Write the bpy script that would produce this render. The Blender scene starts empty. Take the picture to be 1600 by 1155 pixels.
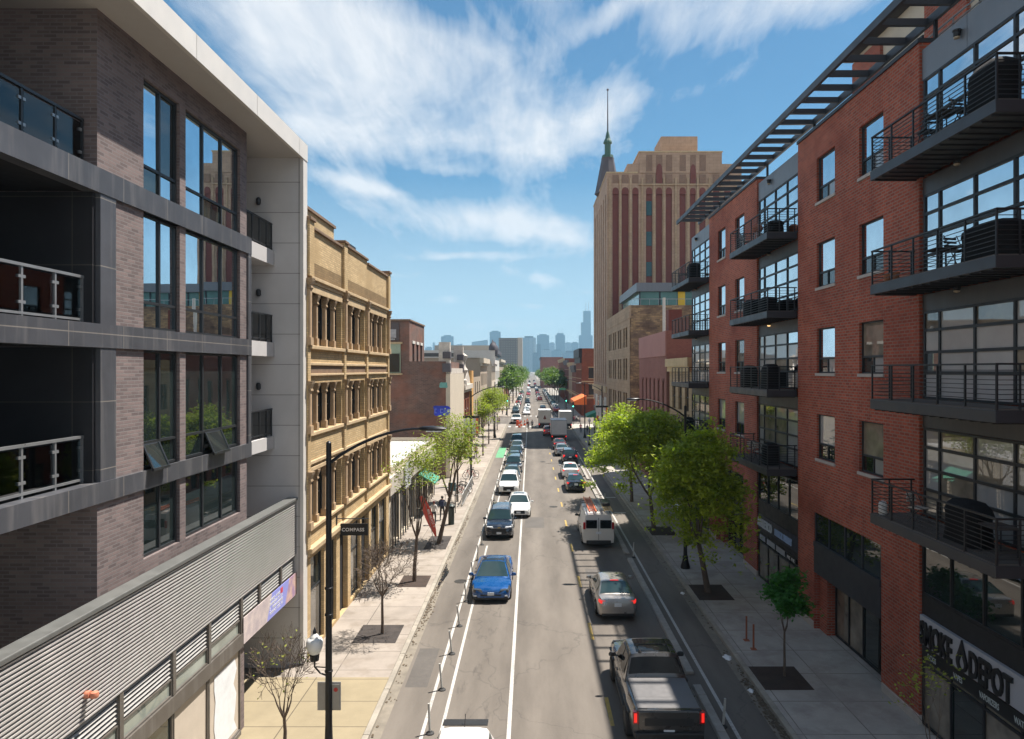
import bpy, bmesh, math, random
from mathutils import Vector, Matrix
R = math.radians
rnd = random.Random(11)
S = bpy.context.scene
COL = S.collection
ORG = {}
MATS = {}

# ---------------------------------------------------------------- mesh helper
class MB:
    def __init__(s):
        s.v = []; s.f = []; s.m = []; s.mi = 0
    def quad(s, *p):
        n = len(s.v); s.v += [tuple(q) for q in p]; s.f.append(tuple(range(n, n + len(p)))); s.m.append(s.mi); return s
    def box(s, x0, x1, y0, y1, z0, z1):
        if x0 > x1: x0, x1 = x1, x0
        if y0 > y1: y0, y1 = y1, y0
        if z0 > z1: z0, z1 = z1, z0
        n = len(s.v)
        s.v += [(x0,y0,z0),(x1,y0,z0),(x1,y1,z0),(x0,y1,z0),(x0,y0,z1),(x1,y0,z1),(x1,y1,z1),(x0,y1,z1)]
        for q in ((3,2,1,0),(4,5,6,7),(0,1,5,4),(1,2,6,5),(2,3,7,6),(3,0,4,7)):
            s.f.append(tuple(n + i for i in q)); s.m.append(s.mi)
        return s
    def rings(s, rs, closed=True, cap=True):
        n = len(s.v); k = len(rs[0])
        for r in rs: s.v += [tuple(p) for p in r]
        for i in range(len(rs) - 1):
            for j in range(k if closed else k - 1):
                a = n + i*k + j; b = n + i*k + (j+1) % k
                s.f.append((a, b, b + k, a + k)); s.m.append(s.mi)
        if cap and closed:
            s.f.append(tuple(n + j for j in range(k))[::-1]); s.m.append(s.mi)
            e = n + (len(rs)-1)*k
            s.f.append(tuple(e + j for j in range(k))); s.m.append(s.mi)
        return s
    def tube(s, pts, rad, n=6, cap=True):
        pts = [Vector(p) for p in pts]
        if not isinstance(rad, (list, tuple)): rad = [rad]*len(pts)
        rs = []; up = None
        for i, p in enumerate(pts):
            d = (pts[min(i+1, len(pts)-1)] - pts[max(i-1, 0)])
            if d.length < 1e-9: d = Vector((0,0,1))
            d.normalize()
            if up is None:
                a = Vector((1,0,0)) if abs(d.x) < .8 else Vector((0,1,0))
            else: a = up
            b = d.cross(a)
            if b.length < 1e-6: b = d.cross(Vector((0,1,0.1)))
            b.normalize(); a = b.cross(d).normalized(); up = a
            rs.append([p + (a*math.cos(t) + b*math.sin(t))*rad[i] for t in [2*math.pi*(q+.5)/n for q in range(n)]])
        return s.rings(rs, True, cap)
    def cyl(s, p0, p1, r0, r1=None, n=12):
        return s.tube([p0, p1], [r0, r0 if r1 is None else r1], n)
    def lathe(s, c, prof, n=12):
        rs = [[(c[0]+r*math.cos(2*math.pi*j/n), c[1]+r*math.sin(2*math.pi*j/n), c[2]+z) for j in range(n)] for r, z in prof]
        return s.rings(rs)
    def ext(s, poly, axis, a, b):
        f = {'x': lambda u, v, w: (w, u, v), 'y': lambda u, v, w: (u, w, v), 'z': lambda u, v, w: (u, v, w)}[axis]
        return s.rings([[f(u, v, a) for u, v in poly], [f(u, v, b) for u, v in poly]])
    def bx(s, ax, c0, c1, u0, u1, z0, z1):
        return s.box(c0, c1, u0, u1, z0, z1) if ax == 'x' else s.box(u0, u1, c0, c1, z0, z1)
    def add(s, o, mat=None):
        n = len(s.v)
        s.v += [tuple(mat @ Vector(p)) for p in o.v] if mat else o.v
        s.f += [tuple(n+i for i in f) for f in o.f]; s.m += o.m
        return s
    def wall(s, ax, c, facing, u0, u1, z0, z1, ops=(), depth=.2):
        P = (lambda u, z, d=0: (c - facing*d, u, z)) if ax == 'x' else (lambda u, z, d=0: (u, c - facing*d, z))
        us = sorted({u0, u1} | {o[0] for o in ops} | {o[1] for o in ops}); zs = sorted({z0, z1} | {o[2] for o in ops} | {o[3] for o in ops})
        us = [u for u in us if u0 - 1e-6 <= u <= u1 + 1e-6]; zs = [z for z in zs if z0 - 1e-6 <= z <= z1 + 1e-6]
        for i in range(len(us)-1):
            run = None
            for j in range(len(zs)):
                solid = False
                if j < len(zs)-1:
                    uc = (us[i]+us[i+1])/2; zc = (zs[j]+zs[j+1])/2
                    solid = not any(o[0] < uc < o[1] and o[2] < zc < o[3] for o in ops)
                if solid and run is None: run = zs[j]
                if not solid and run is not None:
                    s.quad(P(us[i], run), P(us[i+1], run), P(us[i+1], zs[j]), P(us[i], zs[j])); run = None
        for a, b, za, zb in ops:
            s.quad(P(a,za), P(a,zb), P(a,zb,depth), P(a,za,depth)); s.quad(P(b,za), P(b,za,depth), P(b,zb,depth), P(b,zb))
            s.quad(P(a,za), P(a,za,depth), P(b,za,depth), P(b,za)); s.quad(P(a,zb), P(b,zb), P(b,zb,depth), P(a,zb,depth))
        return s

def textmb(txt, size, depth, origin, right, up, align='LEFT', bold=.0, sx=1.0, space=1.0):
    """text as solid letters; right/up give the plane of the writing"""
    cu = bpy.data.curves.new('t', 'FONT'); cu.body = txt; cu.size = size; cu.extrude = depth/2; cu.align_x = align
    cu.offset = bold*size; cu.resolution_u = 3; cu.space_character = space
    ob = bpy.data.objects.new('t', cu); COL.objects.link(ob)
    dg = bpy.context.evaluated_depsgraph_get(); me = bpy.data.meshes.new_from_object(ob.evaluated_get(dg))
    r = Vector(right).normalized(); u = Vector(up).normalized(); n = r.cross(u); o = Vector(origin)
    mb = MB()
    mb.v = [tuple(o + r*v.co.x*sx + u*v.co.y + n*(v.co.z + depth/2)) for v in me.vertices]
    mb.f = [tuple(p.vertices) for p in me.polygons]; mb.m = [0]*len(mb.f)
    bpy.data.objects.remove(ob); bpy.data.meshes.remove(me); bpy.data.curves.remove(cu)
    return mb

def mesh_of(name, mb, mats, off=(0,0,0), smooth=False, ang=40, recalc=True):
    me = bpy.data.meshes.new(name)
    ox, oy, oz = off
    me.from_pydata([(x-ox, y-oy, z-oz) for x, y, z in mb.v], [], mb.f)
    if not isinstance(mats, (list, tuple)): mats = [mats]
    for m in mats: me.materials.append(m)
    if len(mats) > 1: me.polygons.foreach_set('material_index', mb.m)
    if recalc and len(mb.f) < 20000:
        bm = bmesh.new(); bm.from_mesh(me)
        if smooth: bmesh.ops.remove_doubles(bm, verts=bm.verts, dist=1e-4)
        bmesh.ops.recalc_face_normals(bm, faces=bm.faces); bm.to_mesh(me); bm.free()
    if smooth:
        me.polygons.foreach_set('use_smooth', [True]*len(me.polygons)); me.set_sharp_from_angle(angle=R(ang))
    me.update()
    return me

def top(o):
    while o.parent: o = o.parent
    return o
def tag(o, label=None, cat=None, group=None, kind=None):
    if label: o['label'] = label
    if cat: o['category'] = cat
    if group: o['group'] = group
    if kind: o['kind'] = kind
    return o
def thing(name, label, cat, loc=(0,0,0), rz=0, group=None, world=False):
    o = bpy.data.objects.new(name, None); COL.objects.link(o); o.empty_display_size = .3
    o.location = loc; o.rotation_euler = (0,0,rz)
    ORG[o.name] = tuple(loc) if world else (0,0,0)
    return tag(o, label, cat, group)
def part(name, mb, mat, parent, label=None, bevel=0, **kw):
    o = bpy.data.objects.new(name, mesh_of(name, mb, mat, ORG.get(top(parent).name, (0,0,0)), **kw)); COL.objects.link(o)
    o.parent = parent
    if label: o['label'] = label
    if bevel: bev(o, bevel)
    return o
def bev(o, w, seg=2):
    b = o.modifiers.new('b', 'BEVEL'); b.width = w; b.segments = seg; b.limit_method = 'ANGLE'; b.angle_limit = R(40)
def solo(name, mb, mat, label=None, cat=None, group=None, kind=None, bevel=0, **kw):
    xs = [p[0] for p in mb.v]; ys = [p[1] for p in mb.v]; zs = [p[2] for p in mb.v]
    c = ((min(xs)+max(xs))/2, (min(ys)+max(ys))/2, min(zs))
    if kind == 'structure': c = (0,0,0)
    o = bpy.data.objects.new(name, mesh_of(name, mb, mat, c, **kw)); COL.objects.link(o); o.location = c
    if bevel: bev(o, bevel)
    return tag(o, label, cat, group, kind)
def copy_thing(o, loc=None, rz=None, label=None, parent=None, scale=None):
    c = o.copy(); COL.objects.link(c)
    if parent: c.parent = parent
    for ch in o.children: copy_thing(ch, parent=c)
    if loc is not None: c.location = loc
    if rz is not None: c.rotation_euler = (0,0,rz)
    if scale is not None: c.scale = (scale,)*3 if not isinstance(scale, tuple) else scale
    if label: c['label'] = label
    return c

# ---------------------------------------------------------------- materials
def nd(nt, typ, **kw):
    n = nt.nodes.new(typ)
    for k, v in kw.items():
        if k.startswith('i_'):
            key = k[2:]; n.inputs[int(key) if key.isdigit() else key.replace('_', ' ')].default_value = v
        else: setattr(n, k, v)
    return n
def mth(nt, op, a, b=None, c=None, clamp=False):
    n = nt.nodes.new('ShaderNodeMath'); n.operation = op; n.use_clamp = clamp
    for i, x in enumerate((a, b, c)):
        if x is None: continue
        if isinstance(x, (int, float)): n.inputs[i].default_value = x
        else: nt.links.new(x, n.inputs[i])
    return n.outputs[0]
def rgb(c, a=1): return (c[0], c[1], c[2], a)
def mix(nt, fac, a, b, blend='MIX'):
    n = nt.nodes.new('ShaderNodeMix'); n.data_type = 'RGBA'; n.blend_type = blend
    for i, x in ((0, fac), (6, a), (7, b)):
        if isinstance(x, (int, float)): n.inputs[i].default_value = x
        elif isinstance(x, tuple): n.inputs[i].default_value = rgb(x) if len(x) == 3 else x
        else: nt.links.new(x, n.inputs[i])
    return n.outputs[2]
def noise(nt, vec, scale, detail=4, rough=.55, dist=0):
    n = nd(nt, 'ShaderNodeTexNoise', i_Scale=scale, i_Detail=detail, i_Roughness=rough, i_Distortion=dist)
    nt.links.new(vec, n.inputs['Vector']); return n.outputs['Fac']
def mapv(nt, vec, scale=(1,1,1), loc=(0,0,0), rot=(0,0,0)):
    n = nd(nt, 'ShaderNodeMapping'); n.inputs['Scale'].default_value = scale; n.inputs['Location'].default_value = loc; n.inputs['Rotation'].default_value = rot
    nt.links.new(vec, n.inputs['Vector']); return n.outputs[0]
def rng(nt, v, a, b, c=0, d=1):
    n = nd(nt, 'ShaderNodeMapRange', i_1=a, i_2=b, i_3=c, i_4=d); nt.links.new(v, n.inputs[0]); return n.outputs[0]
def base(name):
    m = bpy.data.materials.new(name); m.use_nodes = True; nt = m.node_tree; b = nt.nodes['Principled BSDF']
    MATS[name] = m
    return m, nt, b
def bumpto(nt, b, h, strength, dist=.02):
    n = nd(nt, 'ShaderNodeBump', i_Strength=strength, i_Distance=dist); nt.links.new(h, n.inputs['Height']); nt.links.new(n.outputs[0], b.inputs['Normal'])
def M(name, col, rough=.6, metal=0., var=.15, scale=3., streak=0., bump=0., coat=0., spec=.5, ior=None, emit=None, dirt=None):
    if name in MATS: return MATS[name]
    m, nt, b = base(name)
    b.inputs['Roughness'].default_value = rough; b.inputs['Metallic'].default_value = metal
    b.inputs['Coat Weight'].default_value = coat; b.inputs['Specular IOR Level'].default_value = spec
    if coat: b.inputs['Coat Roughness'].default_value = .04
    if ior: b.inputs['IOR'].default_value = ior
    if emit:
        b.inputs['Emission Color'].default_value = rgb(emit[0]); b.inputs['Emission Strength'].default_value = emit[1]
    if var <= 0: b.inputs['Base Color'].default_value = rgb(col); return m
    tc = nd(nt, 'ShaderNodeTexCoord').outputs['Object']
    f = noise(nt, tc, scale, 6, .6); g = noise(nt, tc, scale*.17, 3)
    v = rng(nt, mth(nt, 'ADD', mth(nt, 'MULTIPLY', f, .6), mth(nt, 'MULTIPLY', g, .4)), .3, .7, 1-var, 1+var)
    c = mix(nt, 1., col, v, 'MULTIPLY')
    if streak:
        st = noise(nt, mapv(nt, tc, (5, 5, .35)), 1., 5, .6)
        st = rng(nt, st, .5, .72)
        c = mix(nt, mth(nt, 'MULTIPLY', st, streak), c, dirt or (.3, .29, .27))
    nt.links.new(c, b.inputs['Base Color'])
    nt.links.new(rng(nt, f, .3, .7, max(0, rough-.08), min(1, rough+.1)), b.inputs['Roughness'])
    if bump: bumpto(nt, b, f, bump)
    return m
def uvz(nt):
    """coordinates that run along a wall (whichever way it faces) and up it"""
    tc = nd(nt, 'ShaderNodeTexCoord').outputs['Object']
    s = nd(nt, 'ShaderNodeSeparateXYZ'); nt.links.new(tc, s.inputs[0])
    g = nd(nt, 'ShaderNodeNewGeometry'); sn = nd(nt, 'ShaderNodeSeparateXYZ'); nt.links.new(g.outputs['True Normal'], sn.inputs[0])
    fx = mth(nt, 'GREATER_THAN', mth(nt, 'ABSOLUTE', sn.outputs[0]), .6)
    fz = mth(nt, 'GREATER_THAN', mth(nt, 'ABSOLUTE', sn.outputs[2]), .6)
    u = mth(nt, 'ADD', mth(nt, 'MULTIPLY', fx, s.outputs[1]), mth(nt, 'MULTIPLY', mth(nt, 'SUBTRACT', 1., fx), s.outputs[0]))
    v = mth(nt, 'ADD', mth(nt, 'MULTIPLY', fz, s.outputs[1]), mth(nt, 'MULTIPLY', mth(nt, 'SUBTRACT', 1., fz), s.outputs[2]))
    c = nd(nt, 'ShaderNodeCombineXYZ'); nt.links.new(u, c.inputs[0]); nt.links.new(v, c.inputs[1])
    return c.outputs[0], tc
def BR(name, c1, c2, mortar, w=.3, h=.1, ms=.012, offset=.5, rough=.85, patch=None, pscale=.35, pth=(.5,.6), var=.25, bump=.3, bias=0., streak=0, dirt=(.1,.1,.1), bands=None, coat=0, spec=.3, loc=(0,0,0)):
    """masonry: bricks, blocks, panels or paving, depending on the sizes"""
    m, nt, b = base(name)
    uv, tc = uvz(nt)
    t = nd(nt, 'ShaderNodeTexBrick', i_Scale=1., i_Mortar_Size=ms, i_Bias=bias, i_Brick_Width=w, i_Row_Height=h, i_Mortar_Smooth=.2)
    t.inputs['Color1'].default_value = rgb(c1); t.inputs['Color2'].default_value = rgb(c2); t.inputs['Mortar'].default_value = rgb(mortar)
    t.offset = offset; t.squash = 1
    nt.links.new(mapv(nt, uv, loc=loc), t.inputs['Vector'])
    f = noise(nt, tc, 1.3, 6, .65); f2 = noise(nt, tc, .23, 3)
    v = rng(nt, mth(nt, 'ADD', mth(nt, 'MULTIPLY', f, .5), mth(nt, 'MULTIPLY', f2, .5)), .3, .7, 1-var, 1+var)
    c = t.outputs['Color']
    if patch:
        pf = rng(nt, noise(nt, mapv(nt, tc, (1, 1, 1.6)), pscale, 5, .62), pth[0], pth[1])
        c = mix(nt, mth(nt, 'MULTIPLY', pf, .75), c, patch)
    c = mix(nt, 1., c, v, 'MULTIPLY')
    if streak:
        st = rng(nt, noise(nt, mapv(nt, tc, (4, 4, .3)), 1., 5, .6), .5, .75)
        c = mix(nt, mth(nt, 'MULTIPLY', st, streak), c, dirt)
    nt.links.new(c, b.inputs['Base Color']); b.inputs['Roughness'].default_value = rough; b.inputs['Specular IOR Level'].default_value = spec
    if bump:
        bumpto(nt, b, mth(nt, 'SUBTRACT', f, mth(nt, 'MULTIPLY', t.outputs['Fac'], 1.2)), bump, .01)
    return m
def GL(name, col=(.015,.02,.022), ior=2.0, rough=.015, var=.4, wob=.03, tint=None):
    """window glass seen from outside: dark room, mirror-like face, slightly wavy"""
    m, nt, b = base(name)
    tc = nd(nt, 'ShaderNodeTexCoord').outputs['Object']
    f = noise(nt, tc, .9, 3)
    nt.links.new(mix(nt, 1., col, rng(nt, f, .3, .7, 1-var, 1+var), 'MULTIPLY'), b.inputs['Base Color'])
    b.inputs['Roughness'].default_value = rough; b.inputs['IOR'].default_value = ior
    if tint: b.inputs['Specular Tint'].default_value = rgb(tint)
    if wob: bumpto(nt, b, noise(nt, tc, .7, 2), wob, .05)
    return m
def MIR(name, tint, rough=.01, wob=.012):
    """coated mirror glass"""
    m, nt, b = base(name); tc = nd(nt, 'ShaderNodeTexCoord').outputs['Object']
    nt.links.new(mix(nt, 1., tint, rng(nt, noise(nt, tc, .6, 3), .3, .7, .85, 1.1), 'MULTIPLY'), b.inputs['Base Color'])
    b.inputs['Metallic'].default_value = 1; b.inputs['Roughness'].default_value = rough
    if wob: bumpto(nt, b, noise(nt, tc, .7, 2), wob, .05)
    return m
def pieces(name, boxes, mat, parent, **kw):
    for q in boxes: part(name, MB().box(*q), mat, parent, **kw)
def LEAF(name, c1, c2, trans=.35):
    m, nt, b = base(name)
    g = nd(nt, 'ShaderNodeNewGeometry')
    tc = nd(nt, 'ShaderNodeTexCoord').outputs['Object']
    f = mth(nt, 'ADD', mth(nt, 'MULTIPLY', g.outputs['Random Per Island'], .6), mth(nt, 'MULTIPLY', rng(nt, noise(nt, tc, .8, 2), .35, .65), .4))
    c = mix(nt, f, c1, c2)
    nt.links.new(c, b.inputs['Base Color']); b.inputs['Roughness'].default_value = .55; b.inputs['Specular IOR Level'].default_value = .3
    t = nd(nt, 'ShaderNodeBsdfTranslucent'); nt.links.new(mix(nt, 1., c, (1.3, 1.5, .5), 'MULTIPLY'), t.inputs[0])
    ms = nd(nt, 'ShaderNodeMixShader', i_0=trans); nt.links.new(b.outputs[0], ms.inputs[1]); nt.links.new(t.outputs[0], ms.inputs[2])
    nt.links.new(ms.outputs[0], nt.nodes['Material Output'].inputs[0])
    return m
# ---------------------------------------------------------------- camera, sun, sky, air
EYE = 11.36
cam = bpy.data.cameras.new('camera'); camo = bpy.data.objects.new('camera', cam); COL.objects.link(camo)
camo.location = (0, 0, EYE); camo.rotation_euler = (R(90), 0, 0)
cam.lens = 24.0; cam.sensor_width = 36; cam.shift_x = -29/1600; cam.clip_end = 20000; cam.clip_start = .1
S.camera = camo
SUNV = Vector((.385, .26, 1)).normalized()
sl = bpy.data.lights.new('sun', 'SUN'); sl.energy = 5.0; sl.angle = R(.53); sl.color = (1, .935, .85)
so = bpy.data.objects.new('sun', sl); COL.objects.link(so); so.location = (60, 40, 160)
so.rotation_euler = SUNV.to_track_quat('Z', 'Y').to_euler()

w = bpy.data.worlds.new('World'); S.world = w; w.use_nodes = True
nt = w.node_tree; bg = nt.nodes['Background']; bg.inputs[1].default_value = .078
sky = nd(nt, 'ShaderNodeTexSky'); sky.sky_type = 'NISHITA'; sky.sun_disc = False
sky.sun_elevation = math.asin(SUNV.z); sky.sun_rotation = math.atan2(SUNV.x, SUNV.y)
sky.altitude = 100; sky.air_density = 1.15; sky.dust_density = .35; sky.ozone_density = 2.2
gen = nd(nt, 'ShaderNodeTexCoord').outputs['Generated']
sp = nd(nt, 'ShaderNodeSeparateXYZ'); nt.links.new(gen, sp.inputs[0])
az = mth(nt, 'ARCTAN2', sp.outputs[0], sp.outputs[1]); el = mth(nt, 'ARCSINE', sp.outputs[2])
# cirrus on a high flat layer, streaked by the wind
zz = mth(nt, 'MAXIMUM', mth(nt, 'ADD', sp.outputs[2], .10), .04)
cx = nd(nt, 'ShaderNodeCombineXYZ')
nt.links.new(mth(nt, 'DIVIDE', sp.outputs[0], zz), cx.inputs[0]); nt.links.new(mth(nt, 'DIVIDE', sp.outputs[1], zz), cx.inputs[1])
pl = cx.outputs[0]
def warp(vec, sc, amt):
    wn = nd(nt, 'ShaderNodeTexNoise', i_Scale=sc, i_Detail=4.); nt.links.new(vec, wn.inputs['Vector'])
    o = nd(nt, 'ShaderNodeVectorMath', operation='SUBTRACT'); nt.links.new(wn.outputs['Color'], o.inputs[0]); o.inputs[1].default_value = (.5, .5, .5)
    wv = nd(nt, 'ShaderNodeVectorMath', operation='MULTIPLY_ADD'); nt.links.new(o.outputs[0], wv.inputs[0]); wv.inputs[1].default_value = (amt, amt, 0); nt.links.new(vec, wv.inputs[2]); return wv.outputs[0]
wp = warp(pl, .6, 1.0)
n1 = noise(nt, mapv(nt, wp, (1.1, .55, 1), rot=(0, 0, R(25))), 1.7, 10, .62, .2)          # billows
n2 = noise(nt, mapv(nt, warp(pl, .7, .35), (4.2, .55, 1), rot=(0, 0, R(-38))), 1.9, 9, .66, .1)  # fibres
n3 = noise(nt, mapv(nt, wp, (.5, .5, 1)), 1.1, 4, .5)                                     # gaps
nz = mth(nt, 'ADD', mth(nt, 'ADD', mth(nt, 'MULTIPLY', n1, .56), mth(nt, 'MULTIPLY', n2, .24)), mth(nt, 'MULTIPLY', n3, .20))
# cloud banks, seen and added: azimuth, elevation, half sizes, tilt, amount
BANKS = [(-.20, .40, .22, .085, .05, .50), (-.05, .365, .15, .060, -.22, .46), (-.33, .47, .20, .085, -.45, .48), (-.25, .325, .13, .028, -.03, .34), (.03, .325, .085, .030, .0, .34),
         (.40, .485, .21, .060, .10, .56), (.14, .49, .10, .020, .5, .40), (.02, .52, .045, .07, .15, .34), (-.10, .213, .155, .034, -.12, .56), (-.26, .262, .10, .012, -.22, .42), (.055, .192, .07, .022, -.25, .42),
         (-.09, .158, .11, .008, -.02, .46), (-.02, .062, .16, .008, .01, .34), (-.2, .135, .07, .006, .04, .34), (.02, .085, .06, .005, -.03, .36), (-.13, .098, .05, .009, .0, .38), (.04, .118, .09, .012, -.25, .34), (.12, .365, .045, .04, .3, .38), (.28, .40, .06, .013, .3, .24), (-.12, .285, .09, .010, .0, .20),
         (.9, .35, .35, .15, .2, .4), (-.9, .35, .35, .15, -.2, .4), (0., 1.25, 1.5, .28, .1, .5), (1.6, .5, .6, .4, .1, .5), (-1.6, .5, .6, .4, .1, .5), (2.7, .6, .8, .45, .0, .6), (-2.7, .6, .8, .45, .0, .6)]  # unseen banks added aside, overhead and behind to brighten the fill light
aw = nd(nt, 'ShaderNodeTexNoise', i_Scale=4.5, i_Detail=5.); nt.links.new(gen, aw.inputs['Vector']); asp = nd(nt, 'ShaderNodeSeparateXYZ'); nt.links.new(aw.outputs['Color'], asp.inputs[0])
az2 = mth(nt, 'ADD', az, mth(nt, 'MULTIPLY', mth(nt, 'SUBTRACT', asp.outputs[0], .5), .16)); el2 = mth(nt, 'ADD', el, mth(nt, 'MULTIPLY', mth(nt, 'SUBTRACT', asp.outputs[1], .5), .05))
tot = None
for a0, e0, sa, se, tl, amt in BANKS:
    da = mth(nt, 'SUBTRACT', az2, a0); de = mth(nt, 'SUBTRACT', el2, e0)
    p = mth(nt, 'ADD', mth(nt, 'MULTIPLY', da, math.cos(tl)), mth(nt, 'MULTIPLY', de, math.sin(tl)))
    q = mth(nt, 'SUBTRACT', mth(nt, 'MULTIPLY', de, math.cos(tl)), mth(nt, 'MULTIPLY', da, math.sin(tl)))
    r2 = mth(nt, 'ADD', mth(nt, 'POWER', mth(nt, 'ABSOLUTE', mth(nt, 'DIVIDE', p, sa)), 2.), mth(nt, 'POWER', mth(nt, 'ABSOLUTE', mth(nt, 'DIVIDE', q, se)), 2.))
    g = mth(nt, 'MULTIPLY', mth(nt, 'EXPONENT', mth(nt, 'MULTIPLY', r2, -1.)), amt)
    tot = g if tot is None else mth(nt, 'ADD', tot, g)
tot = mth(nt, 'MINIMUM', tot, .58)
dens = rng(nt, mth(nt, 'ADD', mth(nt, 'MULTIPLY', nz, 2.5), tot), 1.47, 1.93, 0, 1)
dens = mth(nt, 'POWER', dens, .9)
low = rng(nt, el, .0, .27, 1.0, 0)          # pale air close to the horizon
tintsky = mix(nt, 1., sky.outputs[0], (.31, .545, .635), 'MULTIPLY')
CLOUD = (5.8, 5.85, 6.0)
c = mix(nt, mth(nt, 'MULTIPLY', mth(nt, 'MAXIMUM', low, 0.), .80), tintsky, (5.0, 5.45, 5.8))
c = mix(nt, mth(nt, 'MULTIPLY', dens, .95), c, CLOUD)
nt.links.new(c, bg.inputs[0])

hz = MB().box(-3500, 3500, -60, 6600, -1.2, 560)
hm, hnt, hb = base('air'); hnt.nodes.remove(hb)
pv = nd(hnt, 'ShaderNodeVolumePrincipled', i_Density=.00014); pv.inputs['Color'].default_value = (.42, .74, 1., 1); pv.inputs['Anisotropy'].default_value = .0
hnt.links.new(pv.outputs[0], hnt.nodes['Material Output'].inputs['Volume'])
HAZE = solo('haze', hz, hm, kind='stuff')

S.view_settings.view_transform = 'Standard'; S.view_settings.look = 'None'; S.view_settings.gamma = 1; S.view_settings.exposure = 1.05
cy = S.cycles
cy.max_bounces = 6; cy.diffuse_bounces = 3; cy.glossy_bounces = 4; cy.transmission_bounces = 4; cy.volume_bounces = 0; cy.transparent_max_bounces = 8
cy.use_denoising = True; cy.caustics_reflective = False; cy.caustics_refractive = False; cy.sample_clamp_indirect = 4
S.render.film_transparent = False
# ---------------------------------------------------------------- ground, road, pavements
def asphalt():
    m, nt, b = base('asphalt')
    tc = nd(nt, 'ShaderNodeTexCoord').outputs['Object']
    fine = noise(nt, tc, 14, 5, .7); mid = noise(nt, mapv(nt, tc, (1.2, .22, 1)), .8, 5, .6); big = noise(nt, mapv(nt, tc, (.5, .06, 1)), .6, 3)
    s = nd(nt, 'ShaderNodeSeparateXYZ'); nt.links.new(tc, s.inputs[0])
    # wheel tracks worn pale, oil-dark strip between them
    tr = mth(nt, 'SINE', mth(nt, 'MULTIPLY', mth(nt, 'ADD', s.outputs[0], .05), 2*math.pi/1.62))
    v = mth(nt, 'ADD', mth(nt, 'MULTIPLY', fine, .10), mth(nt, 'ADD', mth(nt, 'MULTIPLY', mid, .45), mth(nt, 'MULTIPLY', big, .45)))
    v = mth(nt, 'ADD', v, mth(nt, 'MULTIPLY', tr, .035))
    c = nd(nt, 'ShaderNodeValToRGB'); nt.links.new(v, c.inputs[0])
    e = c.color_ramp.elements; e[0].position = .37; e[0].color = (.102, .088, .075, 1); e[1].position = .63; e[1].color = (.176, .154, .131, 1)
    # dark stains, mostly in the parking lane
    st = noise(nt, mapv(nt, tc, (1.5, .35, 1)), 1.7, 6, .7)
    lane = mth(nt, 'MULTIPLY', rng(nt, s.outputs[0], -2.9, -2.3, .25, 1), rng(nt, s.outputs[0], -1.4, -.6, 1, .25))
    c2 = mix(nt, mth(nt, 'MULTIPLY', rng(nt, st, .56, .72), mth(nt, 'MULTIPLY', lane, .75)), c.outputs[0], (.058, .052, .047))
    # sealed cracks
    vo = nd(nt, 'ShaderNodeTexVoronoi', feature='DISTANCE_TO_EDGE', i_Scale=.22)
    wv = nd(nt, 'ShaderNodeVectorMath', operation='MULTIPLY_ADD'); wn = nd(nt, 'ShaderNodeTexNoise', i_Scale=.9, i_Detail=5.); nt.links.new(tc, wn.inputs['Vector'])
    nt.links.new(wn.outputs['Color'], wv.inputs[0]); wv.inputs[1].default_value = (1.6, 1.6, 0); nt.links.new(mapv(nt, tc, (1, .55, 1)), wv.inputs[2]); nt.links.new(wv.outputs[0], vo.inputs['Vector'])
    cr = rng(nt, vo.outputs['Distance'], .0, .007, 1, 0)
    c3 = mix(nt, mth(nt, 'MULTIPLY', cr, .35), c2, (.045, .042, .04))
    nt.links.new(c3, b.inputs['Base Color']); b.inputs['Roughness'].default_value = .82; b.inputs['Specular IOR Level'].default_value = .35
    bumpto(nt, b, noise(nt, tc, 60, 3), .25, .01)
    return m
asph = asphalt()
M('ground_m', (.24, .22, .19), .9, var=.2, scale=.3)
M('gutter_m', (.20, .175, .14), .85, var=.35, scale=2.5, streak=.0)
M('curb_m', (.30, .27, .225), .85, var=.3, scale=3, bump=.2)
def WORN(name, col, amt=.5):
    m, nt, b = base(name); tc = nd(nt, 'ShaderNodeTexCoord').outputs['Object']
    f = mth(nt, 'ADD', mth(nt, 'MULTIPLY', noise(nt, tc, 9, 6, .75), .6), mth(nt, 'MULTIPLY', noise(nt, mapv(nt, tc, (1, .3, 1)), 1.2, 4), .4))
    nt.links.new(mix(nt, mth(nt, 'MULTIPLY', rng(nt, f, .48, .62), amt), col, (.13, .12, .105)), b.inputs['Base Color']); b.inputs['Roughness'].default_value = .7
WORN('paint_white', (.46, .445, .415), .6)
WORN('paint_yellow', (.46, .31, .06), .75)
WORN('paint_green', (.10, .34, .17), .7)
BR('pave_pale', (.285, .248, .213), (.32, .28, .242), (.11, .095, .08), 3.6, 1.7, .018, 0, .85, var=.22, bump=.1, patch=(.235, .20, .165), pscale=.8)
BR('pave_tan', (.27, .225, .145), (.30, .25, .165), (.11, .09, .065), 3.9, 1.65, .02, 0, .85, var=.18, bump=.1)
BR('pave_grey', (.36, .33, .295), (.395, .365, .325), (.17, .15, .13), 2.1, 2.1, .018, 0, .85, var=.25, bump=.1, patch=(.30, .27, .24), pscale=.7)
M('mulch', (.048, .040, .036), .95, var=.6, scale=14, bump=1.)
M('soil', (.045, .030, .023), .95, var=.5, scale=10, bump=.8)
M('iron', (.05, .045, .04), .6, metal=.5, var=.3, scale=8, bump=.3)
mt = MATS

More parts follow.
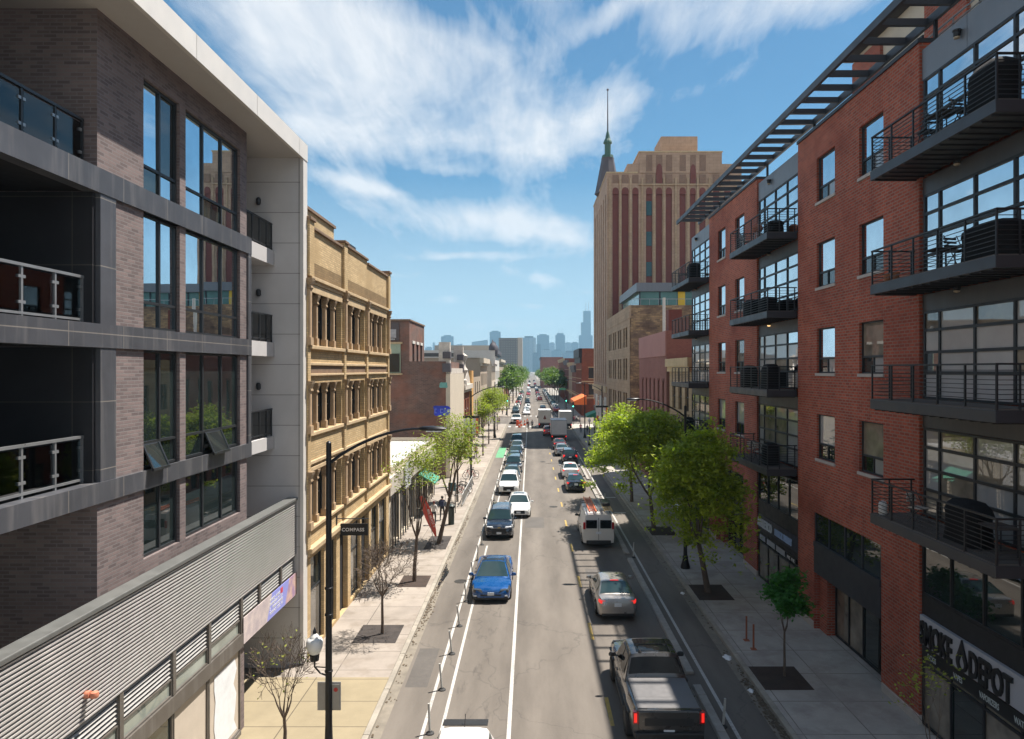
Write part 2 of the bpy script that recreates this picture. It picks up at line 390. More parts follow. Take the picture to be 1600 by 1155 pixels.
def sheet(name, x0, x1, y0, y1, z, mat, kind='structure', **kw):
    return solo(name, MB().quad((x0,y0,z),(x1,y0,z),(x1,y1,z),(x0,y1,z)), mat, kind=kind, **kw)
sheet('ground', -3400, 3400, -55, 6500, -.03, mt['ground_m'])
sheet('road', -4.96, 8.0, -40, 2600, 0, asph)
mt = MATS; M('asphalt_patch', (.098, .088, .079), .85, var=.25, scale=5)
for x0, x1, y0, y1 in ((-.4, 1.0, 49, 52.5), (3.1, 4.4, 37.6, 38.9), (-4.5, -3.7, 24.4, 27.8)): sheet('road_patch', x0, x1, y0, y1, .002, mt['asphalt_patch'])
sheet('cross_street', -150, 150, 141, 163, -.006, asph)
gb = MB()
for y0, y1 in ((-30, 141), (163, 900)):
    gb.quad((-4.96,y0,.005),(-4.62,y0,.005),(-4.62,y1,.005),(-4.96,y1,.005)); gb.quad((7.62,y0,.005),(8.0,y0,.005),(8.0,y1,.005),(7.62,y1,.005))
solo('gutter', gb, mt['gutter_m'], kind='structure')
cb = MB()
for y0, y1 in ((-30, 141), (163, 900)):
    for a, b_ in ((-5.16, -4.96), (8.0, 8.2)):
        y = y0
        while y < y1:
            L_ = 3.0 if y < 140 else 60
            cb.box(a, b_, y, min(y+L_, y1)-.015, -.02, .14); y += L_
solo('curb', cb, mt['curb_m'], kind='structure', bevel=.025)
def pave(x0, x1, y0, y1, mat, z=.135):
    return solo('pavement', MB().box(x0, x1, y0, y1, -.02, z), mat, kind='structure')
pave(-13.5, -5.16, -30, 24.9, mt['pave_tan']); pave(-9.2, -5.16, 24.9, 141, mt['pave_pale'])
pave(8.2, 13.2, -30, 141, mt['pave_grey']); pave(-9.2, -5.16, 163, 900, mt['pave_pale'], .13); pave(8.2, 13, 163, 900, mt['pave_grey'], .13)

z = .004
mk = MB()
def stripe(x, w_, y0, y1, zz=z): mk.quad((x-w_/2,y0,zz),(x+w_/2,y0,zz),(x+w_/2,y1,zz),(x-w_/2,y1,zz))
stripe(-.68, .13, 2, 133); stripe(-2.80, .11, 2, 44); stripe(-3.38, .11, 2, 96); stripe(-2.8, .11, 47, 96)
stripe(6.43, .12, 2, 96); stripe(-.68, .12, 168, 420); stripe(6.4, .12, 168, 300)
for k in range(9):
    mk.quad((-4.4+k*1.4,134.4,z),(-3.9+k*1.4,134.4,z),(-3.9+k*1.4,137.6,z),(-4.4+k*1.4,137.6,z))
    mk.quad((-4.4+k*1.4,165,z),(-3.9+k*1.4,165,z),(-3.9+k*1.4,168,z),(-4.4+k*1.4,168,z))
stripe(4.2, 3., 131.5, 132.1)
for k in range(3): mk.quad((5.0,98+k*5,z),(5.25,98+k*5,z),(5.9,101+k*5,z),(5.65,101+k*5,z))
for y in (60.5, 54.0): stripe(7.1, .9, y, y+.28)
solo('lane_marking', mk, mt['paint_white'], kind='structure')
mk = MB()
for k in range(-2, 14):
    y0 = 21.75 + k*6.95
    if y0 < 105: stripe(2.62, .13, y0, y0+1.9)
solo('centre_line', mk, mt['paint_yellow'], kind='structure')
sheet('bike_lane_paint', -4.55, -3.5, 88, 100, .004, mt['paint_green'])

# square openings of soil and mulch in the pavement
sheet('tree_pit', -7.35, -5.55, 28.0, 30.0, .139, mt['mulch']); sheet('tree_pit', -6.9, -5.4, 35.2, 37.2, .139, mt['soil'])
sheet('tree_pit', -6.7, -5.3, 42.6, 46, .139, mt['mulch']); sheet('tree_pit', 8.22, 9.95, 23.9, 25.8, .139, mt['soil'])
sheet('tree_pit', 8.22, 9.95, 33.2, 35.6, .139, mt['soil']); sheet('tree_pit', 8.22, 9.95, 46.2, 48.8, .139, mt['soil'])
for x, y, lab in ((-3.75, 36.6, 'round iron manhole cover in the left bike lane beside the blue sedan'), (1.9, 56.5, 'round iron manhole cover in the middle of the road left of the white van'), (1.5, 84, 'far round iron manhole cover in the middle of the road')):
    d = MB().lathe((x, y, .002), [(.34, 0), (.34, .008), (.30, .008), (.295, .004), (.02, .004)], 20)
    solo('manhole_cover', d, mt['iron'], lab, 'manhole cover')
# puddle and leaf litter along the gutters
M('puddle_m', (.02, .022, .025), .03, var=0, ior=1.45)
M('litter_m', (.10, .075, .05), .95, var=.6, scale=20)
M('paper', (.72, .73, .74), .7, var=.05)
pd = MB(); pts = []
for k in range(26):
    t = 2*math.pi*k/26; rr = 1 + .3*math.sin(3*t+1) + .15*math.sin(7*t)
    pts.append((-4.78+.15*rr*math.cos(t), 37.6+1.9*rr*math.sin(t), .0085))
pd.quad(*pts); solo('puddle', pd, mt['puddle_m'], kind='stuff')
lt = MB()
for k in range(900):
    side = rnd.random() < .45
    if side: x = -4.93 + abs(rnd.gauss(0, .12)); y = rnd.choice([rnd.uniform(20, 60), rnd.gauss(33, 2), rnd.gauss(47, 3)])
    else: x = 7.97 - abs(rnd.gauss(0, .14)); y = rnd.choice([rnd.gauss(23.4, 1.3), rnd.gauss(22, .8), rnd.uniform(16, 70)])
    s_ = rnd.uniform(.02, .06); a = rnd.uniform(0, 6.28); q = []
    for j in range(4): q.append((x + s_*math.cos(a+j*1.57), y + s_*1.5*math.sin(a+j*1.57), .012 + rnd.uniform(0, .02)))
    lt.quad(*q)
solo('leaf_litter', lt, mt['litter_m'], kind='stuff')
for k, (x, y, lab) in enumerate(((7.75, 26.9, 'crumpled white plastic bag in the right gutter near the rusty posts'), (7.78, 24.1, 'torn scrap of white paper among the leaves in the right gutter'), (7.7, 34.6, 'small pale scrap of paper in the right bike lane near the big tree pit'))):
    p_ = MB(); r_ = .16 if k == 0 else .1; rs = []
    for zz_, q_ in ((0, 1.), (.03, .9), (.06, .5)):
        rs.append([(x + r_*q_*(1+.3*math.sin(5*t_+k))*math.cos(t_), y + 1.5*r_*q_*(1+.25*math.cos(4*t_))*math.sin(t_), .006+zz_) for t_ in [2*math.pi*j/14 for j in range(14)]])
    p_.rings(rs); solo('litter', p_, mt['paper'], lab, 'litter', smooth=True, ang=70)
# ---------------------------------------------------------------- left: modern apartment block
BR('brick_grey', (.205, .155, .148), (.115, .09, .09), (.19, .17, .165), .30, .086, .012, .5, .8, var=.2, bias=-.1)
BR('stone_dark', (.060, .062, .070), (.068, .070, .080), (.19, .175, .16), 1.92, 1.52, .013, 0, .42, var=.3, bump=.05, streak=.26, dirt=(.30, .28, .27), spec=.5)
BR('panel_grey', (.52, .505, .50), (.55, .535, .53), (.22, .21, .20), 2.6, 1.155, .014, 0, .5, var=.1, bump=.04, spec=.5)
M('fascia_white', (.62, .595, .56), .5, var=.07, scale=1.5)
M('soffit', (.50, .48, .46), .6, var=.06)
M('alu_dark', (.035, .038, .042), .4, metal=.3, var=.12)
M('alu_light', (.34, .35, .36), .35, metal=.6, var=.1)
M('corrugated', (.52, .50, .485), .42, metal=.35, var=.1, scale=2)
M('cap_green', (.155, .157, .15), .5, metal=.3, var=.12)
M('bronze', (.13, .115, .10), .5, metal=.2, var=.25, streak=.3)
M('shade_beige', (.52, .45, .37), .8, var=.08)
BR('stone_shaded', (.024, .024, .027), (.028, .028, .031), (.08, .07, .06), 1.92, 1.52, .010, 0, .4, var=.3, bump=.05)  # copy of the dark stone, blackened in colour for shade inside the loggia
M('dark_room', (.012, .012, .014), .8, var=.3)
MIR('glass', (.60, .70, .76)); GL('glass_deep', (.014, .021, .021), 2.0)
GL('glass_transom', (.30, .33, .29), 1.5, var=.25); GL('glass_soft', (.16, .15, .135), 1.6, var=.3)
mg, ntg, bgp = base('rail_glass'); bgp.inputs['Base Color'].default_value = (.62, .72, .78, 1); bgp.inputs['Roughness'].default_value = .03; bgp.inputs['Transmission Weight'].default_value = .0; bgp.inputs['IOR'].default_value = 1.6
tr_ = nd(ntg, 'ShaderNodeBsdfTransparent'); tr_.inputs[0].default_value = (.66, .76, .80, 1); gl_ = nd(ntg, 'ShaderNodeBsdfGlossy', i_Roughness=.02); fr = nd(ntg, 'ShaderNodeFresnel', i_IOR=1.7)
ms_ = nd(ntg, 'ShaderNodeMixShader'); ntg.links.new(fr.outputs[0], ms_.inputs[0]); ntg.links.new(tr_.outputs[0], ms_.inputs[1]); ntg.links.new(gl_.outputs[0], ms_.inputs[2]); ntg.links.new(ms_.outputs[0], ntg.nodes['Material Output'].inputs[0])
mt = MATS

def window(parent, ax, c, facing, a, b, za, zb, cols, rows, frame='alu_dark', glass=('glass',), depth=.14, fw=.055, mw=.05, name='window', tilt=.004, sill=None, label=None):
    """cols/rows: inner divisions as fractions; frame mesh with its panes as one child"""
    fr_ = MB(); d0 = c - facing*depth; d1 = d0 + facing*.07
    us = [a] + [a + (b-a)*t for t in cols] + [b]; zs = [za] + [za + (zb-za)*t for t in rows] + [zb]
    fr_.bx(ax, d0, d1, a, a+fw, za, zb); fr_.bx(ax, d0, d1, b-fw, b, za, zb)
    fr_.bx(ax, d0, d1, a+fw, b-fw, za, za+fw); fr_.bx(ax, d0, d1, a+fw, b-fw, zb-fw, zb)
    for u in us[1:-1]: fr_.bx(ax, d0, d1, u-mw/2, u+mw/2, za+fw, zb-fw)
    for q in zs[1:-1]: fr_.bx(ax, d0, d1-facing*.003, a+fw, b-fw, q-mw/2, q+mw/2)
    if sill: fr_.bx(ax, c+facing*.05, d0, a-.06, b+.06, za-.09, za-.004)
    f = part(name, fr_, mt[frame], parent, label)
    if sill:
        f.data.materials.append(mt[sill]); n = len(f.data.polygons)
        for p in list(f.data.polygons)[n-6:]: p.material_index = 1
    g = MB(); e = d0 + facing*.022
    for i in range(len(us)-1):
        for j in range(len(zs)-1):
            g.mi = rnd.randrange(len(glass)); t1, t2 = rnd.uniform(-tilt, tilt), rnd.uniform(-tilt, tilt)
            w_, h_ = us[i+1]-us[i], zs[j+1]-zs[j]; q = []
            for u, v, su, sv in ((us[i], zs[j], -1, -1), (us[i+1], zs[j], 1, -1), (us[i+1], zs[j+1], 1, 1), (us[i], zs[j+1], -1, 1)):
                dd = e + su*t1*w_/2 + sv*t2*h_/2
                q.append((dd, u, v) if ax == 'x' else (u, dd, v))
            g.quad(*q)
    part('pane', g, [mt[x] for x in glass], f, recalc=False)
    return f

LB = thing('apartment_building', 'modern apartment block on the left, grey brick with dark stone bands and white roof frame', 'building', (-14, 18, 0), world=True)
XF = -9.65
BAND = [(8.38, 8.84), (11.85, 12.38), (15.30, 15.85)]
# brick bay
wins = []
for zi, (za, zb) in enumerate(((6.62, 8.38), (8.84, 11.85), (12.38, 15.30), (15.85, 18.66))):
    wins += [(17.02, 18.78, za, zb, zi), (19.1, 22.68, za, zb, zi)]
bw = MB()
for z0, z1, y0 in ((5.6, 8.38, 15.2), (8.84, 11.85, 15.82), (12.38, 15.30, 15.82), (15.85, 19.4, 15.2)):
    bw.wall('x', XF, 1, y0, 23.2, z0, z1, [w_[:4] for w_ in wins if z0 - .01 <= w_[2] < z1 and w_[3] <= z1+.01], .24)
bw.wall('y', 15.2, -1, -17, XF, 15.85, 19.4); bw.wall('y', 15.2, -1, -17, XF, 4.3, 8.38)
bw.box(-17, XF-.3, 15.25, 23.4, 0, 19.38)
bw.wall('y', 23.2, 1, -12, XF, 5.6, 19.4)
bw.wall('x', -9.0, 1, 21.0, 21.45, 0, 2.75); bw.wall('y', 21.45, 1, -11, -9.0, 0, 2.75)
part('brick_wall', bw, mt['brick_grey'], LB)
for a, b, za, zb, zi in wins:
    two = b - a < 2; zt = [.2, .22, .235, .235][zi]
    window(LB, 'x', XF, 1, a, b, za, zb, [.52] if two else [.335, .675], [zt] if zi else [], glass=('glass', 'glass', 'glass_deep') if zi > 1 else ('glass_deep',), depth=.16, fw=.07, mw=.07)
# open hopper sashes hanging out of two of the windows
for a, b, zc in ((17.08, 17.86, 9.48), (20.36, 21.44, 9.48)):
    o_ = MB(); s_ = MB()
    for q0, q1 in ((0, .06), (.56, .62)):
        o_.quad((XF-.08+q0*.45, a, zc-q0), (XF-.08+q0*.45, b, zc-q0), (XF-.08+q1*.45, b, zc-q1), (XF-.08+q1*.45, a, zc-q1))
    for u0, u1 in ((a, a+.06), (b-.06, b)):
        o_.rings([[(XF-.09, u0, zc), (XF-.05, u0, zc), (XF+.22, u0, zc-.62), (XF+.18, u0, zc-.62)], [(XF-.09, u1, zc), (XF-.05, u1, zc), (XF+.22, u1, zc-.62), (XF+.18, u1, zc-.62)]])
    o_.box(XF+.16, XF+.23, a, b, zc-.67, zc-.6)
    f_ = part('open_sash', o_, mt['alu_dark'], LB)
    part('pane', s_.quad((XF-.06, a+.03, zc-.03), (XF-.06, b-.03, zc-.03), (XF+.19, b-.03, zc-.6), (XF+.19, a+.03, zc-.6)), mt['glass_deep'], f_, recalc=False)
# stone bands, columns, loggia
for k, (z0, z1) in enumerate(BAND):
    s_ = MB().box(XF-.25, XF+.07, 3, 23.46, z0, z1)
    part('stone_band', s_, mt['stone_dark'], LB)
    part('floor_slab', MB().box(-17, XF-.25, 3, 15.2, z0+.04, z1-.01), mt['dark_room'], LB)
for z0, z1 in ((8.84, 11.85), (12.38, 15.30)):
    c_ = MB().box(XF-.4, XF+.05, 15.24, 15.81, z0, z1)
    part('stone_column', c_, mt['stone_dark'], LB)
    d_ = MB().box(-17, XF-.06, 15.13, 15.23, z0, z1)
    part('stone_wall', d_, mt['stone_shaded'], LB)
    part('end_jamb', MB().box(XF-.22, XF+.06, 23.21, 23.46, z0, z1), mt['stone_dark'], LB)
bk = MB().wall('x', -13.2, 1, 3, 15.1, 4.3, 19.4); part('back_wall', bk, mt['brick_grey'], LB)
window(LB, 'x', -13.2, 1, 9.0, 14.4, 15.95, 18.4, [.3, .6], [.2], glass=('glass_deep',), depth=-.02, name='balcony_door')
for z0 in (8.84, 12.38, 15.85):
    rl = MB(); X = -9.93
    for y in (8.6, 9.54, 10.48, 11.42, 12.36, 13.30, 14.24, 15.10):
        rl.box(X-.025, X+.025, y-.025, y+.025, z0, z0+1.03)
    rl.box(X-.03, X+.04, 8.5, 15.12, z0+1.0, z0+1.06); rl.box(X-.025, X+.03, 8.5, 15.12, z0+.06, z0+.11)
    rr = part('glass_railing', rl, mt['alu_dark' if z0 > 15 else 'alu_light'], LB)
    for y in (8.6, 9.54, 10.48, 11.42, 12.36, 13.30, 14.24):
        yb = y + (.94 if y < 14 else .86)
        part('glass_panel', MB().box(X-.006, X+.006, y+.06, yb-.06, z0+.15, z0+.96), mg, rr)
        if y > 11:
            for yy in (y+.06, yb-.06):
                for zz_ in (z0+.3, z0+.8): part('clamp', MB().box(X-.02, X+.025, yy-.035, yy+.035, zz_-.03, zz_+.03), mt['alu_light'], rr)
for zz_, y in ((15.0, 13.5), (11.55, 13.6)):
    part('ceiling_lamp', MB().lathe((-10.9, y, zz_), [(.03, .26), (.03, .1), (.07, .1), (.07, -.05), (.02, -.06)], 10), mt['alu_light'], LB)
# small balconies at the far end, in front of the white end wall
for k, (z0, z1) in enumerate(BAND):
    bs = part('balcony', MB().box(-11.9, -9.72, 23.47, 25.94, z0, z1), mt['panel_grey'], LB)
    rl = MB()
    for y in (23.5, 24.1, 24.75, 25.4, 25.9): rl.box(-9.86, -9.81, y-.022, y+.022, z1, z1+1.03)
    rl.box(-9.87, -9.80, 23.48, 25.93, z1+1.0, z1+1.05); rl.box(-9.86, -9.81, 23.48, 25.93, z1+.1, z1+.14)
    rr = part('railing', rl, mt['alu_dark'], bs)
    part('glass_panel', MB().box(-9.84, -9.83, 23.52, 25.9, z1+.14, z1+1.0), mg, rr)
    part('wall_lamp', MB().lathe((-10.3, 25.84, z1+1.75), [(.05, 0), (.09, .05), (.09, .22), (.05, .27)], 10), mt['alu_dark'], LB)
part('recess_wall', MB().wall('x', -11.9, 1, 23.2, 25.95, 4, 19.4), mt['panel_grey'], LB)
ew = MB().box(-17, -8.68, 25.95, 26.33, 0, 19.4); part('end_wall', ew, mt['panel_grey'], LB)
part('corner_trim', MB().box(-8.74, -8.62, 25.9, 26.36, 0, 19.38), mt['fascia_white'], LB)
rf = MB(); y = 2.
while y < 26.3:
    y2 = min(y + 3.9, 26.38); rf.box(-8.72, -8.6, y, y2-.025, 19.36, 20.0); y = y2
part('roof_fascia', rf, mt['fascia_white'], LB)
part('roof', MB().box(-17, -8.722, 2, 26.37, 19.4, 19.98), mt['soffit'], LB)
# corrugated cladding over the shopfronts
prof = [(-9.22, 4.32)]; z_ = 4.34
while z_ < 6.36:
    prof += [(-9.0, z_), (-8.885, z_+.010), (-8.885, z_+.044), (-9.0, z_+.054)]; z_ += .0855
prof.append((-9.22, z_))
part('corrugated_cladding', MB().ext([(p[0], p[1]) for p in prof], 'y', 3, 25.94), mt['corrugated'], LB)
part('terrace', MB().box(XF+.01, -9.25, 3, 25.94, 5.5, 5.7), mt['soffit'], LB)
part('metal_cap', MB().box(-9.24, -8.84, 3, 25.94, 6.39, 6.5), mt['cap_green'], LB, bevel=.02)
lv = MB()
for k in range(6):
    zz_ = 3.70 + k*.104
    lv.rings([[(-9.0, 3, zz_), (-8.95, 3, zz_+.01), (-8.99, 3, zz_+.05), (-9.06, 3, zz_+.045)], [(-9.0, 25.9, zz_), (-8.95, 25.9, zz_+.01), (-8.99, 25.9, zz_+.05), (-9.06, 25.9, zz_+.045)]])
lo = part('louvre', lv, M('louvre_metal', (.36, .35, .33), .5, metal=.2, var=.15), LB)
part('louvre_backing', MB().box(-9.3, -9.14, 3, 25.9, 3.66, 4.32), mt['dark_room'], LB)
SF = (4.7, 6.7, 8.7, 10.7, 12.75, 14.87, 17.08, 18.97, 21.07)
for y in SF + (22.5, 24.4):
    part('post', MB().box(-9.06, -8.90, y-.07, y+.07, 3.22 if y < 22 else 3.64, 4.33), mt['bronze'], LB)
for y0, y1 in zip(SF, SF[1:]):
    tp = window(LB, 'x', -8.97, 1, y0+.07, y1-.07, 3.22, 3.66, [], [], 'bronze', ('glass_transom',), .03, .035, name='transom')
part('ledge', MB().box(-9.2, -8.88, 3, 21.14, 2.80, 3.21), mt['bronze'], LB)
for k, (y0, y1) in enumerate(zip(SF, SF[1:])):
    gk = {6: ('shade_beige',), 7: ('shade_beige',), 5: ('glass_deep',)}.get(k, ('glass_deep',))
    window(LB, 'x', -8.97, 1, y0+.02, y1-.02, .25, 2.79, [] if k > 5 else [.45], [], 'bronze', gk, .04, .05, name='shop_window')
part('plinth', MB().box(-9.2, -8.9, 3, 21.0, .1, .25), mt['bronze'], LB)
# white sheet taped up behind the last shop window
sh = MB(); g_ = []
for i in range(7):
    t = i/6; g_.append([(-8.985+.01, 19.4+.05*math.sin(i*2.), .4+t*2.2), (-8.985+.01+.006*math.sin(3*i), 20.2+.2*math.sin(t*5), .4+t*2.2), (-8.975, 20.75+.12*math.cos(i*2.4), .4+t*2.2)])
sh.rings(g_, closed=False, cap=False); part('window_sheet', sh, M('sheet_white', (.72, .74, .76), .7, var=.12, scale=4), LB, recalc=False)
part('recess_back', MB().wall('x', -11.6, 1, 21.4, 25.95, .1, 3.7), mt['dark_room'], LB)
part('recess_ceiling', MB().box(-11.6, -9.1, 21.46, 25.94, 3.6, 3.66), mt['soffit'], LB)
fb = MB().cyl((-8.92, 13.65, 4.86), (-8.80, 13.65, 4.86), .075, .075, 10)
fb.lathe((-8.72, 13.65, 4.78), [(.02, 0), (.07, .02), (.085, .07), (.07, .13), (.02, .15)], 12)
part('fire_bell', fb, M('bell_red', (.55, .20, .12), .5, var=.1), LB, smooth=True)
# printed banner
BN = thing('banner', 'long printed banner, blue with pale ends, under the corrugated cladding of the left block', 'banner', (-8.87, 23.5, 2.84), world=True)
m, nt_, b_ = base('banner_print')
tc_ = nd(nt_, 'ShaderNodeTexCoord').outputs['Object']; s_ = nd(nt_, 'ShaderNodeSeparateXYZ'); nt_.links.new(tc_, s_.inputs[0])
yy = mth(nt_, 'ADD', s_.outputs[1], mth(nt_, 'MULTIPLY', s_.outputs[2], -.55)); f_ = noise(nt_, tc_, 2.4, 5, .6)
cc = mix(nt_, rng(nt_, f_, .35, .65), (.62, .53, .50), (.42, .36, .38))
cc = mix(nt_, mth(nt_, 'GREATER_THAN', yy, -.55), cc, (.27, .29, .66)); cc = mix(nt_, mth(nt_, 'GREATER_THAN', yy, 1.15), cc, mix(nt_, rng(nt_, f_, .4, .6), (.60, .42, .34), (.36, .24, .36)))
nt_.links.new(cc, b_.inputs['Base Color']); b_.inputs['Roughness'].default_value = .6
part('sheet', MB().box(-8.885, -8.865, 21.1, 25.88, 2.86, 3.68), m, BN)
lt_ = M('white_letter', (.78, .78, .78), .6, var=0)
def scribble(ax_o, right, up, w_, h_, rows, seed=1, fill=.8):
    """rows of letter-sized strokes for writing too blurred to read"""
    r_ = random.Random(seed); mb = MB(); r = Vector(right); u = Vector(up); n = r.cross(u); o = Vector(ax_o)
    for k in range(rows):
        x = 0; z0 = h_*(1-(k+.85)/rows); z1 = h_*(1-(k+.2)/rows); end = w_*r_.uniform(fill, 1)
        while x < end:
            lw = (z1-z0)*r_.uniform(.45, .8)
            if r_.random() > .13:
                t = lw*.28
                for a, b, c, d in r_.choice([((x, x+t, z0, z1), (x+t, x+lw, z1-t, z1), (x+t, x+lw, z0, z0+t)), ((x, x+t, z0, z1), (x+lw-t, x+lw, z0, z1), (x+t, x+lw-t, z1-t, z1)), ((x, x+t, z0, z1), (x+t, x+lw, (z0+z1)/2-t/2, (z0+z1)/2+t/2), (x+t, x+lw*.9, z1-t, z1))]):
                    mb.rings([[o+r*p+u*q+n*e for p, q in ((a, c), (b, c), (b, d), (a, d))] for e in (0, .005)])
            x += lw*1.3
    return mb
part('lettering', scribble((-8.863, 23.2, 2.98), (0, 1, 0), (0, 0, 1), 1.3, .58, 4, 3), lt_, BN)
part('red_mark', MB().box(-8.863, -8.858, 24.2, 24.42, 3.42, 3.6), M('mark_red', (.6, .08, .12), .6, var=0), BN)
# ---------------------------------------------------------------- left: old yellow brick building
BR('brick_yellow', (.62, .455, .245), (.47, .335, .175), (.34, .26, .17), .30, .095, .012, .5, .85, var=.2, streak=.22, dirt=(.20, .14, .08), patch=(.44, .31, .16), pscale=.5)
BR('brick_yellow_dark', (.27, .18, .085), (.21, .14, .065), (.18, .13, .08), .30, .095, .012, .5, .85, var=.25)
M('column_stone', (.40, .28, .17), .85, var=.25, scale=4, streak=.25, dirt=(.13, .09, .06), bump=.2)
M('limestone', (.50, .37, .22), .8, var=.2, scale=3, streak=.3, dirt=(.22, .16, .10), bump=.1)
M('stone_brown', (.20, .13, .085), .85, var=.3, scale=4, bump=.2)
M('stone_carved', (.27, .19, .115), .85, var=.5, scale=16, bump=.9)
GL('glass_old', (.010, .009, .008), 1.25, var=.5)
mt = MATS
YB = thing('commercial_building', 'old four storey yellow brick building with rows of stone columns between its windows', 'building', (-14, 34, 0), world=True)
XY = -8.65
bays = [(26.55, 31.35, 4), (31.75, 35.65, 3), (36.05, 40.95, 4)]
piers = [26.4, 31.55, 35.85, 41.2]
tiers = [(5.18, 7.32), (8.9, 10.82), (12.32, 14.4)]
ops = []
for a, b, n in bays:
    for z0, z1 in tiers: ops.append((a+.12, b-.12, z0, z1))
shops = [(26.75, 28.5, .3, 3.95), (28.75, 30.3, .3, 3.95), (30.85, 32.2, .14, 3.9), (32.7, 34.5, .3, 3.9), (34.8, 36.4, .14, 3.8), (36.9, 38.6, .3, 3.8), (38.8, 40.8, .3, 3.8)]
bw = MB()
bw.wall('x', XY, 1, 26.36, 41.5, 4.4, 14.98, ops, .34)
bw.wall('x', XY, 1, 26.36, 41.5, 14.98, 16.9)
bw.wall('x', XY+.03, 1, 26.36, 41.5, .14, 4.1, shops, .35)
bw.box(-9.4-14, -9.4, 26.4, 41.45, .1, 16.4); bw.wall('y', 41.5, 1, -23, XY, .1, 16.9); bw.wall('y', 26.36, -1, -23, XY, .1, 16.9)
bw.wall('x', XY-.35, -1, 26.36, 41.5, 16.0, 16.9)
part('brick_wall', bw, mt['brick_yellow'], YB)
part('brick_band', MB().box(XY-.1, XY+.012, 26.4, 41.45, 15.02, 15.62), mt['brick_yellow_dark'], YB)
pieces('pilaster', [(XY-.1, XY+.13, y-.28, y+.28, 15.0, 17.15) for y in (26.62, 31.55, 41.28)] + [(XY-.1, XY+.10, y-.16, y+.16, 4.4, 14.2) for y in piers], mt['brick_yellow'], YB)
part('parapet', MB().box(XY-.4, XY+.01, 31.83, 36.1, 16.9, 17.1), mt['brick_yellow'], YB)
pieces('coping', [(XY-.45, XY+.10, 26.9, 31.27, 16.9, 17.02), (XY-.45, XY+.10, 31.83, 36.1, 17.1, 17.22), (XY-.45, XY+.10, 36.11, 41.0, 16.9, 17.02)] + [(XY-.4, XY+.20, y-.34, y+.34, 17.15, 17.28) for y in (26.62, 31.55, 41.28)], mt['stone_brown'], YB, bevel=.02)
tr = MB()
for a, b, n in bays:
    a2, b2 = a+.0, b-.0
    tr.box(XY-.1, XY+.16, a2, b2, 14.88, 15.02); tr.box(XY-.1, XY+.08, a2, b2, 14.74, 14.88)
    tr.box(XY-.3, XY+.05, a2+.13, b2-.13, 14.40, 14.72)
    tr.box(XY-.1, XY+.16, a2-.1, b2+.1, 12.16, 12.31)
    tr.box(XY-.05, XY+.07, a2, b2, 11.52, 11.64); tr.box(XY-.05, XY+.09, a2, b2, 11.10, 11.2)
    tr.box(XY-.1, XY+.10, a2, b2, 8.74, 8.89); tr.box(XY-.05, XY+.08, a2, b2, 7.62, 7.76); tr.box(XY-.2, XY+.04, a2, b2, 7.33, 7.5)
    tr.box(XY-.1, XY+.10, a2, b2, 5.04, 5.17)
tr.box(XY-.1, XY+.22, 26.38, 41.5, 4.22, 4.42); tr.box(XY-.1, XY+.12, 26.38, 41.5, 4.10, 4.22)
part('moulding', tr, mt['limestone'], YB, bevel=.02)
part('recessed_panel', MB().bx('x', XY-.02, XY+.004, 26.5, 41.2, 11.21, 11.51), mt['stone_brown'], YB)
def column(y, z0, z1, big=False):
    w_ = .28 if big else .22; xf = XY + (.17 if big else -.02); d = .19 if not big else .36
    c_ = MB(); h_ = z1 - z0
    c_.box(xf-d, xf+.04, y-w_*.62, y+w_*.62, z0, z0+.3); 
    c_.rings([[(xf-d+.05, y-w_*.5*k, z), (xf-.03, y-w_*.5*k, z), (xf, y-w_*.4*k, z), (xf, y+w_*.4*k, z), (xf-.03, y+w_*.5*k, z), (xf-d+.05, y+w_*.5*k, z)] for z, k in ((z0+.3, 1.05), (z0+.4, .92), (z1-.45, .86))])
    return part('column', c_, mt['column_stone'], YB), part('capital', MB().rings([[(xf-d+.02, y-w_*k, z), (xf+e, y-w_*k, z), (xf+e, y+w_*k, z), (xf-d+.02, y+w_*k, z)] for z, k, e in ((z1-.45, .42, .0), (z1-.38, .52, .05), (z1-.3, .46, .02), (z1-.12, .62, .08), (z1-.01, .66, .1))]), mt['stone_carved'], YB)
for z0, z1 in tiers:
    for a, b, n in bays:
        for k in range(1, n):
            t = k/n + (.03 if n == 4 else .02)*(1 if k > n/2 else -1)*0
            column(a + (b-a)*t, z0, z1)
        st = (b-a)/n
        for k in range(n):
            window(YB, 'x', XY, 1, a+.14+st*k if k == 0 else a+st*k+.1, b-.14 if k == n-1 else a+st*(k+1)-.1, z0+.02, z1-.02, [], [.5], 'alu_dark', ('glass_old',), .31, .05)
    for y in piers: column(y, z0-.02, z1+(.5 if z0 > 12 else .1), True)
for k, (a, b, z0, z1) in enumerate(shops):
    if k in (2, 4): part('dark_door', MB().box(XY-.32, XY-.2, a+.01, b-.01, z0, z1-.01), mt['dark_room'], YB)
    else: window(YB, 'x', XY+.03, 1, a+.01, b-.01, z0+.01, z1-.01, [], [.62], 'alu_dark', ('glass_soft', 'glass_deep'), .2, .07, name='shop_window')
pn = MB().wall('x', -10.95, 1, 24, 38, 16, 19.2); pn.wall('y', 38, 1, -20, -10.95, 16, 19.2); pn.box(-20, -11, 24, 37.9, 16, 19.1)
ph = part('penthouse', pn, mt['brick_yellow'], YB); part('coping', MB().box(-11.3, -10.85, 24, 38.1, 19.2, 19.34), mt['stone_brown'], ph)
tk = MB()
for dx in (-.3, .3):
    for dy in (-.3, .3): tk.tube([(-10.2+dx, 37.2+dy, 16.5), (-10.2+dx*.7, 37.2+dy*.7, 18.0)], .04, 4)
tk.box(-10.7, -9.7, 36.5, 37.9, 18.0, 18.12)
part('roof_stand', tk, mt['alu_dark'], YB)
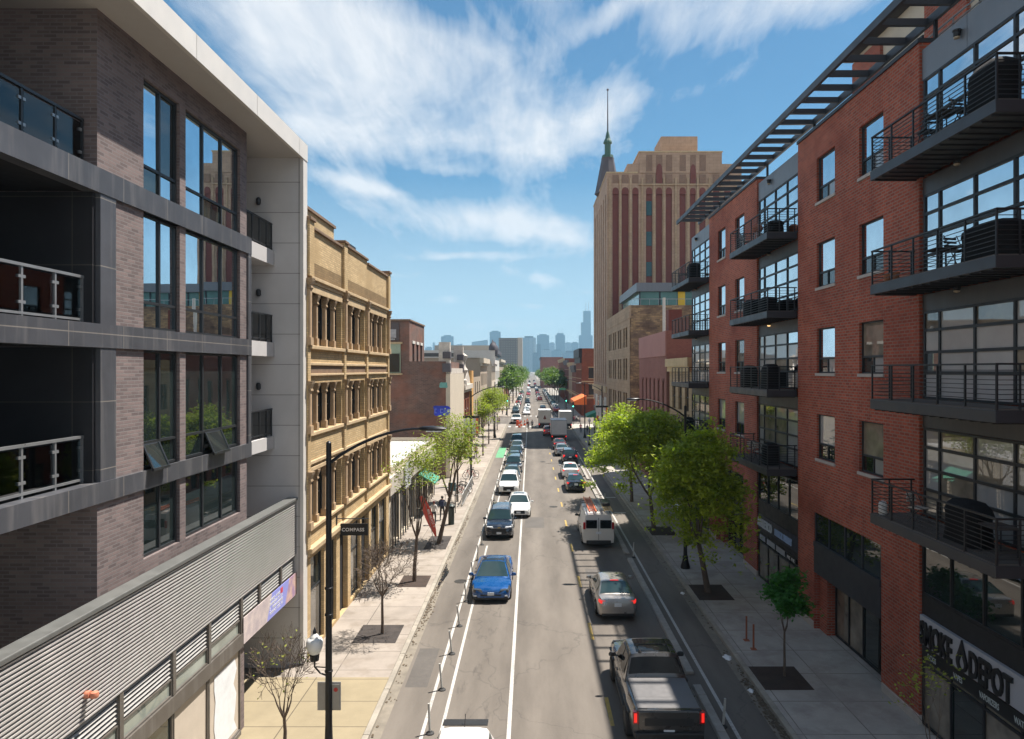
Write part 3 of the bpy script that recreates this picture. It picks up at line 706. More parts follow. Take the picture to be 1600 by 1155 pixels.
part('roof', MB().box(-23, -9.02, 26.4, 41.4, 16.3, 16.42), M('roof_grey', (.22, .21, .2), .9, var=.2), YB)
# black hanging sign
CS = thing('hanging_sign', 'small black hanging sign with white capitals on a bracket of the yellow brick building', 'sign', (-8.6, 30.4, 3.9), world=True)
part('board', MB().box(-8.46, -7.24, 30.36, 30.44, 3.98, 4.50), M('sign_black', (.012, .012, .013), .5, var=.1), CS)
br = MB().tube([(-8.62, 30.4, 4.72), (-7.2, 30.4, 4.72)], .022, 6)
for x in (-8.35, -7.35): br.tube([(x, 30.4, 4.72), (x, 30.4, 4.5)], .012, 5)
br.box(-8.66, -8.61, 30.34, 30.46, 4.45, 4.85)
part('bracket', br, mt['alu_dark'], CS)
part('lettering', textmb('COMPASS', .215, .006, (-8.40, 30.357, 4.165), (1, 0, 0), (0, 0, 1), bold=.018, sx=1.02, space=1.06), lt_, CS)
# ---------------------------------------------------------------- right: red brick apartment block
BR('brick_red', (.40, .085, .045), (.23, .046, .028), (.28, .17, .13), .30, .112, .019, .5, .85, var=.26, bias=-.15, streak=.28, dirt=(.15, .05, .04), patch=(.21, .05, .032), pscale=.22, pth=(.48, .68))
M('steel_grey', (.034, .036, .043), .45, metal=.2, var=.18, scale=2)
M('steel_dark', (.016, .017, .020), .5, metal=.2, var=.2)
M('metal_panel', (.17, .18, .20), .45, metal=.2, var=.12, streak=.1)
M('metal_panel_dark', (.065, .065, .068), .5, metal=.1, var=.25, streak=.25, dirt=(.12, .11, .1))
M('sill_stone', (.40, .36, .33), .8, var=.15)
M('cream', (.52, .44, .34), .7, var=.1)
M('lamp_glow', (.8, .6, .35), .4, var=0, emit=((1., .62, .25), .7))
M('lamp_off', (.35, .28, .2), .4, var=.1)
MIR('glass_curtain', (.78, .81, .83), wob=.005); GL('glass_blind', (.30, .30, .30), 1.9, var=.12); GL('glass_drape', (.42, .41, .40), 1.9, var=.1); GL('glass_warm', (.19, .165, .13), 2.1, var=.5)
mt = MATS
RB = thing('apartment_building', 'red brick apartment block on the right with steel balconies and a slatted roof trellis', 'building', (16, 34, 0), world=True)
XR = 12.3
TOPZ = 21.7
BR1 = [(21.6, 31.4), (37.1, 47.0)]          # brick bays seen
BRALL = [(6.2, 15.9)] + BR1
GB = [(15.9, 21.6), (31.4, 37.1), (47.0, 52.5)]   # glass bays with balconies
FL = [6.78, 10.43, 14.08, 17.73]
bw = MB(); wl = []
for (a, b) in BRALL:
    for f in FL:
        for u0, u1 in ((a+2.2, a+3.95), (a+6.0, a+7.75)): wl.append((a, b, u0, u1, f+.78, f+2.68))
for (a, b) in BRALL:
    o_ = [w_[2:] for w_ in wl if w_[0] == a] + [(a+2.35, a+8.0, .10, 5.2)]
    bw.wall('x', XR, -1, a, b, .14, TOPZ, o_, .22)
    bw.wall('y', b, 1, XR, XR+.5, .14, TOPZ); bw.wall('y', a, -1, XR, XR+.5, .14, TOPZ)
bw.wall('y', 52.5, 1, XR+.1, 30, .1, TOPZ-.8); bw.box(XR+.75, 30, 6.2, 52.4, .1, TOPZ-.3)
part('brick_wall', bw, mt['brick_red'], RB)
for a, b, u0, u1, z0, z1 in wl:
    if a < 10: continue
    up = z0 > 11; g_ = ('glass_curtain',) if z0 > 14 else (('glass_curtain', 'glass_warm') if up else ('glass_blind', 'glass_warm'))
    f_ = MB(); d0 = XR + .17; zt = z0 + .62
    f_.box(d0-.07, d0, u0, u0+.06, z0, z1); f_.box(d0-.07, d0, u1-.06, u1, z0, z1); f_.box(d0-.07, d0, u0+.06, u1-.06, z0, z0+.06); f_.box(d0-.07, d0, u0+.06, u1-.06, z1-.06, z1)
    f_.box(d0-.07, d0, u0+.06, u1-.06, zt-.04, zt+.04); f_.box(d0-.07, d0, (u0+u1)/2-.035, (u0+u1)/2+.035, z0+.06, zt-.04)
    fo = part('window', f_, mt['steel_dark'], RB)
    t1 = rnd.uniform(-.004, .004); um = (u0+u1)/2
    p_ = MB(); p_.mi = 0; p_.quad((d0-.03, u0+.05, zt), (d0-.03+t1, u1-.05, zt), (d0-.03+t1, u1-.05, z1-.05), (d0-.03, u0+.05, z1-.05))
    p_.mi = rnd.choice([1, 1, 2]); p_.quad((d0-.03, u0+.05, z0+.05), (d0-.03, um, z0+.05), (d0-.03, um, zt), (d0-.03, u0+.05, zt)); p_.mi = 1
    p_.quad((d0-.03, um, z0+.05), (d0-.03, u1-.05, z0+.05), (d0-.03, u1-.05, zt), (d0-.03, um, zt))
    part('pane', p_, [mt[rnd.choice(g_)], mt['glass_deep'], mt['glass_blind']], fo, recalc=False)
    part('sill', MB().box(XR-.05, XR+.16, u0-.07, u1+.07, z0-.12, z0-.005), mt['sill_stone'], fo)
pieces('coping', [(XR-.06, XR+.55, a-.03, b+.03, TOPZ, TOPZ+.14) for a, b in BRALL], mt['steel_grey'], RB)
pieces('plinth', [q for a, b in BRALL for q in ((XR-.04, XR+.2, b-1.75, b+.03, .1, .42), (XR-.04, XR+.2, a-.03, a+2.3, .1, .42))], mt['sill_stone'], RB, bevel=.02)
XG = XR + .13
for bi, (a, b) in enumerate(GB):
    # glass walls of the flats, floor by floor
    for fi, f in enumerate(FL):
        zt = f + 2.75
        cols = [.0]; us = [.15]                       # door then wide panes
        gset = {3: ('glass_curtain',), 2: ('glass_curtain',), 1: ('glass_drape', 'glass_drape', 'glass_curtain', 'glass_warm'), 0: ('glass_warm', 'glass_blind', 'glass_warm')}[fi]
        n = b - a
        window(RB, 'x', XG, -1, a+.12, b-.12, f+.02, zt, [.26, .55, .85], [.30, .53, .78], 'steel_dark', gset, .0, .07, .085, name='window_wall', tilt=.005)
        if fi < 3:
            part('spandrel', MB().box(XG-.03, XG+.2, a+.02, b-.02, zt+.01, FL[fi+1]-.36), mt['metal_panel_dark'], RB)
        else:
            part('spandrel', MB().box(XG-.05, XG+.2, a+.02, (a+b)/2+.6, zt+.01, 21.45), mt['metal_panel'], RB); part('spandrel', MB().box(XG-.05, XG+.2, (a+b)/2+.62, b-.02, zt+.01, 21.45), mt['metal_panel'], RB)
        lit = (bi, fi) == (1, 1)
        zl = zt + .45; yl = (a+b)/2 + .9
        lw = part('wall_lamp', MB().lathe((XG-.16, yl, zl), [(.03, 0), (.09, .03), (.10, .14), (.12, .17), (.12, .2)], 10), mt['steel_dark'], RB)
        part('bulb', MB().lathe((XG-.16, yl, zl-.06), [(.02, 0), (.08, .02), (.09, .06)], 10), mt['lamp_glow' if lit else 'lamp_off'], lw)
        # balcony
        y0, y1, xo = a + .1, b + .32, 10.9
        sl_ = MB().box(xo, XR-.01, y0, y1, f-.33, f-.03)
        bal = part('balcony', sl_, mt['steel_grey'], RB, bevel=.012)
        dk = MB()
        for k in range(11): dk.box(xo+.03, XR-.02, y0+.04+k*(y1-y0-.08)/11, y0+.04+(k+1)*(y1-y0-.08)/11-.012, f-.03, f)
        part('decking', dk, M('deck', (.10, .085, .075), .8, var=.25), bal)
        un = MB()
        for k in range(14): un.box(xo+.06, XR-.03, y0+.2+k*(y1-y0-.4)/13-.03, y0+.2+k*(y1-y0-.4)/13+.03, f-.37, f-.33)
        part('joist', un, mt['steel_dark'], bal)
        rl = MB(); zr = f + 1.04
        ys = [y0+.04 + k*(y1-y0-.08)/5 for k in range(6)]
        for y in ys: rl.box(xo+.03, xo+.075, y-.022, y+.022, f-.03, zr)
        for y in (y0+.04, y1-.04):
            for x in (11.5, 12.2): rl.box(x-.02, x+.02, y-.02, y+.02, f-.03, zr)
            rl.box(xo+.03, XR, y-.028, y+.028, zr, zr+.045)
            for k in range(8): rl.box(xo+.03, XR-.02, y-.009, y+.009, f+.1+k*.115, f+.118+k*.115)
        rl.box(xo+.02, xo+.085, y0+.01, y1-.01, zr-.003, zr+.042)
        for k in range(8): rl.box(xo+.045, xo+.063, y0+.05, y1-.05, f+.1+k*.115, f+.118+k*.115)
        part('railing', rl, mt['steel_dark'], bal)
    # two storey shopfront under the flats
    window(RB, 'x', XG, -1, a+.05, b-.05, 4.3, 6.2, [.22, .48, .74], [], 'steel_dark', ('glass_deep',), .0, .07, .07, name='shop_window')
    part('fascia', MB().box(XG-.06, XG+.2, a+.03, b-.03, 2.62 if bi else 2.75, 4.28), mt['steel_dark'], RB)
    window(RB, 'x', XG, -1, a+.05, b-.05, .2, 2.6, [.22, .48, .74], [.8], 'steel_dark', ('glass_deep', 'glass_warm'), .0, .07, .08, name='shop_window')
for (a, b) in BRALL[1:]:
    # deep entrance with dark glass over it
    part('transom_glass', MB().box(XR+.06, XR+.2, a+2.36, a+7.99, 3.95, 5.19), mt['glass_deep'], RB)
    m_ = MB()
    for u in (a+2.4, a+3.8, a+5.2, a+6.6, a+7.95): m_.box(XR+.02, XR+.06, u-.035, u+.035, 3.95, 5.19)
    m_.box(XR-.05, XR+.25, a+2.36, a+7.99, 3.72, 3.95); part('mullion', m_, mt['steel_grey'], RB)
    part('fascia', MB().box(XR-.02, XR+.3, a+2.36, a+7.99, 2.6, 3.71), mt['steel_grey'], RB)
    part('recess_wall', MB().box(XR+.22, XR+1.4, a+7.2, a+8.0, .14, 2.6), mt['brick_red'], RB)
    window(RB, 'x', XR, -1, a+2.36, a+7.15, .16, 2.58, [.25, .5, .75], [], 'steel_dark', ('glass_deep', 'glass_deep', 'glass_warm'), .6, .08, .09, name='entrance_door')
# roof trellis
tr = MB(); ZP = 22.55
tr.box(11.25, 11.37, 5, 52.7, ZP-.02, ZP+.26); 
tb = part('roof_trellis', tr, mt['steel_grey'], RB)
part('inner_beam', MB().box(12.9, 13.02, 5, 52.6, ZP-.02, ZP+.26), mt['steel_grey'], tb)
y = 5.6
sm = MB(); n = 0
while y < 52.7:
    part('slat', MB().box(11.37, 12.9, y-.07, y+.07, ZP, ZP+.22), mt['steel_grey'], tb); y += 1.28; n += 1
pieces('trellis_post', [(12.91, 13.01, y-.05, y+.05, TOPZ-.4, ZP) for a, b in BRALL for y in (a+.25, b-.25)], mt['steel_dark'], tb)
# set-back top storey
pn = MB(); pn.box(15.6, 26, 7, 33, TOPZ-.3, 26.3); pb_ = part('penthouse', pn, mt['cream'], RB)
for a in (10.5, 17.5, 24.2, 30.2): part('brick_panel', MB().box(15.45, 15.62, a, a+2.6, TOPZ-.3, 26.0), mt['brick_red'], pb_)
for a in (13.6, 20.4, 27.0): window(pb_, 'x', 15.58, -1, a, a+3.2, TOPZ+.2, 24.6, [.33, .66], [.75], 'steel_dark', ('glass_curtain', 'glass_blind'), -.02, .06)
part('roof_edge', MB().box(15.2, 26.2, 6.8, 33.3, 26.3, 26.5), mt['steel_grey'], pb_)
rt = MB()
for k in range(16): rt.box(13.36, 13.40, 9+k*1.4-.02, 9+k*1.4+.02, 21.6, 22.5)
for z_ in (21.85, 22.1, 22.3, 22.5): rt.box(13.36, 13.40, 9, 30.1, z_, z_+.03)
part('roof_railing', rt, mt['alu_light'], RB)
part('roof', MB().box(XR+.35, 30, 6.2, 52.5, TOPZ-.3, TOPZ-.2), mt['roof_grey'], RB)

# signs
SD = thing('shop_sign', 'white shop sign board with big black raised letters and a flame emblem', 'sign', (12.2, 19.4, 2.78), world=True)
part('board', MB().box(12.26, 12.38, 16.9, 21.5, 2.78, 3.66), M('sign_white', (.36, .37, .41), .5, var=.05), SD)
blk = M('letter_black', (.01, .01, .011), .4, var=0)
def rlet(t, size, y, z, **kw): return textmb(t, size, kw.pop('d', .06), (12.26, y, z), (0, -1, 0), (0, 0, 1), **kw)
part('letter', rlet('SMOKE', .98, 21.44, 2.83, bold=.026, sx=.52, space=.98), blk, SD)
part('letter', rlet('DEPOT', .98, 19.06, 2.83, bold=.026, sx=.56, space=.98), blk, SD)
fl = []
for k in range(22):
    t = 2*math.pi*k/22; r_ = .24; z_ = 3.05 + .27*math.sin(t)*(1.0); x_ = r_*math.cos(t)
    if math.sin(t) > .5: z_ += (math.sin(t)-.5)*.75; x_ *= max(.08, 1-(math.sin(t)-.5)*1.7)
    fl.append((19.36 - x_, z_))
fm = MB()
inn = [((y-19.36)*.55+19.36, (z-3.03)*.55+3.0) for y, z in fl]
for k in range(22):
    q = (k+1) % 22
    fm.rings([[(xx, fl[k][0], fl[k][1]), (xx, fl[q][0], fl[q][1]), (xx, inn[q][0], inn[q][1]), (xx, inn[k][0], inn[k][1])] for xx in (12.255, 12.20)])
part('flame_emblem', fm, blk, SD)
st = thing('window_sign', 'narrow black strip with small pale lettering just below the white shop sign board', 'sign', (12.3, 19, 2.2), world=True)
part('board', MB().box(12.33, 12.36, 16.9, 21.5, 2.28, 2.70), blk, st)
for k, (t_, y) in enumerate((('E-CIGS', 21.2), ('VAPES', 19.9), ('VAPORIZERS', 18.75), ('WATER', 17.4))):
    part('lettering', textmb(t_, .24, .006, (12.328, y, 2.38), (0, -1, 0), (0, 0, 1), sx=.62 if k != 2 else .58, bold=.01), M('letter_pale', (.45, .50, .50), .6, var=.1), st)
AT = thing('shop_sign', 'dark blue shop sign with raised white and blue letters behind the big street tree', 'sign', (12.3, 34.3, 2.9), world=True)
part('board', MB().box(12.33, 12.366, 31.5, 37.0, 2.86, 3.6), M('sign_navy', (.008, .014, .035), .4, var=.1), AT)
part('letter', textmb('ATHLETICO', .62, .05, (12.33, 36.98, 2.98), (0, -1, 0), (0, 0, 1), sx=.62, bold=.014, space=1.05), M('letter_lit', (.75, .76, .78), .5, var=0), AT)
part('letter', textmb('PHYSICAL THERAPY', .46, .05, (12.33, 34.42, 3.02), (0, -1, 0), (0, 0, 1), sx=.52, bold=.010, space=1.05), M('letter_blue', (.38, .50, .72), .5, var=0), AT)
for k, (y0, y1) in enumerate(((35.95, 36.8), (34.55, 35.7), (33.2, 34.35), (31.8, 32.9))):
    wsn = MB().box(12.352, 12.366, y0, y1, 2.25, 2.52)
    o = solo('window_sign', wsn, mt['sign_white'] if k < 3 else mt['sign_black'], ['leftmost pale paper strip in the window below the dark blue sign', 'second pale paper strip in the window below the dark blue sign, counted from the left', 'third pale paper strip in the window below the dark blue sign, counted from the left', 'dark strip with white letters, rightmost of the strips below the dark blue sign'][k], 'sign', 'paper strips in the therapy shop window')
    if k == 3: ORG[o.name] = tuple(o.location); part('lettering', scribble((12.349, 32.85, 2.27), (0, -1, 0), (0, 0, 1), 1.0, .22, 1, 5), lt_, o)
# ---------------------------------------------------------------- farther buildings along the street
BR('brick_brown', (.19, .11, .088), (.12, .078, .068), (.20, .15, .125), .40, .13, .018, .5, .85, var=.35, patch=(.22, .10, .07), pscale=.3, pth=(.45, .6))
BR('brick_old', (.44, .285, .145), (.19, .12, .08), (.26, .19, .12), .60, .20, .03, .5, .9, var=.5, patch=(.13, .085, .065), pscale=.45, pth=(.46, .58))
BR('brick_pink', (.27, .105, .085), (.23, .085, .07), (.22, .14, .12), .25, .08, .010, .5, .85, var=.15)
BR('brick_rust', (.25, .075, .04), (.19, .055, .03), (.16, .08, .06), .3, .1, .010, .5, .85, var=.25)
BR('terracotta_tan', (.43, .305, .20), (.37, .26, .17), (.26, .18, .11), .9, .45, .012, .5, .8, var=.22, streak=.25, dirt=(.16, .11, .08))
BR('tower_tan', (.44, .30, .212), (.39, .262, .185), (.27, .18, .11), 1.2, .5, .012, .5, .8, var=.2, streak=.2, dirt=(.16, .11, .08))
BR('concrete_tower', (.30, .265, .23), (.27, .24, .21), (.12, .11, .10), 3.2, 3.1, .9, 0, .8, var=.1, bump=0)
M('brick_dark_red', (.17, .055, .045), .85, var=.2, scale=6)
M('stucco_tan', (.40, .325, .25), .85, var=.08, scale=.8, streak=.06)
M('stucco_cream', (.55, .48, .38), .85, var=.1, scale=1.5)
M('stucco_white', (.60, .57, .52), .85, var=.1)
M('ornament', (.55, .50, .44), .8, var=.3, scale=8)
M('tower_panel', (.235, .145, .10), .85, var=.25, scale=5)
M('copper', (.05, .115, .09), .6, var=.25, scale=4)
M('slate', (.085, .075, .085), .6, var=.25, scale=6)
M('roof_tar', (.10, .095, .09), .9, var=.3, scale=1)
M('glass_teal', (.03, .075, .08), .1, var=.3)
M('glass_green', (.10, .22, .20), .1, var=.3, scale=1)
M('window_far', (.022, .024, .028), .12, var=.5, scale=.6)
M('awning_orange', (.75, .16, .03), .7, var=.1); M('awning_green', (.05, .26, .17), .7, var=.1)
mt = MATS
def facade(root, ax, c, facing, us, zs, frame=None, glass='window_far', depth=.15, sill=None, name='window'):
    for a, b in us:
        for z0, z1 in zs:
            g = MB(); d = c - facing*depth
            P = (lambda u, z: (d, u, z)) if ax == 'x' else (lambda u, z: (u, d, z))
            g.quad(P(a, z0), P(b, z0), P(b, z1), P(a, z1)); mats = [mt[glass]]
            if frame:
                g.mi = 1; mats.append(mt[frame]); zm = (z0+z1)/2
                g.bx(ax, d, d+facing*.05, a, b, zm-.05, zm+.05); g.bx(ax, d, d+facing*.05, (a+b)/2-.04, (a+b)/2+.04, z0, z1)
            if sill:
                g.mi = len(mats); mats.append(mt[sill]); g.bx(ax, d, c+facing*.08, a-.1, b+.1, z0-.18, z0); g.bx(ax, d, c+facing*.06, a-.1, b+.1, z1, z1+.22)
            part(name, g, mats, root, recalc=False)
def spread(a, b, n, w_, m=.6):
    st = (b-a-2*m)/n
    return [(a+m+st*(k+.5)-w_/2, a+m+st*(k+.5)+w_/2) for k in range(n)]
def block(name, label, x0, x1, y0, y1, h, wallm, street=None, front=None, cat='building', roofm='roof_tar', cornice=None, frame=None, sill=None, glass='window_far', shop=None, par=.5):
    """a building with window holes in its street face and in the face towards the camera (Y = y0)"""
    t = thing(name, label, cat, ((x0+x1)/2, (y0+y1)/2, 0), world=True)
    left = x0 < 0; xs = x1 if left else x0; f = 1 if left else -1
    so_ = [(a, b, z0, z1) for a, b in (street[0] if street else ()) for z0, z1 in street[1]] if street else []
    fo = [(a, b, z0, z1) for a, b in (front[0] if front else ()) for z0, z1 in front[1]] if front else []
    if shop: so_ += [(a, b, .3, shop[1]) for a, b in shop[0]]
    w_ = MB(); w_.wall('x', xs, f, y0, y1, .1, h, so_, .16); w_.wall('y', y0, -1, x0, x1, .1, h, fo, .16)
    w_.wall('y', y1, 1, x0, x1, .1, h); w_.wall('x', x0 if left else x1, -f, y0, y1, .1, h)
    part('wall', w_, mt[wallm], t)
    part('roof', MB().quad((x0, y0, h-par), (x1, y0, h-par), (x1, y1, h-par), (x0, y1, h-par)), mt[roofm], t)
    if street: facade(t, 'x', xs, f, street[0], street[1], frame, glass, sill=sill)
    if front: facade(t, 'y', y0, -1, front[0], front[1], frame, glass, sill=sill)
    if shop: facade(t, 'x', xs, f, shop[0], [(.3, shop[1])], None, glass, name='shop_window')
    if cornice:
        cm, ch, cd = cornice
        c_ = MB().box(xs-f*.1, xs+f*cd, y0-.1, y1+.1, h-ch, h); c_.box(xs-f*.1, xs+f*cd*.6, y0, y1, h-ch*1.6, h-ch)
        part('cornice', c_, mt[cm], t)
    return t
M('roof_pale', (.46, .45, .43), .8, var=.15)
# low shop next to the yellow building
b_ = block('shop_building', 'low white roofed shop between the yellow brick and dark brick buildings on the left', -24, -8.75, 41.6, 62, 5.2, 'stucco_cream', roofm='roof_pale', shop=(spread(41.8, 61.8, 6, 2.4), 3.4), par=.35)
part('fascia', MB().box(-9, -8.55, 41.7, 61.9, 3.6, 4.7), M('fascia_pale', (.5, .46, .4), .7, var=.15), b_)
part('skylight', MB().box(-14, -11, 46, 50, 4.85, 5.5), mt['stucco_white'], b_)
br_ = MB()
for k in range(22): br_.box(-8.52, -8.46, 42+k*.86, 42.14+k*.86, .3, 3.5)
part('shutter_bar', br_, mt['steel_dark'], b_)
o = thing('shop_sign', 'white square sign board with two rows of lettering on the low white shop', 'sign', (-8.4, 47, 3.2), world=True)
part('board', MB().box(-8.50, -8.43, 46.0, 48.2, 3.3, 5.0), M('sign_steel', (.55, .56, .58), .4, var=.1), o)
part('lettering', scribble((-8.425, 46.15, 3.5), (0, 1, 0), (0, 0, 1), 1.9, 1.3, 2, 8), M('letter_grey', (.12, .13, .15), .5, var=0), o)
aw = MB().ext([(-8.5, 3.4), (-7.3, 2.7), (-7.3, 2.6), (-8.5, 3.2)], 'y', 52, 55); solo('awning', aw, mt['awning_green'], 'green cloth awning over the pavement on the low white shop', 'awning')
# dark brick building with painted wall sign
b_ = block('brick_building', 'dark brown brick building with a taller set back block and blue graffiti on its wall', -32, -8.75, 70.5, 85, 12.2, 'brick_brown', street=(spread(70.5, 85, 4, 1.6), [(4.6, 6.8), (8.2, 10.6)]), frame='stucco_white', shop=(spread(70.8, 84.7, 3, 3.6), 3.3))
w_ = MB(); w_.wall('y', 70.45, -1, -32, -12.5, 12.2, 16.4); w_.wall('x', -12.5, 1, 70.45, 80.2, 11.7, 16.4, [(a, b, 11.9, 14.1) for a, b in ((72.2, 73.4), (74.8, 76.), (77.4, 78.6))], .2); w_.wall('y', 80.2, 1, -32, -12.5, 11.7, 16.4); w_.quad((-32, 70.45, 16.1), (-12.5, 70.45, 16.1), (-12.5, 80.2, 16.1), (-32, 80.2, 16.1))
ub = part('upper_block', w_, mt['brick_brown'], b_)
part('coping', MB().box(-32, -12.4, 70.3, 70.75, 16.4, 16.55).box(-12.8, -12.4, 70.75, 80.3, 16.4, 16.55), mt['stone_brown'], ub)
for y in (72.2, 74.8, 77.4): part('window', MB().box(-12.72, -12.66, y, y+1.2, 11.95, 14.0), mt['window_far'], ub); part('lintel', MB().box(-12.7, -12.42, y-.2, y+1.4, 14.1, 14.4), mt['stucco_white'], ub)
f_ = part('window', MB().box(-16.2, -13.4, 70.36, 70.44, 11.0, 14.0), M('shade_green', (.30, .36, .27), .7, var=.15), b_)
part('pane', MB().box(-16.1, -14.85, 70.30, 70.37, 11.1, 13.0).box(-14.75, -13.5, 70.30, 70.37, 11.1, 13.0), mt['window_far'], f_); part('sill', MB().box(-16.4, -13.2, 70.2, 70.44, 10.8, 10.98).box(-16.4, -13.2, 70.25, 70.44, 14.0, 14.2), mt['limestone'], f_)
part('street_front', MB().box(-8.74, -8.3, 70.5, 85, .2, 10.9), mt['stucco_cream'], b_)
pp = MB()
for y0 in (70.6, 84.2): pp.box(-9.5, -8.35, y0, y0+.8, 10.92, 14.2)
pp.box(-8.9, -8.35, 71.4, 84.2, 10.92, 11.5)
part('parapet_ornament', pp, mt['ornament'], b_)
uu = MB()
for y0 in (70.3, 84.): 
    for k, (z0, z1) in enumerate(((11.1, 12.0), (12.5, 13.2))): uu.box(-9.1+.05*k, -8.28, y0-.02, y0+1.2, z0, z1)
part('parapet_panel', uu, mt['slate'], b_)
gsg = thing('painted_sign', 'painted wall sign with white lettering and pale portrait box on the dark brick block', 'sign', (-15, 70.4, 14.2), world=True)
part('board', MB().box(-17.9, -13.55, 70.36, 70.43, 14.35, 16.2), M('sign_brown', (.09, .07, .07), .7, var=.15), gsg)
part('lettering', textmb('a. Agent', .72, .02, (-16.9, 70.33, 15.62), (1, 0, 0), (0, 0, 1), sx=1.0, bold=.03), lt_, gsg)
part('lettering', scribble((-16.9, 70.34, 14.6), (1, 0, 0), (0, 0, 1), 1.3, .95, 3, 9), lt_, gsg); part('lettering', scribble((-16.9, 70.34, 14.38), (1, 0, 0), (0, 0, 1), 3.2, .2, 1, 19), lt_, gsg)
part('picture_box', MB().box(-15.25, -13.85, 70.32, 70.36, 14.62, 15.5), M('picture_grey', (.36, .34, .35), .7, var=.35, scale=3), gsg)
gf = thing('graffiti', 'blue block of bubble graffiti sprayed on the dark brown brick wall', 'graffiti', (-9.3, 70.4, 7.2), world=True)
g = MB()
def blob(cx_, cz, rx, rz, seed, y):
    r_ = random.Random(seed); n = 22; ph = [r_.uniform(0, 6.28) for _ in range(3)]
    return [(cx_ + rx*(1+.10*math.sin(3*t+ph[0])+.06*math.sin(6*t+ph[1]))*math.copysign(abs(math.cos(t))**.6, math.cos(t)), y, cz + rz*(1+.10*math.sin(4*t+ph[2]))*math.copysign(abs(math.sin(t))**.6, math.sin(t))) for t in [2*math.pi*k/n for k in range(n)]]
g.quad(*blob(-9.2, 7.1, .85, .55, 1, 70.485)); part('paint', g, M('graffiti_blue', (.025, .05, .50), .6, var=.5, scale=5), gf, recalc=False)
part('lettering', scribble((-9.9, 70.47, 6.75), (1, 0, 0), (0, 0, 1), 1.35, .7, 1, 4, .95), M('graffiti_light', (.18, .25, .68), .6, var=0), gf)
gf2 = thing('graffiti', 'faint turquoise patch of graffiti higher on the dark brown brick wall', 'graffiti', (-9, 70.4, 9.5), world=True)
g = MB(); g.quad(*blob(-8.98, 9.75, .42, .3, 5, 70.485)); part('paint', g, M('graffiti_teal', (.16, .40, .36), .7, var=.3), gf2, recalc=False)
# ornate narrow front, tan side wall, cream blocks, up to the crossing
b_ = block('shop_building', 'narrow old shop with a carved stone front and urn, left of the long tan wall', -24, -8.6, 85.2, 96, 9.4, 'brick_rust', street=(spread(85.2, 96, 3, 1.7), [(4.6, 7.4)]), frame='stucco_white', cornice=('ornament', .6, .5), shop=(spread(85.5, 95.8, 2, 4), 3.4))
part('urn', MB().lathe((-8.5, 86.2, 9.4), [(.5, 0), (.5, .6), (.25, .8), (.35, 1.3), (.6, 1.9), (.3, 2.3), (.25, 2.9), (.5, 3.3), (.55, 3.7), (.1, 4.)], 10), mt['ornament'], b_, smooth=True)
part('gable', MB().ext([(87, 9.4), (95, 9.4), (94, 10.3), (91, 11.2), (88, 10.3)], 'x', -8.9, -8.4), mt['ornament'], b_)
b_ = block('shop_building', 'yellow orange painted shop front squeezed in before the long tan wall', -20, -8.7, 96.2, 119, 10.2, 'stucco_tan', street=(spread(96.2, 119, 5, 1.5), [(4.5, 6.6), (7.6, 9.4)]), shop=(spread(96.5, 118.8, 4, 3.6), 3.3))
part('front_panel', MB().box(-8.68, -8.3, 96.2, 99.2, 4, 11.2), M('ochre', (.60, .34, .12), .8, var=.15), b_)
b_ = block('tan_building', 'long plain tan windowless wall of a building before the crossing on the left', -48, -8.8, 119.6, 138, 13.4, 'stucco_tan', street=(spread(119.6, 138, 5, 1.6), [(4.6, 6.8), (8.4, 10.6)]), cornice=('stucco_cream', .9, .6), shop=(spread(119.8, 137.8, 4, 3.4), 3.4))
part('skylight', MB().box(-20, -13, 126, 132, 13.4, 14.4), mt['roof_tar'], b_)
part('roof_edge', MB().box(-48, -8.7, 119.4, 119.9, 13.4, 13.6), mt['stucco_white'], b_)
for k, (y0, y1, h, m_, lab, cor) in enumerate((
    (165, 182, 13.5, 'stucco_cream', 'cream three storey block just past the crossing on the left', ('stucco_white', .8, .8)),
    (182.3, 205, 16.5, 'stucco_white', 'white corner block with dark roof ornaments past the crossing on the left', ('slate', 1.0, .6)),
    (205.3, 240, 14.5, 'stucco_tan', 'tan block half hidden by street trees past the white corner block', ('stucco_cream', .8, .6)),
    (240.3, 300, 13, 'brick_rust', 'rust brick row behind the farther left street trees', ('limestone', .8, .5)))):
    b_ = block('corner_building', lab, -30, -9.4, y0, y1, h, m_, street=(spread(y0, y1, 6, 1.5), [(4.8, 7.2), (8.6, 11.)]), front=(spread(-22, -9.4, 4, 1.3), [(4.8, 7.2), (8.6, 11.)]) if k in (0, 1) else None, cornice=cor, shop=(spread(y0, y1, 4, 3.), 3.6))
    if k == 1:
        for y in (183, 190, 197): part('roof_dome', MB().lathe((-10.2, y, 16.5), [(1.0, 0), (1.0, .8), (.8, 1.5), (.3, 2.0), (.05, 2.9)], 10), mt['slate'], b_, smooth=True)
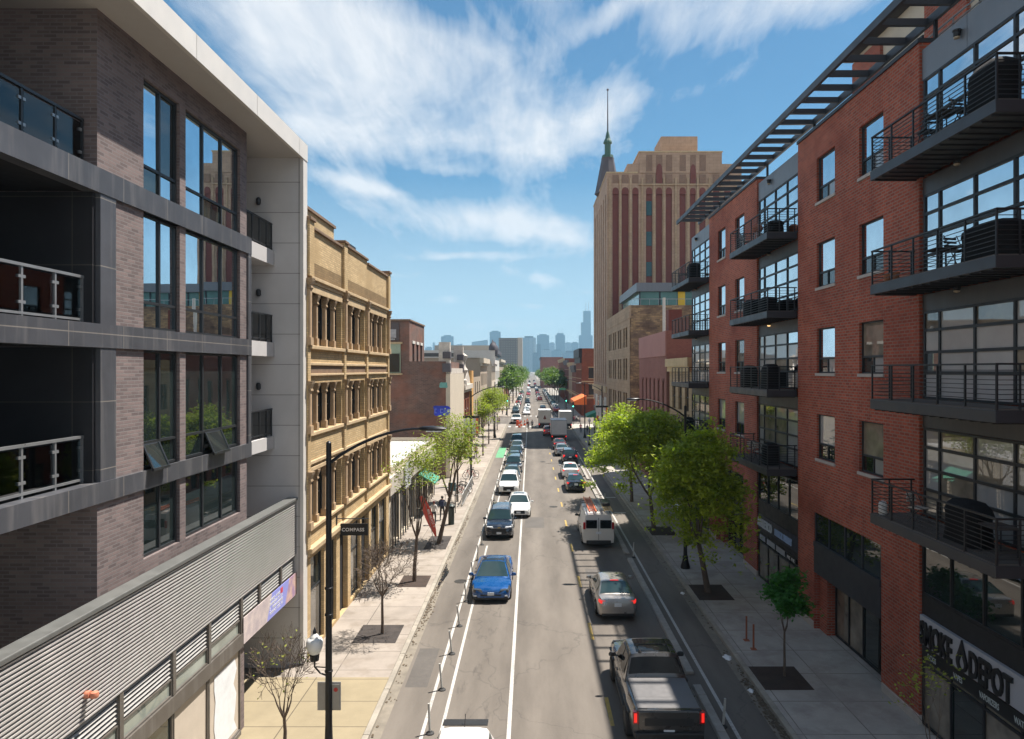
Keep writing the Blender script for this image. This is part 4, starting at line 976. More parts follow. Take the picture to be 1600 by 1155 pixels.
# right: low tan neighbour, pink brick, old brick with glass penthouse
block('shop_building', 'low tan building with a stone cornice right behind the red apartment block', 12.5, 28, 52.8, 61.4, 12.3, 'terracotta_tan', street=(spread(52.8, 61.4, 3, 1.3), [(1.0, 3.2), (4.6, 7.0), (8.0, 10.2)]), cornice=('limestone', .7, .4), frame='steel_dark')
b_ = block('brick_building', 'pink red brick building with a row of tall narrow windows on the right', 12.3, 30, 61.8, 77.2, 14.9, 'brick_pink', street=([(62.9+k*2.3, 63.75+k*2.3) for k in range(6)], [(6.2, 10.3)]), frame='steel_dark', sill='brick_dark_red', shop=(spread(62, 77, 6, 1.2), 3.6))
part('upper_band', MB().box(12.22, 12.31, 61.9, 77.1, 12.6, 14.88), M('pink_render', (.36, .18, .16), .85, var=.12), b_)
part('chimney', MB().box(12.5, 13.7, 61.8, 63, 14.9, 16.8), mt['brick_dark_red'], b_); part('vent_pipe', MB().cyl((12.9, 66, 14.5), (12.9, 66, 18.3), .14, .14, 8), mt['stucco_white'], b_)
b_ = block('brick_building', 'old patchy tan and brown brick building with glass rooftop room on the right', 12.3, 40, 84.2, 109.6, 19.3, 'brick_old', street=([(86.5+k*5.6+d, 87.9+k*5.6+d) for k in range(4) for d in (0, 2.2)], [(5.6, 8.4), (10.0, 12.8), (14.2, 17.0)]), cornice=('terracotta_tan', 1.6, .12))
part('front_face', MB().wall('x', 12.24, -1, 84.2, 109.6, .1, 17.6, [(86.5+k*5.6+d, 87.9+k*5.6+d, z0, z1) for k in range(4) for d in (0, 2.2) for z0, z1 in ((5.6, 8.4), (10.0, 12.8), (14.2, 17.0))], .1), mt['terracotta_tan'], b_)
gp = part('rooftop_room', MB().box(14.0, 38, 88, 104, 18.8, 19.5).box(13.6, 38.4, 87.6, 104.4, 21.4, 22.5), mt['metal_panel'], b_)
gm = MB()
x = 14.0
while x < 36: gm.box(x, x+.16, 88, 88.2, 19.5, 21.4); x += 2.6
part('mullion', gm, mt['steel_grey'], gp); part('glazing', MB().box(14.05, 37.9, 88.1, 103.8, 19.5, 21.4), mt['glass_green'], gp)
pieces('yellow_panel', [(19.0, 19.9, 87.92, 88.0, 19.5, 21.4), (22.4, 23.0, 87.92, 88.0, 19.5, 21.4)], M('panel_yellow', (.75, .48, .04), .6, var=.05), gp)
rr = MB()
for k in range(22): rr.box(12.5+k*1.1, 12.54+k*1.1, 84.4, 84.44, 19.3, 20.1)
rr.box(12.5, 36, 84.38, 84.46, 20.05, 20.12); part('roof_railing', rr, mt['alu_light'], b_)
block('shop_building', 'small grey flat roofed corner shop half hidden behind the bright green tree', 11.2, 16, 77.5, 84.0, 4.6, 'stucco_tan', street=None, shop=(spread(77.6, 83.9, 2, 2.2), 3.2))
# ---------------------------------------------------------------- the old tower
RT = thing('office_tower', 'tall tan brick art deco tower with dark red window bands and green topped spire', 'tower', (24, 121, 0), world=True)
Y0, Y1, X0, X1 = 110., 133., 12.3, 34.
w_ = MB(); strips = [(13.2, 14.2), (14.7, 15.8), (16.4, 17.4), (18.6, 19.6), (20.2, 21.2), (21.8, 22.8), (24., 25.), (25.7, 26.6), (27.2, 28.2), (29.4, 30.4), (31.2, 32.2)]
sts = [(Y0+1.2+k*3.5, Y0+2.5+k*3.5) for k in range(6)]
w_.wall('y', Y0, -1, X0, X1, .1, 43, [(a, b, 9, 40) for a, b in strips], .35); w_.wall('x', X0, -1, Y0, Y1, .1, 43, [(a, b, 9, 40) for a, b in sts], .5)
w_.wall('y', Y1, 1, X0, X1, .1, 43); w_.wall('x', X1, 1, Y0, Y1, .1, 43); w_.quad((X0, Y0, 43), (X1, Y0, 43), (X1, Y1, 43), (X0, Y1, 43))
part('wall', w_, mt['tower_tan'], RT)
for z0, z1, xa, xb, ya in ((43, 44.5, 15.6, 34, Y0+.02), (43.01, 46.3, 17.5, 30.8, Y0-.12), (46.3, 49.6, 21.4, 27.4, Y0+2)):
    part('upper_stage', MB().box(xa, xb, ya, ya+(6 if z1 > 48 else 9), z0, z1), mt['tower_tan'], RT)
part('coping', MB().box(17.4, 30.9, Y0-.22, Y0+9, 46.3, 46.5).box(X0-.1, 17.3, Y0-.1, Y1+.1, 43.0, 43.2), mt['limestone'], RT)
def arch(a, b, z0, z1, y, point=.5):
    h_ = (b-a)*point; m_ = (a+b)/2; n = 6; pts_ = [(a, z0), (b, z0)]
    for k in range(n+1):
        t = k/n*math.pi; pts_.append((m_+(b-a)/2*math.cos(t), z1 + h_*math.sin(t)))
    return pts_
for k, (a, b) in enumerate(strips):
    part('window_band', MB().box(a, b, Y0+.2, Y0+.34, 9, 40), mt['brick_dark_red'], RT)
    part('band_arch', MB().ext(arch(a, b, 39.6, 40.2, 0), 'y', Y0-.03, Y0+.1), mt['brick_dark_red'], RT)
    part('panel', MB().box(a, b, Y0-.14 if k > 2 else Y0-.02, Y0+.05, 41.35, 42.75), mt['tower_panel'], RT)
    if 3 <= k <= 8:
        part('panel', MB().box(a, b, Y0-.16, Y0, 43.9 if k in (4, 7) else 43.3, 45.9), mt['tower_panel'], RT)
        if k in (4, 7): part('pointed_arch', MB().ext(arch(a, b, 41.2, 43.4, 0, 1.1), 'y', Y0-.2, Y0), mt['brick_dark_red'], RT)
fl_ = MB()
for i, (a, b) in enumerate(zip([X0]+[s_[1] for s_ in strips], [s_[0] for s_ in strips]+[X1])): fl_.box((a+b)/2-.16, (a+b)/2+.16, Y0-.22, Y0+.05, 9, 42.2)
fl_.box(17.4, 30.9, Y0-.3, Y0, 41.0, 41.25)
part('pier', fl_, mt['terracotta_tan'], RT)
for z in range(6):
    part('window', MB().box(18.66, 19.54, Y0+.08, Y0+.22, 11.5+z*4.9+.2, 14.0+z*4.9), mt['glass_teal'], RT)
for a, b in sts:
    part('window_band', MB().box(X0+.38, X0+.48, a, b, 9, 40), mt['brick_dark_red'], RT)
    for z in range(8): part('window', MB().box(X0+.3, X0+.39, a+.15, b-.15, 10.5+z*3.7, 12.6+z*3.7), mt['window_far'], RT)
part('base_moulding', MB().box(X0-.25, X1, Y0-.25, Y0+.2, 7.6, 8.6).box(X0-.25, X0+.2, Y0+.2, Y1+.2, 7.6, 8.6), mt['limestone'], RT)
for k in range(6): part('shop_window', MB().box(X0-.06, X0+.02, Y0+.8+k*3.7, Y0+3.9+k*3.7, .6, 6.8), mt['window_far'] if k % 2 else mt['stucco_white'], RT)
sx_, sy_ = 13.9, 123
sp_ = part('spire', MB().lathe((sx_, sy_, 42.9), [(2.4, 0), (2.2, .6), (1.15, 6.2), (1.15, 6.5)], 8), mt['slate'], RT)
part('lantern', MB().lathe((sx_, sy_, 49.4), [(1.1, 0), (1.0, .5), (.55, .6), (.55, 2.6), (.8, 2.7), (.75, 3.0), (.45, 3.6), (.3, 4.4), (.12, 5.)], 10), mt['copper'], sp_)
part('finial', MB().cyl((sx_, sy_, 54.), (sx_, sy_, 61.6), .14, .07, 6).lathe((sx_, sy_, 61.5), [(.05, 0), (.2, .2), (.2, .35), (.03, .5)], 8), mt['slate'], sp_)
# right side past the crossing
for k, (y0, y1, h, m_, lab, cor) in enumerate((
    (166, 186, 16.5, 'brick_rust', 'red brick corner building with a black cornice past the crossing on the right', ('steel_dark', 2.2, .7)),
    (186.3, 204, 12.5, 'brick_pink', 'brown brick building with arched top windows next to the red corner building', ('slate', 1.2, .6)),
    (204.3, 222, 13.5, 'stucco_tan', 'tan block with a plain front far down the right pavement', ('limestone', .8, .6)),
    (222.3, 250, 14.5, 'brick_dark_red', 'dark red far building on the right beyond the plain tan block', ('slate', 1., .5)),
    (250.3, 300, 15.5, 'brick_rust', 'farthest rust brick row on the right behind the trees', ('limestone', .8, .5)),
    (420, 470, 19, 'brick_pink', 'wide brown mill like block closing the right side far away', ('slate', 1., .5)))):
    b_ = block('corner_building', lab, 12.4 if k < 5 else 6.5, 34 if k < 5 else 20, y0, y1, h, m_, street=(spread(y0, y1, 5, 1.5), [(5.2, 7.8), (9.2, 11.2)]), front=(spread(12.6 if k < 5 else 6.8, 30 if k < 5 else 19.8, 5, 1.4), [(5.2, 7.8), (9.2, 11.8)]) if k in (0, 1, 5) else None, sill='limestone', cornice=cor, shop=(spread(y0, y1, 4, 3.), 3.8))
    part('string_course', MB().box(12.2 if k < 5 else 6.3, 12.45, y0, y1, 4.3, 4.7).box(12.4 if k < 5 else 6.5, 34 if k < 5 else 20, y0-.12, y0, 4.3, 4.7).box(12.4 if k < 5 else 6.5, 34 if k < 5 else 20, y0-.12, y0, 8.3, 8.6), mt['limestone'], b_)
solo('awning', MB().ext([(12.3, 5.6), (9.6, 4.4), (9.6, 3.6), (12.3, 3.6)], 'y', 150, 166), mt['awning_orange'], 'bright orange awning at the crossing on the right pavement', 'awning')
solo('awning', MB().ext([(12.2, 3.5), (10.4, 2.8), (10.4, 2.5), (12.2, 2.5)], 'y', 126, 132), mt['awning_green'], 'green shop awning at the foot of the tan tower', 'awning')
# middle distance
block('office_building', 'broad low tan block with roof plant, left of the grey concrete high rise', -90, -38, 640, 700, 34, 'stucco_tan', cornice=None)
b_ = block('concrete_building', 'grey concrete high rise with rows of windows just beyond the street trees', -42, -11, 900, 930, 53, 'concrete_tower')
part('side_face', MB().box(-17, -10.9, 899.8, 931, 0, 53.4), mt['stucco_tan'], b_)
block('office_building', 'low cream factory block far off above the long tan wall', -130, -70, 600, 640, 25, 'stucco_cream')
# ---------------------------------------------------------------- skyline
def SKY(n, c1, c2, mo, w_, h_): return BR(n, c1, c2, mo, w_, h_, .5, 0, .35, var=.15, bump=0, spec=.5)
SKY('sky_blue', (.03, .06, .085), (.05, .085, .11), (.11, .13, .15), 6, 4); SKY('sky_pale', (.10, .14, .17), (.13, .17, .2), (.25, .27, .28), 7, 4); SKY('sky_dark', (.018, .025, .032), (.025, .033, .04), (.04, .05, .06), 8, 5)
mt = MATS
def pxbox(px0, px1, py, Y): return (px0-829)/1067*Y, (px1-829)/1067*Y, EYE + (577.5-py)/1067*Y
def tower(px0, px1, py, Y, m_, lab, kind=0, dep=45):
    x0, x1, h = pxbox(px0, px1, py, Y); x0, x1, w2 = x0, x1, (x1-x0)
    t = thing('skyscraper', lab, 'skyscraper', ((x0+x1)/2, Y+dep/2, 0), world=True)
    b = MB()
    if kind == 1: b.ext([(x0, 0), (x1, 0), (x1, h), (x0, h*.93)], 'y', Y, Y+dep)
    elif kind == 2:
        n = 10; b.rings([[((x0+x1)/2 + w2/2*math.cos(a), Y+dep/2 + dep/2*math.sin(a), z) for a in [2*math.pi*(k+.5)/n for k in range(n)]] for z in (0, h)])
    else: b.box(x0, x1, Y, Y+dep, 0, h)
    part('shaft', b, mt[m_], t)
    c_ = MB()
    if kind in (0, 2): c_.box(x0+w2*.2, x1-w2*.2, Y+8, Y+dep-8, h, h+w2*.10)
    if kind == 3:
        c_.box(x0+w2*.15, x1-w2*.15, Y+6, Y+dep-6, h, h+w2*.2)
        for e in (.35, .7): c_.cyl((x0+w2*e, Y+dep/2, h), (x0+w2*e, Y+dep/2, h+w2*.75), 1.4, .6, 6)
    if c_.v: part('roof_plant', c_, mt['sky_dark'], t)
    return t
for a in ((689, 708, 525.5, 4300, 'sky_blue', 'single flat topped blue tower standing alone at the left end of the skyline'),
          (684, 692, 538, 4500, 'sky_blue', 'lower slab touching the lone blue tower on its left'),
          (706, 722, 537, 4400, 'sky_pale', 'pale low block touching the lone blue tower on its right', 1),
          (676, 679, 535.5, 4800, 'sky_pale', 'thin pale chimney like tower farthest left on the skyline'),
          (664, 675, 543, 4600, 'sky_pale', 'low pale block at the far left edge of the skyline'),
          (737, 762, 531, 4300, 'sky_pale', 'slope topped pale tower with a shorter left side', 1),
          (765, 782, 518.5, 4200, 'sky_blue', 'tall blue tower left of the grey concrete high rise'),
          (815, 838, 527.5, 3300, 'sky_pale', 'rounded pale glass tower right of the grey concrete high rise', 2),
          (832, 842, 552, 3000, 'sky_blue', 'short dark blue tower at the foot of the rounded glass tower'),
          (839, 858, 524, 4200, 'sky_blue', 'flat topped blue tower in the middle of the skyline'),
          (838, 845, 538, 3800, 'sky_dark', 'narrow dark slab in front of the middle blue tower'),
          (858, 867, 536, 4500, 'sky_pale', 'pale low tower between the middle blue tower and the one with twin masts'),
          (868, 883, 523.5, 4700, 'sky_dark', 'dark tower with twin masts on its roof', 3),
          (883, 893, 536, 4600, 'sky_pale', 'pale block right beside the tower with twin masts'),
          (893, 904, 535.5, 4400, 'sky_blue', 'blue block left of the tallest dark tower'),
          (846, 862, 547, 3600, 'sky_pale', 'wide pale low slab in front of the skyline centre'),
          (862, 880, 548, 3900, 'sky_blue', 'wide low blue slab below the tower with twin masts'),
          (878, 908, 551, 3500, 'sky_blue', 'long low blue base block below the tallest tower'),
          (726, 736, 545, 3700, 'sky_pale', 'small pale block left of the slope topped tower'),
          (784, 800, 541, 4000, 'sky_blue', 'blue block peeping out behind the grey concrete high rise'),
          (700, 735, 550, 3000, 'sky_pale', 'long low pale block under the lone blue tower')):
    tower(*a)
ST = thing('skyscraper', 'tallest dark stepped tower with two white antennas at the right end of the skyline', 'skyscraper', (400, 5040, 0), world=True)
for p0, p1, py in ((905, 926, 524), (908.5, 923.5, 503.6), (912, 923.4, 485.5)):
    x0, x1, h = pxbox(p0, p1, py, 5000); b = MB().box(x0, x1, 5000+(p0-905)*3, 5068, 0, h); part('shaft', b, mt['sky_dark'], ST)
am = MB()
for p in (915.5, 919.6): x0, _, h = pxbox(p, p, 485.5, 5030); am.cyl((x0, 5030, h), (x0, 5030, h+66), 3.2, 1.4, 6)
part('antenna', am, mt['stucco_white'], ST)
# ---------------------------------------------------------------- vehicles (built pointing to +Y, then turned)
def paint(name, col, rough=.28, metal=.0, coat=1.):
    if name in MATS: return MATS[name]
    m, nt, b = base(name); b.inputs['Base Color'].default_value = rgb(col); b.inputs['Roughness'].default_value = rough; b.inputs['Metallic'].default_value = metal
    b.inputs['Coat Weight'].default_value = coat; b.inputs['Coat Roughness'].default_value = .03
    tc = nd(nt, 'ShaderNodeTexCoord').outputs['Object']; f = noise(nt, tc, 3, 5)
    nt.links.new(rng(nt, f, .35, .7, rough-.04, rough+.18), b.inputs['Roughness'])
    return m
GL('car_glass', (.022, .042, .045), 1.55, .02, var=.2, wob=0); GL('car_glass_dark', (.005, .006, .007), 1.28, .02, var=.2, wob=0)
M('tyre', (.022, .021, .021), .85, var=.2); M('rim', (.42, .42, .43), .3, metal=.8, var=.1); M('rim_dark', (.03, .03, .032), .35, metal=.6, var=.1)
M('trim_black', (.014, .014, .015), .55, var=.2); M('lamp_clear', (.62, .64, .66), .12, var=.1, coat=1); M('lamp_red', (.35, .008, .008), .2, var=0, coat=1)
M('brake_lit', (.6, .01, .01), .3, var=0, emit=((1., .03, .02), .45)); M('plate', (.62, .66, .70), .4, var=.05); M('lamp_dark', (.05, .055, .06), .1, var=.1, coat=1)
mt = MATS
def lerp(tab, t):
    if t <= tab[0][0]: return tab[0][1:]
    for a, b in zip(tab, tab[1:]):
        if t <= b[0]:
            k = (t-a[0])/(b[0]-a[0]); return tuple(x+(y-x)*k for x, y in zip(a[1:], b[1:]))
    return tab[-1][1:]
# f from the nose, top height, width factor, underside height
SPEC = {
 'sedan': dict(L=4.85, Wd=1.86, H=1.46, wr=.335, ax=(.19, .775), tab=[(0,.60,.74,.30),(.015,.68,.86,.24),(.05,.76,.94,.22),(.15,.86,.985,.21),(.27,.95,1,.2),(.5,.97,1,.2),(.78,1.0,.99,.21),(.87,1.04,.96,.23),(.95,1.05,.92,.26),(.985,1.0,.86,.3),(1,.80,.78,.36)], cab=(.255,.43,.70,.875), belt=.95, hb=.93, hr=.66),
 'fast': dict(L=4.98, Wd=1.96, H=1.44, wr=.35, ax=(.185, .78), tab=[(0,.52,.62,.30),(.012,.62,.80,.22),(.05,.72,.93,.18),(.13,.82,.985,.17),(.26,.90,1,.17),(.5,.93,.99,.17),(.76,1.0,1.,.18),(.87,1.06,.97,.2),(.95,1.05,.92,.24),(.985,.98,.86,.3),(1,.78,.78,.36)], cab=(.24,.47,.66,.90), belt=.91, hb=.90, hr=.60),
 'suv': dict(L=4.75, Wd=1.88, H=1.72, wr=.37, ax=(.185, .775), tab=[(0,.72,.80,.36),(.015,.84,.90,.30),(.05,.95,.96,.28),(.14,1.02,.99,.27),(.255,1.08,1,.27),(.5,1.10,1,.27),(.8,1.12,.99,.28),(.95,1.12,.95,.32),(.985,1.08,.90,.36),(1,.9,.84,.42)], cab=(.24,.38,.90,.985), belt=1.07, hb=.94, hr=.72),
 'hatch': dict(L=4.3, Wd=1.8, H=1.60, wr=.33, ax=(.18, .79), tab=[(0,.62,.78,.3),(.02,.74,.90,.25),(.06,.84,.96,.23),(.15,.93,.99,.22),(.25,1.0,1,.22),(.6,1.02,1,.22),(.9,1.05,.96,.26),(.98,1.02,.90,.32),(1,.85,.84,.4)], cab=(.22,.40,.88,.985), belt=.99, hb=.93, hr=.70),
 'pickup': dict(L=5.9, Wd=2.2, H=1.97, wr=.44, ax=(.175, .80), tab=[(0,.92,.88,.48),(.012,1.08,.95,.42),(.05,1.17,.98,.4),(.15,1.22,1,.4),(.27,1.26,1,.42),(.5,1.27,.97,.45),(.66,1.28,.97,.45),(.8,1.30,1.0,.45),(.97,1.32,.97,.5),(1,1.32,.96,.55)], cab=(.265,.36,.57,.645), belt=1.25, hb=.93, hr=.70),
 'van': dict(L=5.6, Wd=2.0, H=2.12, wr=.37, ax=(.15, .77), tab=[(0,.80,.84,.34),(.015,.95,.92,.28),(.05,1.05,.97,.27),(.14,1.12,1,.27),(.22,1.18,1,.28),(.9,1.2,1,.3),(1,1.2,.98,.36)], cab=(.17,.30,.955,.995), belt=1.16, hb=.97, hr=.80),
}
def body_mb(sp):
    L, W2 = sp['L'], sp['Wd']/2; wr = sp['wr']; ra = wr*1.16; mb = MB(); fs = {t[0] for t in sp['tab']}
    for a in sp['ax']:
        for k in (-1.001, -.999, -.86, -.6, -.3, 0, .3, .6, .86, .999, 1.001): fs.add(a + k*ra/L)
    for k in range(1, 10): fs.add(k/10)
    rings = []
    for f in sorted(x for x in fs if 0 <= x <= 1):
        zt, wf, zb = lerp(sp['tab'], f); hw = W2*wf; y = L/2 - f*L; za = zb
        for a in sp['ax']:
            d = abs(f-a)*L
            if d < ra: za = max(zb, wr + math.sqrt(ra*ra-d*d))
        zl = za; ze = max(zl+.06, zb+(zt-zb)*.5); zg = max(zt-.10, ze+.03)
        h = [(0, zb), (hw*.70, zb), (hw*.73, zl+.0), (hw*.965, zl+.01), (hw, ze), (hw*.992, (ze+zg)/2), (hw*.965, zg), (hw*.90, zt-.015), (hw*.55, zt+.02), (0, zt+.03)]
        r = [(x, y, z) for x, z in h] + [(-x, y, z) for x, z in h[::-1][1:-1]]
        rings.append(r)
    return mb.rings(rings)
def cabfun(sp):
    L, W2 = sp['L'], sp['Wd']/2; a, b, c, d = sp['cab']; H = sp['H']; belt = sp['belt']
    zr = lerp(sp['tab'], d)[0]
    tab = [(a, belt), (b, H-.03), ((b+c)/2, H), (c, H-.035), (d, zr-.0)]
    hb, hr = W2*sp['hb'], W2*sp['hr']
    z = lambda f: lerp(tab, f)[0]
    hw = lambda q: hb - (hb-hr)*max(0, min(1.05, (q-belt)/(H-belt)))
    return z, hw, tab
def cab_mb(sp):
    z, hw, tab = cabfun(sp); L = sp['L']; mb = MB(); rings = []; a, b, c, d = sp['cab']
    for f in sorted({a, a+(b-a)*.5, b-.012, b, b+.015, (b+c)/2, c-.015, c, c+.012, (c+d)/2, d}):
        q = z(f); y = L/2 - f*L; low = sp['belt']-.06; zs = max(low+.02, q-.07); cr = .035*min(1, (q-sp['belt'])/.3+.3)
        h = [(0, low), (hw(low), low), (hw(zs), zs), (hw(q)*.955, q-.01), (hw(q)*.6, q+cr*.7), (0, q+cr)]
        rings.append([(x, y, zz_) for x, zz_ in h] + [(-x, y, zz_) for x, zz_ in h[::-1][1:-1]])
    return mb.rings(rings)
def top_patch(sp, f0, f1, wfrac, lift, nx=6, ny=3):
    z, hw, tab = cabfun(sp); L = sp['L']; g = []
    for j in range(ny+1):
        f = f0+(f1-f0)*j/ny; q = z(f); cr = .035*min(1, (q-sp['belt'])/.3+.3); row = []
        for i in range(nx+1):
            s = -1+2*i/nx; x = s*wfrac*hw(q); u = abs(x)/hw(q)
            zz_ = q + cr*(1-.3*u/.6) if u < .6 else q + cr*.7 - (cr*.7+.01)*(u-.6)/.355
            row.append((x, L/2-f*L, zz_+lift))
        g.append(row)
    return MB().rings(g, closed=False, cap=False)
def side_glass(sp, side, y0f, y1f, z0=None, off=.012):
    z, hw, tab = cabfun(sp); L = sp['L']; z0 = z0 or sp['belt']+.03; n = 6; v = []
    rows = []
    for k in range(n+1):
        f = y0f+(y1f-y0f)*k/n; zt = max(z0+.01, min(z(f)-.085, sp['H']-.13)); rows.append([(side*(hw(z0)+off), L/2-f*L, z0), (side*(hw(zt)+off), L/2-f*L, zt)])
    return MB().rings(rows, closed=False, cap=False)
def wheel(parent, x, y, r, w_, rim='rim'):
    s = 1 if x > 0 else -1
    t = part('wheel', MB().tube([(x-s*w_/2, y, r), (x-s*w_*.4, y, r), (x+s*w_*.35, y, r), (x+s*w_/2, y, r)], [r*.94, r, r, r*.93], 20), mt['tyre'], parent, smooth=True, ang=50)
    rm = MB().cyl((x+s*w_*.40, y, r), (x+s*(w_*.5+.008), y, r), r*.66, r*.62, 16)
    rm.mi = 1
    for k in range(5):
        a = 2*math.pi*k/5; c_, q = math.cos(a), math.sin(a)
        rm.quad(*[(x+s*(w_*.5+.012), y+r*.55*c_*e-q*g, r+r*.55*q*e+c_*g) for e, g in ((.45, -.03), (.98, -.07), (.98, .07), (.45, .03))])
    part('rim', rm, [mt[rim], mt['rim_dark']], t, recalc=False)
def pb(mb_pts, **k): return mb_pts
def lampbox(x0, x1, y0, y1, z0, z1, tap=.06):
    return MB().rings([[(x0, y0, z0), (x1, y0, z0), (x1, y0, z1), (x0, y0, z1)], [(x0+tap*(x0 < 0)*0, y1, z0+.02), (x1, y1, z0+.02), (x1, y1, z1-.01), (x0, y1, z1-.01)]])
def car(name, label, cat, x, y, away, pm, kind='sedan', det=2, group=None, brake=False, glass='car_glass', yaw=0., roofglass=None, rim='rim', rails=False, scale=None, seams=True):
    """x, y: middle of the car; away = tail towards the camera"""
    sp = dict(SPEC[kind]); 
    if scale: sp['L'] *= scale
    L, W2, H = sp['L'], sp['Wd']/2, sp['H']; z, hw, tab = cabfun(sp); a, b, c, d = sp['cab']; belt = sp['belt']
    t = thing(name, label, cat, (x, y, .004), (0 if away else math.pi)+yaw, group)
    bd = part('body', body_mb(sp), pm, t, smooth=True, ang=38)
    part('cabin', cab_mb(sp), pm, t, smooth=True, ang=38)
    part('windshield', top_patch(sp, a+.012, b-.010, .93, .012), mt[glass], t, smooth=True, recalc=False)
    if kind == 'van':
        # blind cargo sides, two rear door windows
        for s in (-1, 1):
            part('side_window', side_glass(sp, s, a+.03, b+.07), mt[glass], t, recalc=False)
            part('rear_window', MB().box(s*.10, s*.80, -L/2-.012, -L/2+.04, 1.27, 1.80), mt['car_glass_dark'], t, bevel=.03)
        part('door_gap', MB().box(-.012, .012, -L/2-.012, -L/2+.03, .55, 1.95), mt['trim_black'], t)
    else:
        part('rear_window', top_patch(sp, c+.012, d-.015, .92, .012), mt[glass], t, smooth=True, recalc=False)
        m_ = b + (c-b)*.42
        for s in (-1, 1):
            part('side_window', side_glass(sp, s, a+.045, m_-.008), mt[glass], t, recalc=False)
            if kind != 'pickup' : part('side_window', side_glass(sp, s, m_+.008, c+(.03 if kind in ('sedan', 'fast') else .0)), mt[glass], t, recalc=False)
            else: part('side_window', side_glass(sp, s, m_+.008, c-.0), mt[glass], t, recalc=False)
    if roofglass: part('roof_glass', top_patch(sp, roofglass[0], roofglass[1], .92 if kind == 'fast' else .72, .010), mt['car_glass_dark'], t, smooth=True, recalc=False)
    # lamps, grille, plates
    zf = lerp(sp['tab'], .03)[0]; wf = W2*.9; zr_ = lerp(sp['tab'], .985)[0]
    for s in (-1, 1):
        hl = MB().rings([[(s*(wf-.50), L/2+.015, zf-.16), (s*(wf-.04), L/2-.08, zf-.16), (s*(wf-.03), L/2-.11, zf-.02), (s*(wf-.44), L/2-.02, zf-.03)], [(s*(wf-.46), L/2-.20, zf-.12), (s*(wf+.075), L/2-.42, zf-.08), (s*(wf+.035), L/2-.50, zf+.085), (s*(wf-.36), L/2-.28, zf+.06)]])
        part('headlight', hl, mt['lamp_dark' if kind == 'fast' else 'lamp_clear'], t, bevel=.015)
        if kind == 'pickup': tl = MB().box(s*(W2*.965), s*(W2*.965-.17), -L/2-.02, -L/2+.12, .92, 1.28)
        elif kind == 'van': tl = MB().box(s*(W2*.985), s*(W2*.985-.15), -L/2-.018, -L/2+.1, 1.22, 1.66)
        elif kind in ('suv', 'hatch'): tl = MB().box(s*(W2*.90), s*(W2*.90-.22), -L/2+.02, -L/2+.2, zr_-.26, zr_+.03)
        else: tl = MB().rings([[(s*(W2*.42), -L/2+.005, zr_-.17), (s*(W2*.84), -L/2+.03, zr_-.18), (s*(W2*.84), -L/2+.06, zr_-.04), (s*(W2*.46), -L/2+.05, zr_-.05)], [(s*(W2*.42), -L/2+.14, zr_-.17), (s*(W2*.93), -L/2+.26, zr_-.15), (s*(W2*.92), -L/2+.28, zr_-.03), (s*(W2*.46), -L/2+.16, zr_-.05)]])
        tlo = part('taillight', tl, mt['brake_lit' if brake else 'lamp_red'], t, bevel=.015)
        if kind == 'pickup' and brake: tlo.data.materials[0] = mt['lamp_red']; part('lamp_lit', MB().box(s*(W2*.965-.03), s*(W2*.965-.11), -L/2-.026, -L/2-.019, .97, 1.24), mt['brake_lit'], tlo)
        mr = MB().lathe((0, 0, 0), [(.02, 0), (.09, .02), (.10, .08), (.07, .15), (.02, .16)], 10)
        ym = L/2-(a+.06)*L; mb_ = MB().add(mr, Matrix.Translation((s*(W2+.10), ym, belt-.0)) @ Matrix.Diagonal((1.3, .75, 1.0, 1))); mb_.box(s*(W2-.14), s*(W2+.08), ym-.03, ym+.03, belt+.01, belt+.05)
        part('wing_mirror', mb_, mt['trim_black'] if kind in ('pickup', 'van') else pm, t, smooth=True)
    if brake and kind in ('sedan', 'van'): part('brake_light', top_patch(sp, c+.002, c+.012, .3, .02, 4, 1) if kind == 'sedan' else MB().box(-.12, .12, -L/2-.0, -L/2+.08, 1.98, 2.06), mt['brake_lit'], t)
    gz = zf - .2
    part('grille', MB().box(-W2*.52, W2*.52, L/2-.12, L/2+.012, sp['tab'][0][3]+.06, gz+.10 if kind != 'fast' else sp['tab'][0][3]+.14), mt['trim_black'], t, bevel=.02)
    part('licence_plate', MB().box(-.16, .16, L/2+.006, L/2+.03, .40, .54), mt['plate'], t)
    zp = {'pickup': .62, 'van': .92}.get(kind, .78 if kind in ('suv', 'hatch') else .70)
    part('licence_plate', MB().box(-.16, .16, -L/2-.03, -L/2+.06, zp, zp+.15), mt['plate'], t)
    bl = MB()
    bl.box(-W2*.74, W2*.74, L/2-.25, L/2-.02, sp['tab'][0][3]-.06, sp['tab'][0][3]+.05); bl.box(-W2*.78, W2*.78, -L/2-.005 if kind != 'van' else -L/2-.06, -L/2+.3, sp['tab'][-1][3]-.10, sp['tab'][-1][3]+(.05 if kind not in ('van',) else .16))
    part('bumper', bl, mt['trim_black'], t, bevel=.03)
    for fx in sp['ax']:
        for s in (-1, 1): wheel(t, s*(W2-.115), L/2-fx*L, sp['wr'], .23 if kind != 'pickup' else .32, rim)
